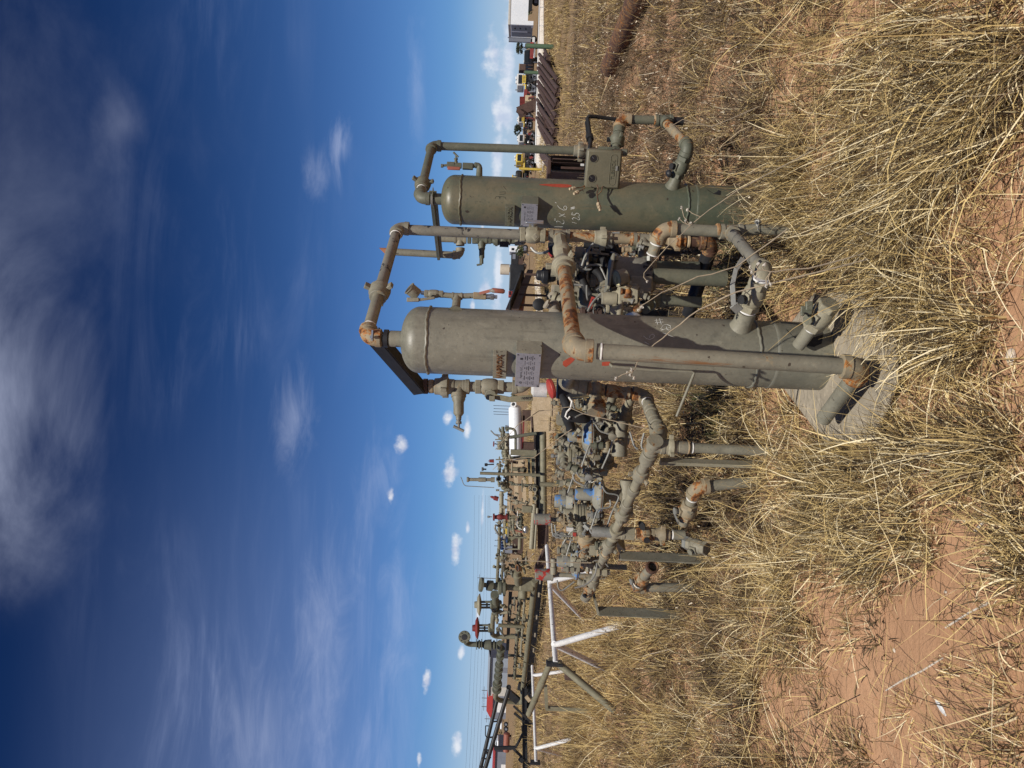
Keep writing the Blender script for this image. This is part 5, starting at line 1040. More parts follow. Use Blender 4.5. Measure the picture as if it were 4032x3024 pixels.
J.pp((2058, 2720), (2106, 2285), 21, 'olive_paint', 0, 'header', cp=((.1, 1.03, .2), (.4, 1.04, .2), (.52, 1.04, .2), (.74, 1.06, 1.2), (.9, 1.03, .2)))
J.pp((2025, 2670), (2048, 2330), 14, 'olive_paint', .5, cp=[(f, 1.3, .8) for f in (.05, .16, .27, .4, .5, .62, .74, .86, .95)]); J.pp((2050, 2580), (2068, 2330), 9, 'tan_paint', .2, cp=[(f, 1.5, 1.2) for f in (.1, .3, .42, .6, .8)])
J.beam((2124, 2270), (2076, 2772), 30, 16, 'black_paint', .2, 'skid_beam'); J.beam((2010, 2330), (1998, 2560), 14, 10, 'black_paint', 1.6, 'frame_rail'); J.beam((2120, 2240), (2160, 2160), 34, 16, 'rust_brown', .4, 'skid_beam')
for py, x0, x1 in ((2355, 2012, 2100), (2440, 2010, 2090), (2500, 2010, 2085), (2580, 2000, 2076), (2660, 2000, 2068)): J.post((x0, py), (x1, py+4), 9, 'green_paint', .9, 'leg')
clutter(J, 1950, 2000, 2165, 2300, 26, 7, 16, OL); clutter(J, 2000, 2075, 2330, 2480, 24, 7, 16, OL); clutter(J, 2030, 2075, 2480, 2680, 16, 7, 14, OL); clutter(J, 1950, 1985, 2320, 2540, 12, 8, 18, OL); clutter(J, 1975, 2090, 2160, 2260, 30, 7, 16, OL)
for py in (2290, 2342, 2430, 2500, 2560, 2640): J.part('clip', MB().box(J.q((2128-(py-2270)*.095, py), -.25), (.16, .02, .05)), 'plate_grey')

# ------------------------------------------------------------------ white pipe racks and the pipes leaning on them
def rack(label, a, b, legs, w, mat='white_paint'):
    A_, B_ = P(*a), P(*b); r = w/2/F*A_.y; T = Thing('pipe_rack', label, 'pipe rack', (A_.x, A_.y, 0), 'white pipe racks'); T.part('top_rail', MB().tube([A_, B_], r, 16), mat)
    T.part('end_stop', MB().box(A_+Vector((0, 0, r*.5)), (.03, .16, .2)), 'black_paint')
    for pa, pb in legs:
        q0 = P(*pa); q1 = P(*pb); q1.z = -.05; T.part('leg', MB().tube([q0, q1], r*1.12, 14), mat)
    return T
rack('white painted pipe rack on splayed legs left of the manifold', (2188, 2612, 9.2), (2154, 2150, 12.0), [((2183, 2540, 9.5), (2480, 2456, 9.35)), ((2180, 2535, 9.5), (2310, 2640, 10.6)), ((2163, 2290, 10.9), (2400, 2230, 10.8)), ((2166, 2300, 10.9), (2165, 2440, 14.0))], 22)
rack('farther white pipe rack, the one beside the black gooseneck frame', (2111, 3002, 15.0), (2096, 2622, 17.5), [((2108, 2948, 15.3), (2300, 2908, 15.0)), ((2108, 2945, 15.3), (2200, 2975, 17.0)), ((2099, 2660, 17.2), (2230, 2640, 17.0))], 13)
T = Thing('loose_pipe', 'olive pipe with a collar lying slantwise against the white rack', 'pipe', (P(2170, 2700, 9.6).x, 9.6, 0)); a, b = P(2172, 2598, 9.25), P(2082, 2812, 10.0); T.part('pipe', MB().tube([a, b], .040, 14), 'olive_paint'); T.part('coupling', MB().coupling(a+(b-a)*.42, b-a, .048, .14), 'olive_paint'); T.part('coupling', MB().coupling(a+(b-a)*.72, b-a, .047, .05), 'olive_paint')
T = Thing('loose_pipe', 'dull olive pipe sloping from the white rack end down into the straw', 'pipe', (P(2330, 2720, 9.3).x, 9.3, 0)); a, b = P(2198, 2612, 9.2), P(2345, 2735, 9.0); b2 = a+(b-a)*1.5; T.part('pipe', MB().tube([a, b2], .044, 14), 'olive_paint'); T.part('block', MB().box(P(2245, 2660, 9.4), (.10, .08, .14)), 'rust_brown', bevel=.006)
T = Thing('steel_channel', 'pale green square post standing in the straw under the rack', 'post', (P(2240, 2760, 12).x, 12, 0)); q0, q1 = P(2135, 2715, 12.0), P(2162, 2790, 12.0); T.part('web', MB().bar(P(2148, 2700, 12), P(2152, 2788, 12), .10, .05), 'olive_paint'); q2 = P(2280, 2795, 12.0); q2.z = -.03; T.part('leg', MB().bar(P(2150, 2788, 12), q2, .07, .05, (0, -1, 0)), 'olive_paint')
# ------------------------------------------------------------------ black gooseneck trailer frame at the far left
X = Skid('gooseneck_frame', 'black tubular gooseneck trailer frame rising to the left edge', 'trailer frame', (-17, 33, 0), lambda py: 33.0)
X.m = 'black_paint'
X.pp((2004, 2712), (1900, 3060), 17, None, -1, 'main_tube'); X.pp((1958, 2752), (1884, 3060), 15, None, 1.5, 'main_tube'); X.bore((2003, 2706), 20, (.35, -1, 0), 5, None, -1)
for a, b in (((1938, 2842), (1976, 2838)), ((1918, 2905), (1957, 2900)), ((1905, 2952), (1936, 2955)), ((1898, 2985), (1925, 2990)), ((1890, 3018), (1912, 3022))): X.post(a, b, 5, None, .2, 'rung')
X.path([(1912, 2858), (1911, 2900), (1928, 2905)], 4, None, .2, 'grab_rail'); X.pp((1912, 2858), (1924, 2858), 4, None, .2, 'grab_rail')
X.beam((2064, 2690), (2068, 3060), 20, 14, None, 0, 'lower_beam'); X.post((1945, 2945), (2030, 2944), 12, None, 0, 'upright'); X.post((2030, 2944), (2060, 2886), 9, None, 0, 'brace'); X.post((2024, 2950), (2058, 2984), 9, None, 0, 'brace'); X.post((2060, 2886), (2056, 2860), 9, None, 0, 'brace')
X.post((2025, 2808), (2090, 2862), 8, None, 0, 'brace'); X.post((2022, 2780), (2098, 2850), 7, None, -1, 'brace'); X.post((2040, 2700), (2086, 2710), 26, None, .4, 'hitch_plate'); X.post((2005, 2730), (2040, 2760), 26, None, .2, 'hitch_plate'); X.post((2046, 2985), (2060, 2996), 18, None, 0, 'foot'); X.post((2058, 2770), (2090, 2780), 20, None, .3, 'hitch_plate')
X.post((2072, 2742), (2086, 2760), 14, 'tan_block', -1, 'wood_block'); X.pp((1930, 2985), (1915, 2960), 10, None, 0, 'brace'); X.post((2060, 2840), (2110, 2846), 12, None, 0, 'foot'); X.post((2066, 3010), (2110, 3014), 12, None, 0, 'foot')
# ------------------------------------------------------------------ far yard
def gz(px, py, Y): q = P(px, py, Y); return q
def boxpx(T, name, x0, x1, y0, y1, Y, dep, mat, bevel=0.0, parent=None):
    """upright box seen between photo columns x0..x1 (top to bottom) and rows y0..y1 at depth Y"""
    a, b = P(x0, y0, Y), P(x1, y1, Y); w, h = abs(a.x-b.x), abs(P(x0, (y0+y1)/2, Y).z-P(x1, (y0+y1)/2, Y).z)
    c = P((x0+x1)/2, (y0+y1)/2, Y)+Vector((0, dep/2, 0)); return T.part(name, MB().box(c, (w, dep, h)), mat, parent, bevel=bevel)
def base_at(px, py, Y): q = P(px, py, Y); return (q.x, Y, 0)
def wheel(T, px, py, Y, r, w=.3, axis=BACK, rim='grey_panel'):
    c = P(px, py, Y); c.z = r-.02; o = T.part('wheel', MB().lathe(c, axis, [(-w/2, r*.86), (-w/2+.03, r), (w/2-.03, r), (w/2, r*.86)], 24), 'black_rubber'); T.part('rim', MB().lathe(c, axis, [(-w/2-.01, r*.5), (w/2+.01, r*.5)], 16), rim, o); return o
# white box trailer at the right edge, a second one behind it
T = Thing('box_trailer', 'big white box trailer at the right edge with black under-run frame', 'trailer', base_at(2110, 60, 100))
Y = 98
a = P(1992, 95, Y); b = P(1992, -420, Y-6); a.z, b.z = 4.05, 4.05; rb = P(1992, 145, Y+9)
sd = (b-a).normalized(); rn_ = Vector((.235, 1, 0)).normalized()
def quad_block(T, name, p, d1, L1, d2, L2, z0, z1, mat, bevel=0): 
    c = [p, p+d1*L1, p+d1*L1+d2*L2, p+d2*L2]; return T.part(name, MB().prism([Vector((q.x, q.y, z0)) for q in c], Vector((0, 0, z1-z0))), mat, bevel=bevel, smooth=False)
quad_block(T, 'box', a, sd, 16, rn_, 7.2, 1.45, 3.75, 'white_panel'); quad_block(T, 'roof_edge', a-sd*.05-rn_*.05, sd, 16.1, rn_, 7.3, 3.752, 4.05, 'concrete', .05)
quad_block(T, 'rear_door', a+rn_*.6-sd*.03, sd, .06, rn_, 2.9, .95, 3.6, 'grey_panel'); quad_block(T, 'rear_door', a+rn_*4.4-sd*.03, sd, .06, rn_, 2.5, .95, 3.6, 'grey_panel'); quad_block(T, 'rear_corner', a, sd, .5, rn_, 1.6, .7, 1.448, 'white_panel'); quad_block(T, 'rear_wall', a+rn_*.02+sd*.02, sd, .3, rn_, 7.0, .75, 1.446, 'grey_panel')  # grey on doors and rear wall paints the shade of a white rear
for k in (.25, .5, .75): T.part('door_hinge', MB().box(a+rn_*1.9-sd*.08+Vector((0, 0, -3.1+k*2.9)), (.12, .12, .2)), 'black_paint')
quad_block(T, 'under_frame', a+sd*1.7-rn_*.02, sd, 14, rn_, .3, .95, 1.448, 'black_paint'); T.part('landing_leg', MB().bar(a+sd*5+Vector((0, 0, -2.8)), a+sd*7.5+Vector((0, 0, -4.0)), .2, .2, (0, -1, 0)), 'black_paint'); quad_block(T, 'skid_runner', a+sd*3.6-rn_*.1, sd, 12, rn_, .3, .25, .6, 'white_paint')
for k in (0.6, 1.6, 11, 12.3): wheel(T, 0, 0, 1, .5); 
for o, k in zip([o for o in T.root.children if o.name.startswith('wheel')], (3.0, 4.2, 11, 12.3)):
    q = a+sd*k+rn_*1.0; q.z = .48
    me = o.data; cen = sum((Vector(v.co) for v in me.vertices), Vector())/len(me.vertices)
    for ob in [o]+list(o.children):
        for v in ob.data.vertices: v.co = v.co-cen+(q-T.base)
T = Thing('box_trailer', 'narrow grey end of another trailer just left of the big white box', 'trailer', base_at(2105, 160, 108)); boxpx(T, 'rear_door', 2003, 2090, 149, 166, 108, .3, 'grey_panel'); boxpx(T, 'corner_post', 1999, 2093, 144, 149, 107.8, .4, 'white_panel'); boxpx(T, 'bumper', 2096, 2106, 146, 166, 107.8, .3, 'white_paint'); wheel(T, 2100, 155, 108.5, .5)
def crown(name, T, c, rx, rz, n, mat, leaf=.12, seed=1):
    r_ = np.random.default_rng(seed); pts = r_.normal(size=(n*3, 3)); pts /= np.linalg.norm(pts, axis=1)[:, None]; pts *= (r_.random((n*3, 1))**.45)
    k = vnoise(pts[:, 0]*3+9, pts[:, 2]*3+5, seed) > .38; pts = pts[k][:n]; pts = pts*np.array([rx, rx*.8, rz])+np.array(c)
    u = r_.normal(size=(len(pts), 3))*leaf; w = r_.normal(size=(len(pts), 3))*leaf; v = np.stack([pts-u, pts+w, pts+u, pts-w], 1).reshape(-1, 3)
    mb = MB(); mb.v = [Vector(x) for x in v]; mb.f = [(i*4, i*4+1, i*4+2, i*4+3) for i in range(len(pts))]; mb.mi = [0]*len(pts); return T.part(name, mb, mat, smooth=False)
def tree(name, label, px0, px1, py, Y, rx, mat, seed, cat='bush', n=500, group=None):
    a, b = P(px0, py, Y), P(px1, py, Y); T = Thing(name, label, cat, (b.x, Y, 0), group); h = a.z; cz = (a.z+max(b.z, .2))/2
    T.part('trunk', MB().tube([Vector((b.x, Y, -.1)), Vector((b.x+.1, Y, cz*.6)), Vector((b.x-.05, Y, cz*1.1))], [rx*.07, rx*.05, rx*.03], 8), 'bark')
    for k in range(4): T.part('limb', MB().tube([Vector((b.x, Y, cz*.5)), Vector((b.x+rx*.6*math.cos(k*1.7), Y+rx*.4*math.sin(k*1.7), cz*1.15))], [rx*.035, rx*.012], 6), 'bark')
    crown('crown', T, (b.x, Y, cz), rx, (a.z-max(b.z, .2))/2, n, mat, rx*.075, seed); return T
tree('bush', 'dark round bush between the two light trucks', 2024, 2052, 512, 92, .75, 'leaf_dark', 3); tree('bush', 'feathery grey-green bush behind the dark pickup', 2032, 2060, 190, 110, 1.0, 'leaf_dark', 4); tree('bush', 'low green bush under the tan tank', 2030, 2062, 992, 60, .55, 'leaf_green', 5, n=350)
# dark pickup seen from behind
def pickup(px0, px1, py0, py1, Y, label):
    T = Thing('pickup_truck', label, 'pickup', base_at(px1, (py0+py1)/2, Y)); w = abs(P(px1, py0, Y).x-P(px1, py1, Y).x); c = P(px1, (py0+py1)/2, Y); cx = c.x
    T.part('body', MB().rings([[Vector((cx+sx*w/2*k, Y+dy, z)) for sx, z in ((-.9, .45), (.9, .45), (1, .75), (.97, 1.05), (-.97, 1.05), (-1, .75))] for dy, k in ((0, .96), (.1, 1), (4.8, 1), (5.2, .9))]), 'black_paint', bevel=.04)
    T.part('cab', MB().rings([[Vector((cx+sx*w/2*k, Y+dy, z)) for sx, z in ((-.92, 1.05), (.92, 1.05), (.76, 1.72), (-.76, 1.72))] for dy, k in ((1.6, .98), (2.0, 1), (3.4, 1), (3.9, .92))]), 'black_paint', bevel=.06)
    T.part('rear_window', MB().box(Vector((cx, Y+1.58, 1.38)), (w*.66, .03, .42)), 'glass_dark'); T.part('tailgate', MB().box(Vector((cx, Y-.02, .82)), (w*.8, .05, .42)), 'dark_red', bevel=.02); T.part('bumper', MB().box(Vector((cx, Y-.1, .5)), (w*.95, .15, .18)), 'steel', bevel=.03)
    for s_ in (-1, 1): T.part('tail_light', MB().box(Vector((cx+s_*w*.45, Y-.03, .85)), (.12, .05, .35)), 'red_paint'); T.part('roof_light', MB().box(Vector((cx+s_*w*.25, Y+2.0, 1.76)), (.3, .1, .06)), 'white_paint')
    for sx in (-1, 1):
        for dy in (.9, 4.2):
            q = T.part('wheel', MB().lathe(Vector((cx+sx*w*.43, Y+dy, .38)), RIGHT, [(-.13, .33), (-.1, .38), (.1, .38), (.13, .33)], 20), 'black_rubber'); T.part('rim', MB().lathe(Vector((cx+sx*w*.43, Y+dy, .38)), RIGHT, [(-.135, .2), (.135, .2)], 12), 'steel', q)
    return T
pickup(2048, 2094, 166, 232, 88, 'dark pickup parked behind the green posts')
T = Thing('equipment_crate', 'small brown steel crate on a stand beside the dark pickup', 'crate', base_at(2090, 262, 86)); boxpx(T, 'crate_body', 2045, 2070, 250, 276, 86, 1, 'rust_brown', .05); boxpx(T, 'stand', 2070, 2098, 254, 258, 86.2, .1, 'rust_brown'); boxpx(T, 'stand', 2070, 2098, 268, 272, 86.2, .1, 'rust_brown'); boxpx(T, 'crate_lid', 2043, 2045, 249, 277, 86, 1.1, 'tan_block')
for px0, px1, py, Y, w, lab in ((2070, 2186, 181, 41, 18, 'thick green steel post in front of the dark pickup'), (2064, 2153, 284, 56, 13, 'thinner green steel post beside the white truck')):
    a, b = P(px0, py, Y), P(px1, py+4, Y); b.z = -.1; T = Thing('guard_post', lab, 'post', (b.x, Y, 0), 'green guard posts'); r = w/2/F*Y; T.part('post', MB().lathe(b, UP, [(0, r), (a.z+.1, r)], 18), 'green_post'); T.part('cap', MB().lathe(Vector((b.x, Y, a.z)), UP, [(0, r*1.04), (.02, r), (.04, r*.5)], 18), 'rust_brown')
def work_truck(px0, px1, py0, py1, Y, label, cabmat, bedmat, stair=True):
    T = Thing('work_truck', label, 'truck', base_at(px1, (py0+py1)/2, Y)); k = (px1-px0); h = py1-py0; f = lambda a: px0+k*a; g = lambda a: py0+h*a
    cab = boxpx(T, 'cab', f(.08), f(.48), g(0), g(.62), Y, 2.2, cabmat, .12); boxpx(T, 'windscreen', f(.16), f(.36), g(.08), g(.54), Y-.03, .05, 'glass_dark', 0, cab); boxpx(T, 'roof_light', f(0), f(.08), g(.15), g(.3), Y+.5, .4, 'white_paint', .05); boxpx(T, 'roof_light', f(0), f(.08), g(.36), g(.5), Y+.5, .4, 'white_paint', .05)
    boxpx(T, 'chassis', f(.55), f(.84), g(.02), g(1), Y+.4, 3.5, 'black_paint', .04); boxpx(T, 'fuel_tank', f(.66), f(.8), g(.45), g(.7), Y+.2, .8, 'steel', .08)
    if stair:
        st = boxpx(T, 'side_panel', f(.38), f(.58), g(.1), g(.5), Y-.2, .06, bedmat); 
        for i in range(5): boxpx(T, 'slat', f(.42), f(.54), g(.13+.07*i), g(.155+.07*i), Y-.24, .04, 'black_paint', 0, st)
        boxpx(T, 'side_panel', f(.40), f(.60), g(.56), g(.62), Y-.2, .06, bedmat); boxpx(T, 'side_panel', f(.52), f(.58), g(.62), g(1), Y-.2, .06, bedmat)
    else: boxpx(T, 'deck', f(.5), f(.58), g(.3), g(1), Y+.3, 2.2, bedmat, .03)
    T.part('exhaust_stack', MB().tube([P(f(-.02), g(.85), Y+1), P(f(.35), g(.84), Y+1)], .06, 8), 'steel')
    for q in (.15, .3, .75, .9): wheel(T, 2100, g(q), Y+.6, .5, .35)
    return T
work_truck(2030, 2100, 288, 366, 84, 'white cab truck with a yellow slatted side behind the rusty pipe stack', 'dull_white', 'yellow_paint')
work_truck(2036, 2098, 527, 580, 80, 'white cab truck with black windows just right of the thin standpipe', 'dull_white', 'black_paint', False)
work_truck(2026, 2098, 603, 660, 76, 'bright yellow cab truck between the standpipe and the green vessel', 'yellow_paint', 'yellow_paint', False)
work_truck(2036, 2085, 455, 500, 112, 'far truck with a small yellow slatted side, right of the round bush', 'dull_white', 'yellow_paint')
T = Thing('dozer', 'black machine with a pale yellow roof at the edge of the green vessel', 'machine', base_at(2075, 690, 78)); boxpx(T, 'engine_cowl', 2030, 2056, 668, 708, 78, 2.5, 'black_paint', .2); boxpx(T, 'canopy', 2016, 2021, 688, 712, 78, 1.6, 'yellow_paint', .02); boxpx(T, 'canopy_post', 2020, 2040, 690, 693, 78, .1, 'black_paint'); boxpx(T, 'canopy_post', 2020, 2040, 706, 709, 78, .1, 'black_paint'); boxpx(T, 'track', 2058, 2082, 664, 714, 78.2, .6, 'black_rubber', .25); boxpx(T, 'yellow_panel', 2022, 2032, 695, 706, 77.9, .1, 'yellow_paint')
a, b = P(2045, 663, 50), P(2141, 668, 50); b.z = -.1; T = Thing('guard_post', 'bright yellow post standing right of the green vessel', 'post', (b.x, 50, 0), 'yellow guard posts'); T.part('post', MB().lathe(b, UP, [(0, .085), (a.z+.1, .085), (a.z+.14, .04)], 14), 'yellow_paint'); T.part('base_collar', MB().lathe(Vector((b.x, 50, 0)), UP, [(-.05, .13), (.1, .13), (.12, .09)], 14), 'concrete')
# rusty chute and other steel between the trucks
T = Thing('steel_chute', 'open rusty steel chute tilted on the ground behind the pipe stack', 'chute', base_at(2105, 435, 70)); q0, q1 = P(2040, 440, 70), P(2112, 408, 70); d = (q1-q0).normalized()
T.part('side_plate', MB().bar(q0, q1, .9, .06, BACK).bar(q0+Vector((.0, .6, 0)), q1+Vector((0, .6, 0)), .06, .9, (0, 0, 1)), 'rust_beam'); T.part('bottom_plate', MB().bar(P(2104, 400, 69.8), P(2108, 440, 69.8), .3, .08, BACK), 'rust_brown'); T.part('mouth_frame', MB().bar(P(2036, 434, 69.8), P(2060, 450, 69.8), .35, .3, BACK), 'rust_beam')
T = Thing('red_machine', 'dark red finned machine lying behind the tan block', 'machine', base_at(2090, 395, 80)); boxpx(T, 'frame', 2062, 2076, 350, 415, 80, 1.2, 'dark_red', .05)
for k in range(8): T.part('fin', MB().bar(P(2046, 385+k*5, 80), P(2064, 385+k*5, 80), .08, .5, (0, -1, 0)), 'dark_red')
T = Thing('stone_block', 'square tan block on the ground in front of the red machine', 'block', base_at(2092, 388, 74)); boxpx(T, 'block', 2068, 2087, 374, 398, 74, 1, 'tan_block', .04); boxpx(T, 'pallet', 2088, 2092, 372, 400, 74, 1, 'plywood')
T = Thing('rail_fence', 'long low white pipe rail along the far gravel track', 'fence', base_at(2125, 400, 66)); ra, rb = P(2126, -40, 72), P(2108, 640, 56); T.part('rail', MB().tube([ra, rb], .06, 8), 'white_paint')
for k in range(9): q = ra+(rb-ra)*k/8; T.part('rail_post', MB().tube([q, Vector((q.x, q.y, -.05))], .05, 8), 'white_paint')
# stack of rusty casing on the ground
NP = 17
for k in range(NP):
    t = k/(NP-1); near = PZ(2198-20*t-6*math.sin(k*2.1), 318+t*285, .12); py_ = 318+t*285; far_ = P(2124+5*math.sin(k*1.7)-6*t, py_-104, near.y+13+1.2*math.sin(k)); d = (far_-near).normalized(); L = (far_-near).length
    T = Thing('casing_pipe', 'rusty steel casing pipe lying side by side with others on the far ground', 'steel pipe', (near.x, near.y, 0), 'rusty casing pipes laid in a row')
    T.part('pipe', MB().lathe(near, d, [(.03, .06), (0, .098), (L, .098)], 14, True), 'rust_brown' if k % 3 else 'rust_beam'); T.part('thread_collar', MB().lathe(near+d*.25, d, [(-.12, .110), (.1, .110)], 14), 'rust_beam')
q0, q1 = P(2150, 225, 40), P(2142, 520, 38); T = Thing('timber_sleeper', 'dark timber sleeper carrying the far end of the rusty pipes', 'timber', (q0.x, q0.y, 0)); T.part('sleeper', MB().bar(Vector((q0.x, q0.y, q0.z-.12)), Vector((q1.x, q1.y, q1.z-.12)), .25, .25, UP), 'rust_beam')
for k in range(6):
    near = PZ(2150+2*k, 300-14*k, .28); d = (PZ(2116, 200-14*k, .28)-near); d.z = 0; d = d.normalized()
    T = Thing('casing_pipe', 'rusty casing pipe in the upper layer beside the thinner green post', 'steel pipe', (near.x, near.y, 0), 'rusty casing pipes of the upper layer'); c = Vector((near.x, near.y, .28)); T.part('pipe', MB().lathe(c, d, [(.02, .075), (0, .098), (10, .098)], 14), 'rust_beam'); T.part('thread_collar', MB().lathe(c+d*.2, d, [(-.1, .108), (.1, .108)], 14), 'rust_brown')
# brown beams and painted block right of the green vessel
T = Thing('steel_beam', 'dark brown channel beam standing on its flange beside the green vessel', 'steel beam', base_at(2320, 640, 15.5), 'brown channel beams'); 
Y = 14.5
boxpx(T, 'web', 2172, 2330, 644, 676, Y+.25, .2, 'black_paint'); boxpx(T, 'flange', 2168, 2330, 676, 682, Y, .5, 'rust_brown', .01); boxpx(T, 'flange', 2166, 2330, 638, 644, Y, .5, 'rust_brown', .01); boxpx(T, 'end_plate', 2156, 2170, 628, 684, Y-.02, .5, 'rust_beam', .01)  # black webs paint in the dark voids inside the channels
boxpx(T, 'web', 2180, 2330, 616, 638, Y+.3, .2, 'black_paint'); boxpx(T, 'flange', 2176, 2330, 626, 629, Y, .4, 'rust_brown'); boxpx(T, 'flange', 2170, 2330, 611, 617, Y, .4, 'rust_brown', .01); boxpx(T, 'stiffener', 2206, 2300, 655, 668, Y+.12, .1, 'rust_beam'); boxpx(T, 'label_tag', 2286, 2300, 644, 654, Y-.03, .02, 'dull_white')  # black web again colours in the shaded void
T = Thing('steel_beam', 'long brown beam lying on the ground, slanting away behind the standpipe', 'steel beam', base_at(2140, 600, 27), 'brown channel beams'); q0, q1 = PZ(2128, 600, .25), PZ(2170, 652, .25); T.part('flange', MB().bar(q0, q1, .5, .12, UP), 'rust_brown'); T.part('web', MB().bar(q0-UP*.12, q1-UP*.12, .12, .2, UP), 'rust_beam')
T = Thing('barricade', 'red painted block with a pale end lying behind the green vessel', 'barricade', base_at(2260, 694, 17)); boxpx(T, 'red_panel', 2184, 2222, 678, 712, 17, .2, 'red_paint', .01); boxpx(T, 'pale_end', 2222, 2240, 678, 712, 16.9, .25, 'concrete', .01); boxpx(T, 'lower_channel', 2240, 2300, 700, 760, 17, .4, 'olive_paint', .02); boxpx(T, 'white_board', 2182, 2208, 705, 713, 16.8, .05, 'white_paint')
# big rusty pipe lying in the grass, upper right
T = Thing('line_pipe', 'thick rusty line pipe lying in the grass at the right edge', 'steel pipe', base_at(2500, 100, 8)); a, b = PZ(2398, 268, .13), PZ(2560, -130, .13); r = .145; d = (b-a).normalized(); T.part('pipe', MB().lathe(a, d, [(.0, r*.8), (0, r), ((b-a).length, r)], 28), 'rust'); T.part('bevelled_end', MB().lathe(a, d, [(-.012, r*.93), (0, r*1.004), (.05, r*1.004)], 28), 'rust_brown'); 
for f in (.35, .7): T.part('weld_bead', MB().lathe(a+(b-a)*f, d, [(-.012, r), (0, r*1.03), (.012, r)], 28), 'rust_brown')
# between the vessels: tan tank, incline conveyor, red truck, gravel heap rail
T = Thing('storage_tank', 'pale tan cylindrical tank on the horizon between the two vessels', 'tank', base_at(2060, 1062, 150)); q = P(2006, 1062, 150); T.part('shell', MB().lathe(Vector((q.x, 150, q.z)), UP, [(0, 1.06), (1.8, 1.06), (1.88, .9)], 28), 'tank_tan'); T.part('stand', MB().box(Vector((q.x, 150, q.z/2)), (.9, .9, q.z)), 'yellow_paint'); T.part('ladder', MB().bar(Vector((q.x+1.0, 149.6, q.z)), Vector((q.x+1.0, 149.6, q.z+1.8)), .08, .08), 'black_paint')
T = Thing('incline_conveyor', 'long dark rusty conveyor leaning up behind the gauge of the grey vessel', 'conveyor', base_at(2100, 1150, 34)); 
T.part('top_rail', MB().bar(P(2065, 1052, 40), P(1998, 1222, 30), .10, .14), 'rust_brown'); T.part('deck', MB().bar(P(2062, 1070, 40), P(2005, 1230, 30), .9, .06), 'black_paint'); T.part('lower_rail', MB().bar(P(2088, 1066, 40), P(2028, 1222, 30), .12, .3), 'rust_beam'); T.part('hopper', MB().box(P(2035, 1095, 38), (1.3, .8, .75)), 'black_paint', bevel=.05); T.part('side_sheet', MB().bar(P(2055, 1140, 36), P(2040, 1220, 31), .06, .45), 'orange_red')
for py in (1080, 1120, 1160, 1200): q = P(2068-(py-1060)*.25, py, 37-(py-1060)*.04); T.part('leg', MB().bar(q, Vector((q.x, q.y, -.05)), .1, .1, (0, -1, 0)), 'rust_brown')
T = Thing('red_truck', 'small red truck cab on the horizon right of the grey vessel', 'truck', base_at(2050, 1160, 120)); boxpx(T, 'cab', 2002, 2018, 1145, 1168, 120, 2, 'red_paint', .08); boxpx(T, 'window', 2004, 2010, 1148, 1162, 119.9, .05, 'glass_dark'); boxpx(T, 'bed', 2016, 2030, 1145, 1190, 120.3, 2, 'black_paint', .05); wheel(T, 2040, 1152, 120.2, .5); wheel(T, 2040, 1180, 120.2, .5)
T = Thing('white_trailer', 'small white site trailer seen through the pipework left of the green vessel', 'trailer', base_at(2060, 975, 110)); boxpx(T, 'body', 2006, 2044, 968, 992, 110, 3, 'white_panel', .04); boxpx(T, 'window', 2014, 2024, 976, 986, 109.95, .05, 'glass_dark'); wheel(T, 2050, 975, 110.3, .45); wheel(T, 2050, 986, 110.3, .45)
T = Thing('generator', 'black skid generator under the tan tank', 'generator', base_at(2070, 1020, 90)); boxpx(T, 'housing', 2012, 2042, 994, 1050, 90, 2, 'black_paint', .05); boxpx(T, 'louvre', 2018, 2030, 1000, 1020, 89.95, .05, 'grey_panel'); boxpx(T, 'skid', 2042, 2060, 994, 1052, 90, 2.2, 'rust_brown')
# left of the grey vessel: white propane tank, red machine, engine, far yard line
T = Thing('pressure_tank', 'white horizontal pressure tank on a red stand left of the grey vessel', 'tank', base_at(2080, 1690, 36)); Y = 36
a, b = P(2028, 1606, Y), P(2032, 1800, Y); d = (b-a).normalized(); r = .315; L = (b-a).length
T.part('shell', MB().lathe(a, d, [(-.16, .02), (-.13, .15), (-.06, .26), (.02, r), (L-.02, r), (L+.06, .26), (L+.13, .15), (L+.16, .02)], 32), 'white_panel'); T.part('manway', MB().flange(P(2022, 1592, Y-.35), Vector((.25, -.9, .3)), .09, .15, .04, 8), 'white_paint'); T.part('manway_bore', MB().lathe(P(2022, 1592, Y-.35)+Vector((.008, -.03, .01)), Vector((.25, -.9, .3)), [(0, .085), (.004, .08)], 16), 'black_paint')
for py in (1635, 1760): q = P(2060, py, Y); T.part('stand', MB().box(Vector((q.x, Y, q.z/2)), (.5, .5, q.z+.1)), 'rust_brown'); 
T.part('saddle', MB().box(P(2060, 1700, Y), (1.6, .5, .08)), 'dark_red'); T.part('relief_valve', MB().lathe(P(2006, 1680, Y), UP, [(-.05, .05), (.12, .05), (.14, .07), (.2, .07)], 10), 'steel')
T = Thing('red_machine', 'red wheeled pump with white tank lying behind the nameplate of the grey vessel', 'machine', base_at(2200, 1535, 13)); q = P(2170, 1530, 13); T.part('red_wheel', MB().lathe(q, Vector((-.3, -.2, 1)), [(-.05, .12), (-.03, .18), (.03, .18), (.05, .12)], 20), 'red_paint', bevel=.01); T.part('white_drum', MB().lathe(P(2122, 1535, 13.3), UP, [(-.14, .13), (.10, .13), (.14, .06)], 20), 'dull_white'); T.part('stand', MB().box(Vector((q.x, 13.2, .35)), (.35, .35, .75)), 'black_paint')
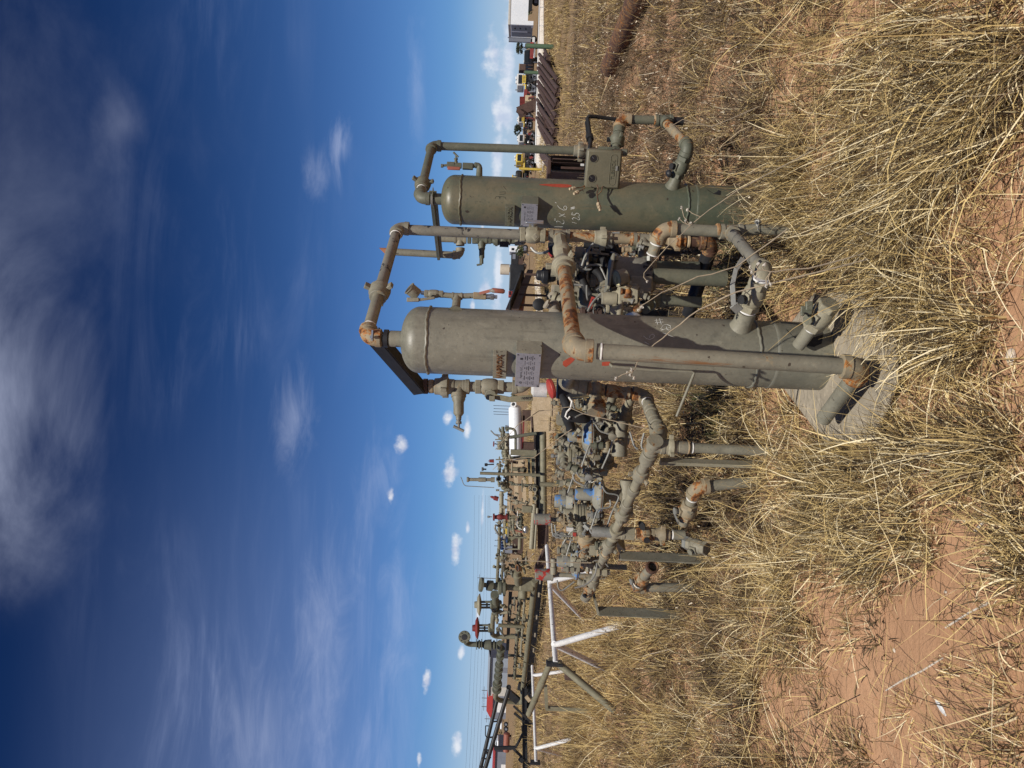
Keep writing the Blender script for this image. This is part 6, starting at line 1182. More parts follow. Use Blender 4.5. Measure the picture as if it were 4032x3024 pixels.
for i, (x, y) in enumerate(((2085, 1600), (2080, 1660), (2110, 1720))):
    T = Thing('plywood_sheet', ('tan plywood sheet leaning just below the valve lever', 'tan plywood sheet under the white tank', 'tan plywood sheet beside the skid corner')[i], 'plywood', base_at(2130, y, 24)); q = P(x+18, y, 24+i); T.part('sheet', MB().box(Vector((q.x, q.y, q.z*.55)), (.62+.1*i, .04, q.z*1.1)), 'plywood'); T.part('batten', MB().box(Vector((q.x, q.y-.03, q.z*.3)), (.6, .03, .06)), 'tan_block')
T = Thing('drilling_mast', 'small red-brown steel mast on the horizon right of the pipe skid', 'mast', base_at(2040, 1750, 120))
for y in (1742, 1754): T.part('mast_leg', MB().bar(P(1944, 1748, 120), Vector((P(2000, y, 120).x+(y-1748)*.04, 120, 0)), .12, .12, (0, -1, 0)), 'dark_red')
for k in range(4): T.part('cross_brace', MB().bar(P(1950+k*10, 1745-k, 120), P(1956+k*10, 1751+k, 120), .08, .08, (0, -1, 0)), 'dark_red')
T.part('crown_block', MB().box(P(1944, 1748, 120), (.8, .6, .2)), 'dark_red'); T.part('platform', MB().box(P(1992, 1748, 120), (1.6, 1.2, .12)), 'dark_red')
T = Thing('blue_engine', 'weathered blue engine standing behind the long pipe', 'engine', base_at(2060, 2145, 40)); boxpx(T, 'block', 1972, 2000, 2122, 2168, 40, .8, 'blue_paint', .05)
for k in range(4): boxpx(T, 'cylinder_head', 1966, 1976, 2124+k*11, 2132+k*11, 39.9, .5, 'blue_paint', .03)
boxpx(T, 'radiator', 1985, 2018, 2150, 2180, 39.8, .3, 'grey_panel', .02); boxpx(T, 'skid', 2018, 2060, 2118, 2185, 40, 1, 'rust_brown')
T = Thing('yellow_bin', 'small yellow bin seen through the skid pipework', 'bin', base_at(2030, 2080, 60)); boxpx(T, 'bin_body', 1982, 1998, 2058, 2104, 60, 1, 'yellow_paint', .03); boxpx(T, 'bin_rim', 1980, 1982, 2056, 2106, 60, 1.05, 'yellow_paint')
for k, (px, py, Y) in enumerate(((1945, 1598, 170), (1946, 1610, 172), (1945, 1622, 168), (1946, 1632, 175), (1953, 2058, 180), (1952, 2100, 180), (1950, 2128, 185), (1948, 2150, 175))):
    q = P(1975 if k < 4 else 1962, py, Y); t = P(px, py, Y); T = Thing('standpipe', 'thin dark rod standing upright on the far horizon', 'pole', (q.x, Y, 0), 'thin rods on the horizon'); T.part('rod', MB().tube([Vector((q.x, Y, -.1)), Vector((q.x, Y, t.z))], .06, 6), 'wire'); T.part('tip', MB().lathe(Vector((q.x, Y, t.z)), UP, [(0, .1), (.1, .1)], 6), 'wire')
tr = random.Random(9)
for k in range(26):
    py = (1560+k*22) if k < 12 else (2100+(k-12)*14 if k < 20 else 2540+(k-20)*8); Y = tr.uniform(150, 240); h = tr.uniform(1.2, 2.6); hz = 2016-(py-1512)*.0419
    cl = hz+HC/Y*F; tree('bush', 'dark scrub bush on the far horizon', cl-h/Y*F, cl, py, Y, tr.uniform(1.0, 2.2), 'leaf_dark' if k % 3 else 'leaf_green', 20+k, n=120, group='scrub bushes along the horizon')
for k, py in enumerate((40, 240, 560, 640, 730, 830, 960, 1010, 1110, 1190, 2790, 2840, 2900, 2990)):
    Y = tr.uniform(150, 230); h = tr.uniform(1.0, 2.2); hz = 2016-(py-1512)*.0419; cl = hz+HC/Y*F
    tree('bush', 'dark scrub bush on the far horizon', cl-h/Y*F, cl, py, Y, tr.uniform(1.0, 2.0), 'leaf_dark' if k % 2 else 'leaf_green', 60+k, n=120, group='scrub bushes along the horizon')
# buildings at the left
def shed(name, label, px0, px1, py0, py1, Y, dep, wall, roof, pitch=.4):
    T = Thing(name, label, 'building', base_at(px1, (py0+py1)/2, Y)); a, b = P(px0, py0, Y), P(px0, py1, Y); x0, x1 = min(a.x, b.x), max(a.x, b.x); h = P(px0, (py0+py1)/2, Y).z
    T.part('wall', MB().prism([Vector((x0, Y, -.1)), Vector((x1, Y, -.1)), Vector((x1, Y, h-.003)), Vector((x0, Y, h-.003))], Vector((0, dep, 0))), wall, smooth=False)
    T.part('roof', MB().prism([Vector((x0-.2, Y-.25, h)), Vector((x0-.2, Y+dep/2, h+pitch)), Vector((x0-.2, Y+dep+.25, h)), Vector((x0-.2, Y+dep+.25, h+.12)), Vector((x0-.2, Y+dep/2, h+pitch+.12)), Vector((x0-.2, Y-.25, h+.12))], Vector((x1-x0+.4, 0, 0))), roof, smooth=False)
    return T, x0, x1, h
T, x0, x1, h = shed('metal_building', 'grey metal building with a pale end wall behind the valve train', 1928, 1990, 2590, 2738, 150, 9, 'roof_grey', 'roof_grey'); T.part('end_wall', MB().box(Vector((x0-.03+.9, 149.96, h/2)), (1.8, .08, h*.98)), 'concrete'); T.part('door', MB().box(Vector(((x0+x1)/2+1.4, 149.95, 1.1)), (1.0, .06, 2.2)), 'grey_panel'); T.part('eave_trim', MB().box(Vector(((x0+x1)/2, 149.72, h-.05)), (x1-x0, .05, .15)), 'black_paint')
T, x0, x1, h = shed('red_building', 'low bright red roofed shed left of the grey metal building', 1940, 1985, 2735, 2830, 150, 8, 'grey_panel', 'red_paint', 1.2); T.part('door', MB().box(Vector(((x0+x1)/2, 149.95, .9)), (2.2, .06, 1.8)), 'white_paint')
T, x0, x1, h = shed('low_shed', 'long low grey shed at the lower left horizon', 1948, 1965, 2960, 3080, 120, 6, 'grey_panel', 'red_paint', .3); T.part('door', MB().box(Vector(((x0+x1)/2, 119.95, .3)), (1, .06, .8)), 'white_paint')
T = Thing('red_tank', 'rusty red cylinder lying beyond the black gooseneck frame', 'tank', base_at(2010, 2920, 80)); a, b = P(1996, 2888, 80), P(1993, 2958, 80); T.part('shell', MB().lathe(a, b-a, [(-.1, .15), (0, .34), ((b-a).length, .34), ((b-a).length+.1, .15)], 22), 'orange_red')
for f in (.2, .8): q = a+(b-a)*f; T.part('cradle', MB().box(Vector((q.x, q.y, q.z/2-.1)), (.3, .5, q.z)), 'rust_brown')
for k, (py, Y, x0, x1, mat, lab) in enumerate(((2860, 110, 1962, 1978, 'white_panel', 'white car parked beyond the gooseneck frame'), (2930, 115, 1950, 1964, 'white_panel', 'pale van behind the gooseneck frame'), (2878, 105, 1950, 1962, 'yellow_paint', 'small yellow cart by the pale van'))):
    T = Thing('parked_car', lab, 'car', base_at(x1, py, Y)); w = 26; boxpx(T, 'body', x0+(x1-x0)*.45, x1, py-w/2, py+w/2, Y, 2, mat, .12); c = boxpx(T, 'cabin', x0, x0+(x1-x0)*.46, py-w*.3, py+w*.3, Y+.2, 1.6, mat, .12); boxpx(T, 'windows', x0+(x1-x0)*.1, x0+(x1-x0)*.4, py-w*.26, py+w*.26, Y+.17, .03, 'glass_dark', 0, c)
    for q in (-.35, .35): wheel(T, x1, py+w*q, Y+.3, .33, .25)
# power line
T0 = None
poles = [P(1897, 2718, 230), P(1897, 2748, 230), P(1896, 2782, 230), P(1880, 2275, 260), P(1908, 2830, 250)]
for k, t in enumerate(poles):
    T = Thing('power_pole', 'thin far power pole with a cross arm standing on the horizon', 'power pole', (t.x, t.y, 0), 'far power poles'); T.part('pole', MB().tube([Vector((t.x, t.y, -.2)), t], [.13, .09], 8), 'bark'); T.part('cross_arm', MB().box(t-UP*.7, (2.4, .12, .12)), 'bark')
for k, (y0, y1) in enumerate(((1832, 1872), (1846, 1890), (1858, 1902), (1872, 1916), (1884, 1926), (1918, 1932))):
    a, b = P(y0, 3060, 200), P(y1-4, 1950, 260); pts = [a+(b-a)*t-UP*1.2*4*t*(1-t)*.5 for t in np.linspace(0, 1, 13)]
    o = mesh_obj('power_line', MB().tube(pts, .022, 5), 'wire', a); o.location = a; COL.objects.link(o); tag(o, 'thin dark power line crossing the sky above the left horizon', 'power line', 'power lines above the left horizon')

def far_clutter(T, x0, x1, y0, y1, Y, n, w0, w1, mats, seed):
    q_ = random.Random(seed)
    for i in range(n):
        c = P(q_.uniform(x0, x1), q_.uniform(y0, y1), Y+q_.uniform(-.4, 1)); a = q_.uniform(w0, w1); b = q_.uniform(w0, w1)*.5; T.part('fitting', MB().box(c, (a, b, b), tuple(Matrix.Rotation(q_.uniform(0, 3), 3, 'Y') @ v for v in (RIGHT, BACK, UP))), q_.choice(mats))
for o in list(COL.objects):
    if o.parent is None and o.get('category') in ('truck', 'machine', 'chute', 'generator') and o.location.y > 30:
        T = Thing.__new__(Thing); T.base = Vector(o.location); T.root = o; T.m = T.e = 'black_paint'; px, py = proj(Vector((o.location.x, o.location.y, .6))); far_clutter(T, px-18*84/o.location.y, px+12, py-42*84/o.location.y, py+42*84/o.location.y, o.location.y, 22, .10, .55, ['black_paint', 'rust_brown', 'rust_beam', 'black_rubber', 'grey_panel', 'dark_red'], int(o.location.x*7) & 255)
# ------------------------------------------------------------------ dry grass, weeds and litter
def grass_mat(name, stops, rough=0.75):
    m, t = new_mat(name); at_ = t.node('ShaderNodeAttribute', attribute_name='tint'); cr = t.node('ShaderNodeValToRGB'); t.l.new(at_.outputs['Fac'], cr.inputs[0]); e = cr.color_ramp.elements
    while len(e) < len(stops): e.new(0.5)
    for i, (p, c) in enumerate(stops): e[i].position = p; e[i].color = (*c, 1)
    d = t.node('ShaderNodeBsdfPrincipled', {'Base Color': cr.outputs[0], 'Roughness': rough, 'Specular IOR Level': 0.25}); tr_ = t.node('ShaderNodeBsdfTranslucent', {'Color': cr.outputs[0]})
    mx = t.node('ShaderNodeMixShader', {0: 0.08, 1: d.outputs[0], 2: tr_.outputs[0]}); o = t.node('ShaderNodeOutputMaterial'); t.l.new(mx.outputs[0], o.inputs[0])
grass_mat('straw', [(0.0, (0.050, 0.036, 0.022)), (0.28, (0.16, 0.112, 0.058)), (0.55, (0.44, 0.31, 0.125)), (0.8, (0.68, 0.51, 0.22)), (1.0, (0.82, 0.70, 0.45))])
grass_mat('dead_weed', [(0.0, (0.050, 0.036, 0.026)), (0.4, (0.13, 0.090, 0.056)), (0.75, (0.26, 0.185, 0.11)), (0.93, (0.44, 0.34, 0.21)), (1.0, (0.72, 0.62, 0.46))])
grass_mat('green_grass', [(0.0, (0.03, 0.04, 0.015)), (0.5, (0.08, 0.10, 0.035)), (1.0, (0.20, 0.20, 0.08))])
g_rng = np.random.default_rng(21)
def blade_mesh(root, az, lean, length, curl, width, tint, twist, segs=5):
    """curved tapering ribbons; all arguments are arrays with one entry per blade"""
    n = len(root); h = np.stack([np.cos(az), np.sin(az), 0*az], 1); up = np.array([0, 0, 1.0]); side = np.stack([-np.sin(az), np.cos(az), 0*az], 1)
    pos = root.copy(); step = (length/segs)[:, None]; V = np.empty((n, segs+1, 2, 3)); ang = lean.copy(); swing = az.copy()
    for k in range(segs+1):
        d = h*np.sin(ang)[:, None]+up*np.cos(ang)[:, None]; nrm = h*np.cos(ang)[:, None]-up*np.sin(ang)[:, None]
        wv = (side*np.cos(twist)[:, None]+nrm*np.sin(twist)[:, None])*(width*(1-0.80*(k/segs)**1.5)*.5)[:, None]
        V[:, k, 0] = pos-wv; V[:, k, 1] = pos+wv; pos = pos+d*step; ang = ang+curl/segs
        low = pos[:, 2] < root[:, 2]+.008; pos[low, 2] = root[low, 2]+.008
    idx = (np.arange(n)*(segs+1)*2)[:, None, None]; k = np.arange(segs)[None, :, None]*2
    Fq = (idx+k+np.array([0, 1, 3, 2])[None, None, :]).reshape(-1, 4); T_ = np.repeat(tint, (segs+1)*2)
    return V.reshape(-1, 3), Fq, T_
def make_stuff(name, chunks, mat, label=None):
    off = 0; vs, fs, ts = [], [], []
    for v, f, t in chunks: vs.append(v); fs.append(f+off); ts.append(t); off += len(v)
    v = np.concatenate(vs); f = np.concatenate(fs); t = np.concatenate(ts); me = bpy.data.meshes.new(name)
    me.vertices.add(len(v)); me.vertices.foreach_set('co', v.astype(np.float32).ravel()); me.loops.add(f.size); me.loops.foreach_set('vertex_index', f.astype(np.int32).ravel())
    me.polygons.add(len(f)); me.polygons.foreach_set('loop_start', np.arange(0, f.size, 4, dtype=np.int32)); me.polygons.foreach_set('use_smooth', np.ones(len(f), bool))
    a = me.attributes.new('tint', 'FLOAT', 'POINT'); a.data.foreach_set('value', t.astype(np.float32)); me.update(calc_edges=True); me.materials.append(MATS[mat])
    o = bpy.data.objects.new(name, me); COL.objects.link(o); tag(o, kind='stuff'); return o
BARE = [(3740, 1000, 150, 300), (3760, 1480, 120, 260), (3580, 1600, 130, 130), (3900, 1250, 200, 120), (3960, 640, 90, 100), (3520, 240, 70, 80), (3560, 560, 60, 60), (3570, 1880, 90, 90), (3790, 2080, 140, 190), (3720, 2230, 160, 140),
        (3360, 2350, 170, 110), (3520, 2430, 200, 190), (3400, 2680, 260, 190), (3560, 2850, 300, 170), (3680, 2640, 180, 160), (3760, 2560, 130, 130), (3840, 2780, 120, 70), (3160, 2900, 160, 90), (2560, 200, 70, 120), (2760, 390, 60, 60), (3980, 1600, 90, 120), (3920, 1950, 80, 110), (3960, 2440, 70, 90), (3010, 2640, 50, 90), (2900, 300, 40, 60), (2950, 560, 40, 50)]
def pix(x, y, z=0.0):
    R = x/y*F; D = (HC-z)/y*F; return 2016+D*CT+R*ST, 1512+D*ST-R*CT
def bareness(x, y):
    px, py = pix(x, y); b = np.zeros_like(px)
    for cx, cy, hx, hy in BARE: b = np.maximum(b, 1.45-np.sqrt(((px-cx)/hx)**2+((py-cy)/hy)**2))
    return np.clip(b+(vnoise(x*7, y*7, 5)-.5)*.9, 0, 1)
def on_pad(x, y):
    poly = poly_octo(); ins = np.zeros(len(x), bool); j = len(poly)-1
    for i in range(len(poly)):
        (xi, yi), (xj, yj) = poly[i], poly[j]; c = ((yi > y) != (yj > y)) & (x < (xj-xi)*(y-yi)/(yj-yi+1e-9)+xi); ins ^= c; j = i
    return ins
def tussocks(cx, cy, per, spread, Lm, lean_mu, wind_az, wind_k, width, tint_mu, tint_sd, curl_mu=.7, segs=5):
    """grass tufts: per blades round each centre, leaning outward and with the wind"""
    n = len(cx); k = np.repeat(np.arange(n), per); N = len(k); a = g_rng.uniform(0, 2*np.pi, N); rr = np.abs(g_rng.normal(0, 1, N))*spread[k]
    x, y = cx[k]+np.cos(a)*rr, cy[k]+np.sin(a)*rr; keep = ~on_pad(x, y) & (y > 1.2); k, a, x, y = k[keep], a[keep], x[keep], y[keep]; N = len(k)
    z = relief(x, y)-.004; L = Lm[k]*np.where(g_rng.random(N) < .07, g_rng.uniform(.8, 1.5, N), g_rng.uniform(.22, .80, N)); lean = np.abs(g_rng.normal(lean_mu[k], .34, N))
    dx = np.cos(a)*(1-wind_k)+np.cos(wind_az)*wind_k+g_rng.normal(0, .42, N); dy = np.sin(a)*(1-wind_k)+np.sin(wind_az)*wind_k+g_rng.normal(0, .42, N); az = np.arctan2(dy, dx)
    curl = g_rng.normal(curl_mu, .95, N); tint = np.clip(g_rng.normal(tint_mu[k], tint_sd, N), 0, 1)
    return blade_mesh(np.stack([x, y, z], 1), az, lean, L, curl, width*g_rng.uniform(.5, 1.35, N), tint, g_rng.uniform(-1.2, 1.2, N), segs)
def scatter(ymin, ymax, dens, umax=.62):
    """points spread over the visible wedge of ground"""
    n = int(dens*(ymax**2-ymin**2)*umax); y = np.sqrt(g_rng.uniform(ymin**2, ymax**2, n)); x = g_rng.uniform(-umax, umax, n)*y; return x, y
def cut(x, y, p): k = g_rng.random(len(x)) < p; return x[k], y[k]
fine = []
# named clumps in the foreground, read off the photograph (root pixel, radius, blades, height, lean)
CL = [(3830, 1270, .09, 420, .62, .45), (3700, 1190, .10, 420, .6, .5), (3600, 1120, .10, 400, .55, .5), (3480, 1060, .12, 420, .5, .5), (3380, 960, .12, 420, .5, .45), (3300, 880, .12, 420, .5, .5), (3420, 760, .12, 420, .55, .5), (3560, 860, .11, 420, .6, .55),
      (3660, 720, .10, 400, .62, .6), (3800, 560, .10, 420, .62, .6), (3900, 400, .12, 460, .65, .6), (3720, 330, .12, 420, .6, .6), (3560, 420, .12, 420, .55, .6), (3400, 540, .12, 420, .5, .5), (3400, 240, .12, 400, .5, .6), (3620, 80, .12, 420, .6, .6), (3900, 140, .12, 420, .65, .6), (4030, 250, .12, 420, .6, .6),
      (3160, 640, .10, 380, .60, .3), (3130, 730, .10, 380, .6, .3), (3150, 830, .10, 380, .55, .3), (3110, 560, .10, 320, .5, .35), (3190, 930, .10, 320, .45, .4), (3860, 1330, .06, 260, .40, .7), (3640, 1290, .08, 300, .42, .7), (3620, 1400, .08, 300, .40, .8), (3740, 1370, .07, 300, .42, .8), (3560, 1250, .09, 300, .42, .5), (3600, 1330, .06, 160, .30, .6), (3300, 1740, .10, 420, .40, .4), (3820, 1420, .05, 160, .25, .9),
      (3540, 1720, .08, 380, .50, .35), (3620, 1790, .08, 420, .52, .4), (3460, 1800, .10, 420, .50, .35), (3360, 1860, .10, 440, .48, .35), (3260, 1780, .12, 440, .42, .3), (3180, 1900, .12, 440, .42, .3), (3300, 1980, .10, 420, .48, .35), (3420, 1960, .10, 400, .5, .45), (3560, 2020, .08, 360, .45, .5), (3760, 1760, .07, 360, .42, .45), (3860, 1720, .08, 380, .45, .45), (3960, 1740, .08, 380, .4, .5), (3900, 1820, .07, 300, .40, .5), (3760, 1880, .07, 280, .38, .6),
      (3200, 2060, .12, 440, .45, .35), (3300, 2120, .10, 420, .45, .4), (3420, 2150, .10, 400, .45, .4), (3560, 2130, .06, 320, .32, .4), (3640, 2170, .04, 240, .22, .6), (3200, 2200, .10, 380, .4, .4), (3350, 2230, .07, 360, .35, .45), (3420, 2260, .05, 300, .25, .6), (3080, 2300, .12, 400, .4, .35), (3200, 2480, .08, 420, .42, .3), (3120, 2430, .10, 400, .42, .3), (3330, 2480, .05, 380, .30, .4), (3100, 2600, .10, 360, .4, .35), (2990, 2700, .12, 380, .4, .35),
      (4020, 2130, .06, 340, .34, .5), (3960, 2080, .06, 240, .36, .5), (4000, 2260, .07, 300, .4, .5), (3720, 2640, .035, 300, .12, .9), (3640, 2880, .10, 360, .45, .5), (3780, 2950, .10, 360, .5, .55), (3900, 2900, .10, 360, .5, .6), (3960, 2760, .08, 300, .45, .6), (4010, 2950, .10, 360, .5, .6), (3480, 2780, .08, 260, .4, .5), (3240, 2800, .10, 280, .4, .45), (3080, 2880, .03, 160, .10, .8), (3420, 2990, .10, 280, .4, .5)]
CL = [c if not (c[0] > 3050 and c[1] > 2420) else (*c[:3], int(c[3]*.3), c[4]*.75, c[5]) for c in CL if c[:2] not in ((3640, 2880), (3780, 2950), (3240, 2800), (3480, 2780))]
cx = np.array([gp(c[0], c[1])[0] for c in CL]); cy = np.array([gp(c[0], c[1])[1] for c in CL]); kk = np.arange(len(CL)); 
for grp, wa, wk in ((kk[(cx > .42)], math.radians(172), .62), (kk[(cx <= .42) & (cx > -.1)], math.radians(130), .25), (kk[cx <= -.1], math.radians(80), .22)):
    G_ = [CL[i] for i in grp]; n = len(G_)
    for frac, tm, wd, lm in ((.38, .60, .0033, 1.0), (.52, .05, .0038, .9), (.22, .95, .0056, .85)):  # darkest blades imitate shaded gaps, palest ones bright highlights
        per = np.array([int(c[3]*frac*(1.0 if wk > .5 else .85)) for c in G_]); 
        fine.append(tussocks(cx[grp], cy[grp], per, np.array([c[2]*1.45 for c in G_]), np.array([c[4]*lm*(.80 if wk > .5 else .58) for c in G_]), np.array([c[5] for c in G_]), wa, wk, wd, np.full(n, tm), .14, .8))
# filler tufts over the near ground, thicker a few steps away
x, y = scatter(2.2, 4.2, 26); p = (1-bareness(x, y))*(.25+.75*vnoise(x*2.2, y*2.2, 8)); x, y = cut(x, y, p); n = len(x)
fine.append(tussocks(x, y, np.full(n, 32), g_rng.uniform(.03, .08, n), g_rng.uniform(.14, .34, n), g_rng.uniform(.3, 1.0, n), math.radians(110), .25, .0034, g_rng.normal(.54, .24, n), .28, .8))
x, y = scatter(3.7, 7.2, 34); p = (1-bareness(x, y))*(.45+.55*vnoise(x*1.8, y*1.8, 8))*np.where(x > .9, .45, 1); x, y = cut(x, y, p); n = len(x)
fine.append(tussocks(x, y, np.full(n, 50), g_rng.uniform(.03, .09, n), g_rng.uniform(.20, .48, n), g_rng.uniform(.15, .8, n), math.radians(100), .2, .0042, g_rng.normal(.52, .22, n), .28, .8))
x, y = scatter(2.9, 7.2, 24); p = (1-bareness(x, y)); x, y = cut(x, y, p); n = len(x)
fine.append(tussocks(x, y, np.full(n, 40), g_rng.uniform(.05, .12, n), g_rng.uniform(.12, .3, n), g_rng.uniform(.6, 1.2, n), 1.6, .2, .0050, g_rng.normal(.10, .07, n), .12, .9))  # dead dark thatch, coloured to stand in for shaded gaps between tufts
make_stuff('dry_grass', fine, 'straw')
# curled dead leaves and cut straw lying about
x, y = scatter(2.0, 6.5, 520); p = .25+.75*(1-bareness(x, y)); p = p*np.clip(1.15-.12*y, .2, 1); x, y = cut(x, y, p*.55); k = ~on_pad(x, y); x, y = x[k], y[k]; n = len(x)
lit = [blade_mesh(np.stack([x, y, relief(x, y)+g_rng.uniform(.0, .05, n)], 1), g_rng.uniform(0, 6.28, n), g_rng.uniform(.9, 1.7, n), g_rng.uniform(.02, .16, n), g_rng.normal(.3, 1.6, n), g_rng.uniform(.0015, .0055, n), np.clip(g_rng.normal(.62, .28, n), 0, 1), g_rng.uniform(-1.4, 1.4, n), 4)]
x, y = scatter(2.1, 4.2, 300); x, y = cut(x, y, (1-.75*bareness(x, y))*.4); k = ~on_pad(x, y); x, y = x[k], y[k]; n = len(x)     # long loose stalks
lit.append(blade_mesh(np.stack([x, y, relief(x, y)+g_rng.uniform(.01, .10, n)], 1), g_rng.uniform(0, 6.28, n), g_rng.uniform(1.0, 1.65, n), g_rng.uniform(.15, .5, n), g_rng.normal(.1, .5, n), g_rng.uniform(.002, .0042, n), np.clip(g_rng.normal(.75, .2, n), 0, 1), g_rng.uniform(-1.4, 1.4, n), 5))
x = g_rng.uniform(-.2, .55, 260); y = g_rng.uniform(2.9, 3.6, 260); k = on_pad(x, y) & ((x-VX)**2+(y-VY)**2 > .17**2) & (x > .1); x, y = x[k], y[k]; n = len(x)
lit.append(blade_mesh(np.stack([x, y, np.full(n, .042)], 1), g_rng.uniform(0, 6.28, n), g_rng.uniform(1.1, 1.6, n), g_rng.uniform(.05, .25, n), g_rng.normal(.2, 1.2, n), g_rng.uniform(.0015, .003, n), np.clip(g_rng.normal(.7, .2, n), 0, 1), g_rng.uniform(-1, 1, n), 4))
# matted thatch: fine broken stems lying over one another wherever grass grows
x, y = scatter(2.0, 6.8, 1500); p = np.clip(1-bareness(x, y)*1.25, 0.035, 1)*(.35+.65*vnoise(x*3, y*3, 19))*np.clip(1.3-.13*y, .3, 1); x, y = cut(x, y, p*.62); k = ~on_pad(x, y); x, y = x[k], y[k]; n = len(x)
lit.append(blade_mesh(np.stack([x, y, relief(x, y)+np.abs(g_rng.normal(0, .05, n))], 1), g_rng.uniform(0, 6.28, n), g_rng.uniform(.7, 1.6, n), g_rng.uniform(.05, .26, n), g_rng.normal(.2, 1.3, n), g_rng.uniform(.0012, .0036, n), np.where(g_rng.random(n) < .5, g_rng.uniform(0, .2, n), g_rng.uniform(.35, 1, n)), g_rng.uniform(-1.4, 1.4, n), 4))
make_stuff('straw_litter', lit, 'straw')
# middle distance: straw on the left, low brown weeds on the right
mid = []; weed = []
x, y = scatter(6.4, 16, 15); tall = vnoise(x*.8+3, y*.8, 11); p = np.where(x < .5, .95, .14)*(.5+.5*tall)*np.where((x < .4) & (x > -1.6-.08*y), .45, 1)*(1-bareness(x, y)*.8); x, y = cut(x, y, p); n = len(x)
mid.append(tussocks(x, y, np.full(n, 42), g_rng.uniform(.06, .16, n), g_rng.uniform(.28, .75, n), g_rng.uniform(.15, .6, n), 1.8, .25, .0068, np.clip(.20+.55*vnoise(x*1.1, y*.7, 14), 0, 1)+g_rng.normal(0, .10, n), .2, .7, 4))
x, y = scatter(6.4, 16, 12); x, y = cut(x, y, (1-bareness(x, y)*.7)); n = len(x)
mid.append(tussocks(x, y, np.full(n, 30), g_rng.uniform(.06, .2, n), g_rng.uniform(.12, .34, n), g_rng.uniform(.4, 1.1, n), 1.8, .2, .0072, g_rng.normal(.12, .08, n), .14, .8, 3))  # short dark stems put the shade between tufts into blade colour
x, y = scatter(16, 62, 1.5); x, y = cut(x, y, np.where(x < 0, .9, .7)); n = len(x)
mid.append(tussocks(x, y, np.full(n, 30), g_rng.uniform(.15, .5, n), g_rng.uniform(.2, .55, n), g_rng.uniform(.2, .8, n), 1.8, .2, .018, g_rng.normal(.42, .14, n), .2, .6, 3))
make_stuff('straw_field', mid, 'straw')
x, y = scatter(4.4, 24, 30); x, y = cut(x, y, np.where(x > -1.8-.06*y, 1.0, .25)*(1-bareness(x, y)*.6)*np.clip(1.1-y*.03, .3, 1)); n = len(x)
weed.append(tussocks(x, y, np.full(n, 40), g_rng.uniform(.06, .2, n), g_rng.uniform(.12, .44, n)*np.where(y > 9, .7, 1), g_rng.uniform(.3, 1.2, n), 1.6, .15, .0068, g_rng.normal(.36, .16, n), .24, .8, 3))
x, y = scatter(4.4, 22, 420); x, y = cut(x, y, np.where(x > .1, .9, .2)*(1-bareness(x, y)*.8)*np.clip(1.1-y*.04, .1, 1)); n = len(x)      # pale seed husks and leaf scraps
weed.append(blade_mesh(np.stack([x, y, relief(x, y)+g_rng.uniform(0, .26, n)], 1), g_rng.uniform(0, 6.28, n), g_rng.uniform(0, 1.5, n), g_rng.uniform(.012, .035, n), g_rng.normal(0, 1, n), g_rng.uniform(.006, .018, n)*(.5+y*.05), np.clip(g_rng.normal(.62, .3, n), 0, 1), g_rng.uniform(-1.4, 1.4, n), 2))
make_stuff('dead_weeds', weed, 'dead_weed')
gr = []
for px, py in ((2660, 1590), (2740, 1620), (2790, 1000), (2760, 1020), (2240, 130)):
    q = gp(px+120, py); n = 5; gr.append(tussocks(q[0]+g_rng.normal(0, .1, n), q[1]+g_rng.normal(0, .1, n), np.full(n, 50), np.full(n, .05), np.full(n, .25), np.full(n, .4), 1.5, .2, .004, np.full(n, .5), .2, .6, 4))
make_stuff('green_grass', gr, 'green_grass')
# single tall weeds with seed heads
def weed_stalk(label, pts, heads, r=.0032):
    q = [P(*p) for p in pts]; T = Thing('weed_stalk', label, 'weed', (q[0].x, q[0].y, 0), 'tall dry weed stalks'); out = []
    for i in range(len(q)-1):
        for t in (0, .34, .67): out.append(q[i].lerp(q[i+1], t)+Vector((rnd.uniform(-.003, .003), 0, rnd.uniform(-.003, .003))))
    out.append(q[-1]); T.part('stem', MB().tube(out, [r*(1-.5*i/len(out)) for i in range(len(out))], 7), 'weed_stem')
    for hx in heads:
        c = P(*hx); near = min(out, key=lambda a: (a-c).length); 
        if (near-c).length > .012: T.part('branch', MB().tube([near, (near+c)/2+Vector((0, 0, .01)), c], r*.6, 6), 'weed_stem')
        mb = MB()
        for k in range(9):
            d = Vector((rnd.uniform(-1, 1), rnd.uniform(-1, 1), rnd.uniform(-.2, 1))).normalized(); u, w = frame_of(d); L = rnd.uniform(.007, .012); mb.rings([[c+u*.002+d*.003, c+w*.002+d*.003, c-u*.002+d*.003], [c+d*L*.6+u*.005, c+d*L*.6+w*.005, c+d*L*.6-u*.005], [c+d*L, c+d*L+w*.001, c+d*L-u*.001]])
        T.part('seed_head', mb, 'seed_head')
    return T
weed_stalk('long pale weed stalk crossing the lower shell of the grey vessel', [(3420, 1020, 2.9), (2900, 1150, 2.95), (2751, 1219, 3.0), (2640, 1304, 3.02), (2545, 1382, 3.02), (2518, 1412, 3.02), (2492, 1462, 3.02)], [(2484, 1476, 3.02), (2498, 1488, 3.02), (2470, 1470, 3.03), (2426, 1490, 3.02), (2488, 1456, 3.0)])
weed_stalk('bent weed stalk that rises past the pot to the chipped pipe', [(3100, 905, 3.1), (2900, 1052, 3.1), (2750, 1090, 3.1), (2606, 1150, 3.1), (2540, 1195, 3.1)], [(2528, 1210, 3.1), (2516, 1222, 3.1)])
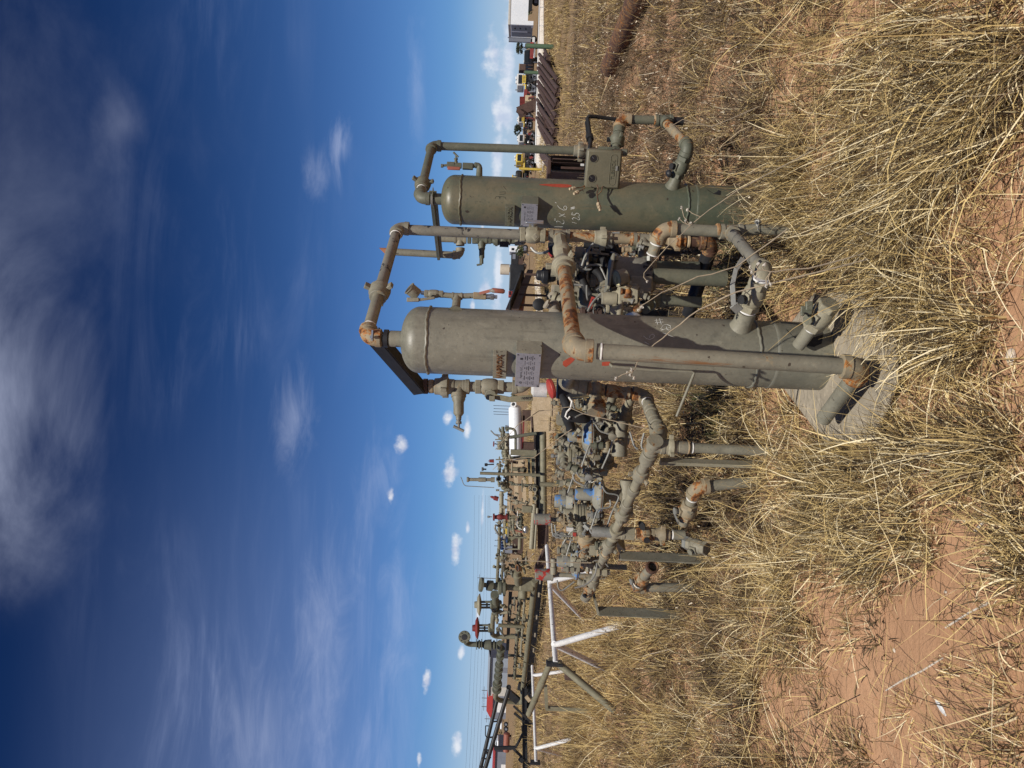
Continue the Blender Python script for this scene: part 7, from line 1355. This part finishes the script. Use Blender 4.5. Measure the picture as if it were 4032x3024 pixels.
weed_stalk('dark weed stalk leaning across the foot of the green vessel', [(3260, 560, 3.6), (2990, 700, 3.6), (2870, 770, 3.6), (2758, 852, 3.6), (2640, 960, 3.6), (2536, 1075, 3.6)], [(2700, 870, 3.6), (2684, 818, 3.6), (2708, 826, 3.6), (2720, 878, 3.6), (2676, 862, 3.6), (2550, 1110, 3.6)])
weed_stalk('weed stalk with white seed heads beside the lower elbow of the grey vessel', [(3400, 1000, 2.9), (3180, 1058, 2.9), (3056, 1068, 2.9), (2985, 1066, 2.9), (2960, 1070, 2.9)], [(2962, 1070, 2.9), (2955, 1052, 2.9), (2990, 1040, 2.9), (3012, 1042, 2.9), (3018, 1125, 2.9), (3035, 1120, 2.9), (2975, 1090, 2.9)])
weed_stalk('thin weed stalk reaching up in front of the controller box', [(2990, 420, 4.4), (2800, 500, 4.4), (2690, 470, 4.4), (2560, 545, 4.4), (2470, 610, 4.4)], [], .0028)
weed_stalk('pale curved weed stalk arching over the regulators', [(2560, 1690, 4.3), (2300, 1630, 4.3), (2240, 1604, 4.3), (2120, 1620, 4.3), (2040, 1674, 4.3), (1950, 1770, 4.3)], [], .003)
weed_stalk('long thin weed stalk standing before the production skid', [(2250, 1690, 4.2), (2100, 1800, 4.2), (1985, 1810, 4.2), (1940, 1850, 4.2)], [], .0026)
weed_stalk('branched pale weed stalk in front of the red-flaked cylinder', [(2330, 2216, 5.6), (2200, 2214, 5.6), (2080, 2208, 5.6), (2000, 2206, 5.6)], [(2100, 2182, 5.6), (2040, 2200, 5.6)], .0042)
# loose bits on the dirt
def chunk(name, label, cat, px, py, dims, rot, mat, group=None, seed=1, z=.0):
    x_, y_ = gp(px, py); r_ = random.Random(seed); T = bpy.data.objects.new(name, None); bpy.data.objects.remove(T); mb = MB(); n = 9; m = 7; R = []
    for i in range(m):
        a = math.pi*i/(m-1); R.append([Vector((math.cos(a)*dims[0]/2, math.sin(a)*math.cos(2*math.pi*k/n)*dims[1]/2*r_.uniform(.75, 1.1), math.sin(a)*math.sin(2*math.pi*k/n)*dims[2]/2*r_.uniform(.75, 1.1))) for k in range(n)])
    mb.rings(R); o = mesh_obj(name, mb, mat); o.location = (x_, y_, float(relief(np.array([x_]), np.array([y_]))[0])+dims[2]*.3+z); o.rotation_euler = (0, 0, rot); COL.objects.link(o); tag(o, label, cat, group); return o
chunk('paper_scrap', 'torn white scrap of paper on the dirt at the lower left', 'litter', 3698, 2786, (.075, .024, .006), 1.2, 'white_paint', seed=3)
def stick(label, pts, r, mat='bone_white', group='weathered pale sticks'):
    q = [Vector((*gp(a, b), .0)) for a, b in pts]
    r *= .55
    for p_ in q: p_.z = float(relief(np.array([p_.x]), np.array([p_.y]))[0])+r*.8
    o = mesh_obj('dry_stick', MB().tube(q, [r*rnd.uniform(.8, 1.15) for _ in q], 9), mat, q[0]); o.location = q[0]; COL.objects.link(o); tag(o, label, 'stick', group)
stick('pale curved root lying on the bare dirt below the straw, the thickest of the sticks', [(3822, 2090), (3868, 2040), (3866, 1990), (3868, 1935), (3872, 1880), (3880, 1815)], .0085)
stick('grey twig lying on the dirt above the white paper scrap', [(3470, 2718), (3540, 2680), (3620, 2640), (3700, 2590)], .006); stick('short pale twig near the lower edge of the dirt', [(3710, 2470), (3800, 2410), (3870, 2372)], .007); stick('white twig sunk in the straw beside the dirt path', [(3600, 1675), (3640, 1705), (3690, 1740)], .006)
for i, (px, py, s) in enumerate(((3975, 1405, .055), (3350, 620, .03), (3600, 1000, .02), (3840, 1560, .018), (3500, 2560, .02), (3700, 2330, .018))):
    chunk('stone', ('flat pale stone on the bare dirt in front of the round plate', 'small pale stone among straw at the right', 'pebble on the dirt right of the round plate', 'pebble on the dirt below the plate corner', 'pebble on the lower left dirt', 'pebble beside the pale root')[i], 'stone', px, py, (s, s*.75, s*.45), i, 'stone', seed=i)

cl_rng = random.Random(31)
clod = []
mb = MB()
for i in range(900):
    y_ = math.sqrt(cl_rng.uniform(2.0**2, 6.0**2)); x_ = cl_rng.uniform(-.6, .6)*y_; s_ = cl_rng.uniform(.004, .013)*(1.7 if cl_rng.random() < .08 else 1); z_ = float(relief(np.array([x_]), np.array([y_]))[0])
    c = Vector((x_, y_, z_+s_*.2)); b = len(mb.v)
    for d in ((1, 0, 0), (-1, 0, 0), (0, 1, 0), (0, -1, 0), (0, 0, 1), (0, 0, -1)): mb.v.append(c+Vector(d)*s_*cl_rng.uniform(.55, 1.2)+Vector((cl_rng.uniform(-.3, .3)*s_, cl_rng.uniform(-.3, .3)*s_, 0)))
    for f in ((0, 2, 4), (2, 1, 4), (1, 3, 4), (3, 0, 4), (2, 0, 5), (1, 2, 5), (3, 1, 5), (0, 3, 5)): mb.face([b+k for k in f])
o = mesh_obj('gravel', mb, 'dirt', smooth=False); COL.objects.link(o); tag(o, kind='stuff')
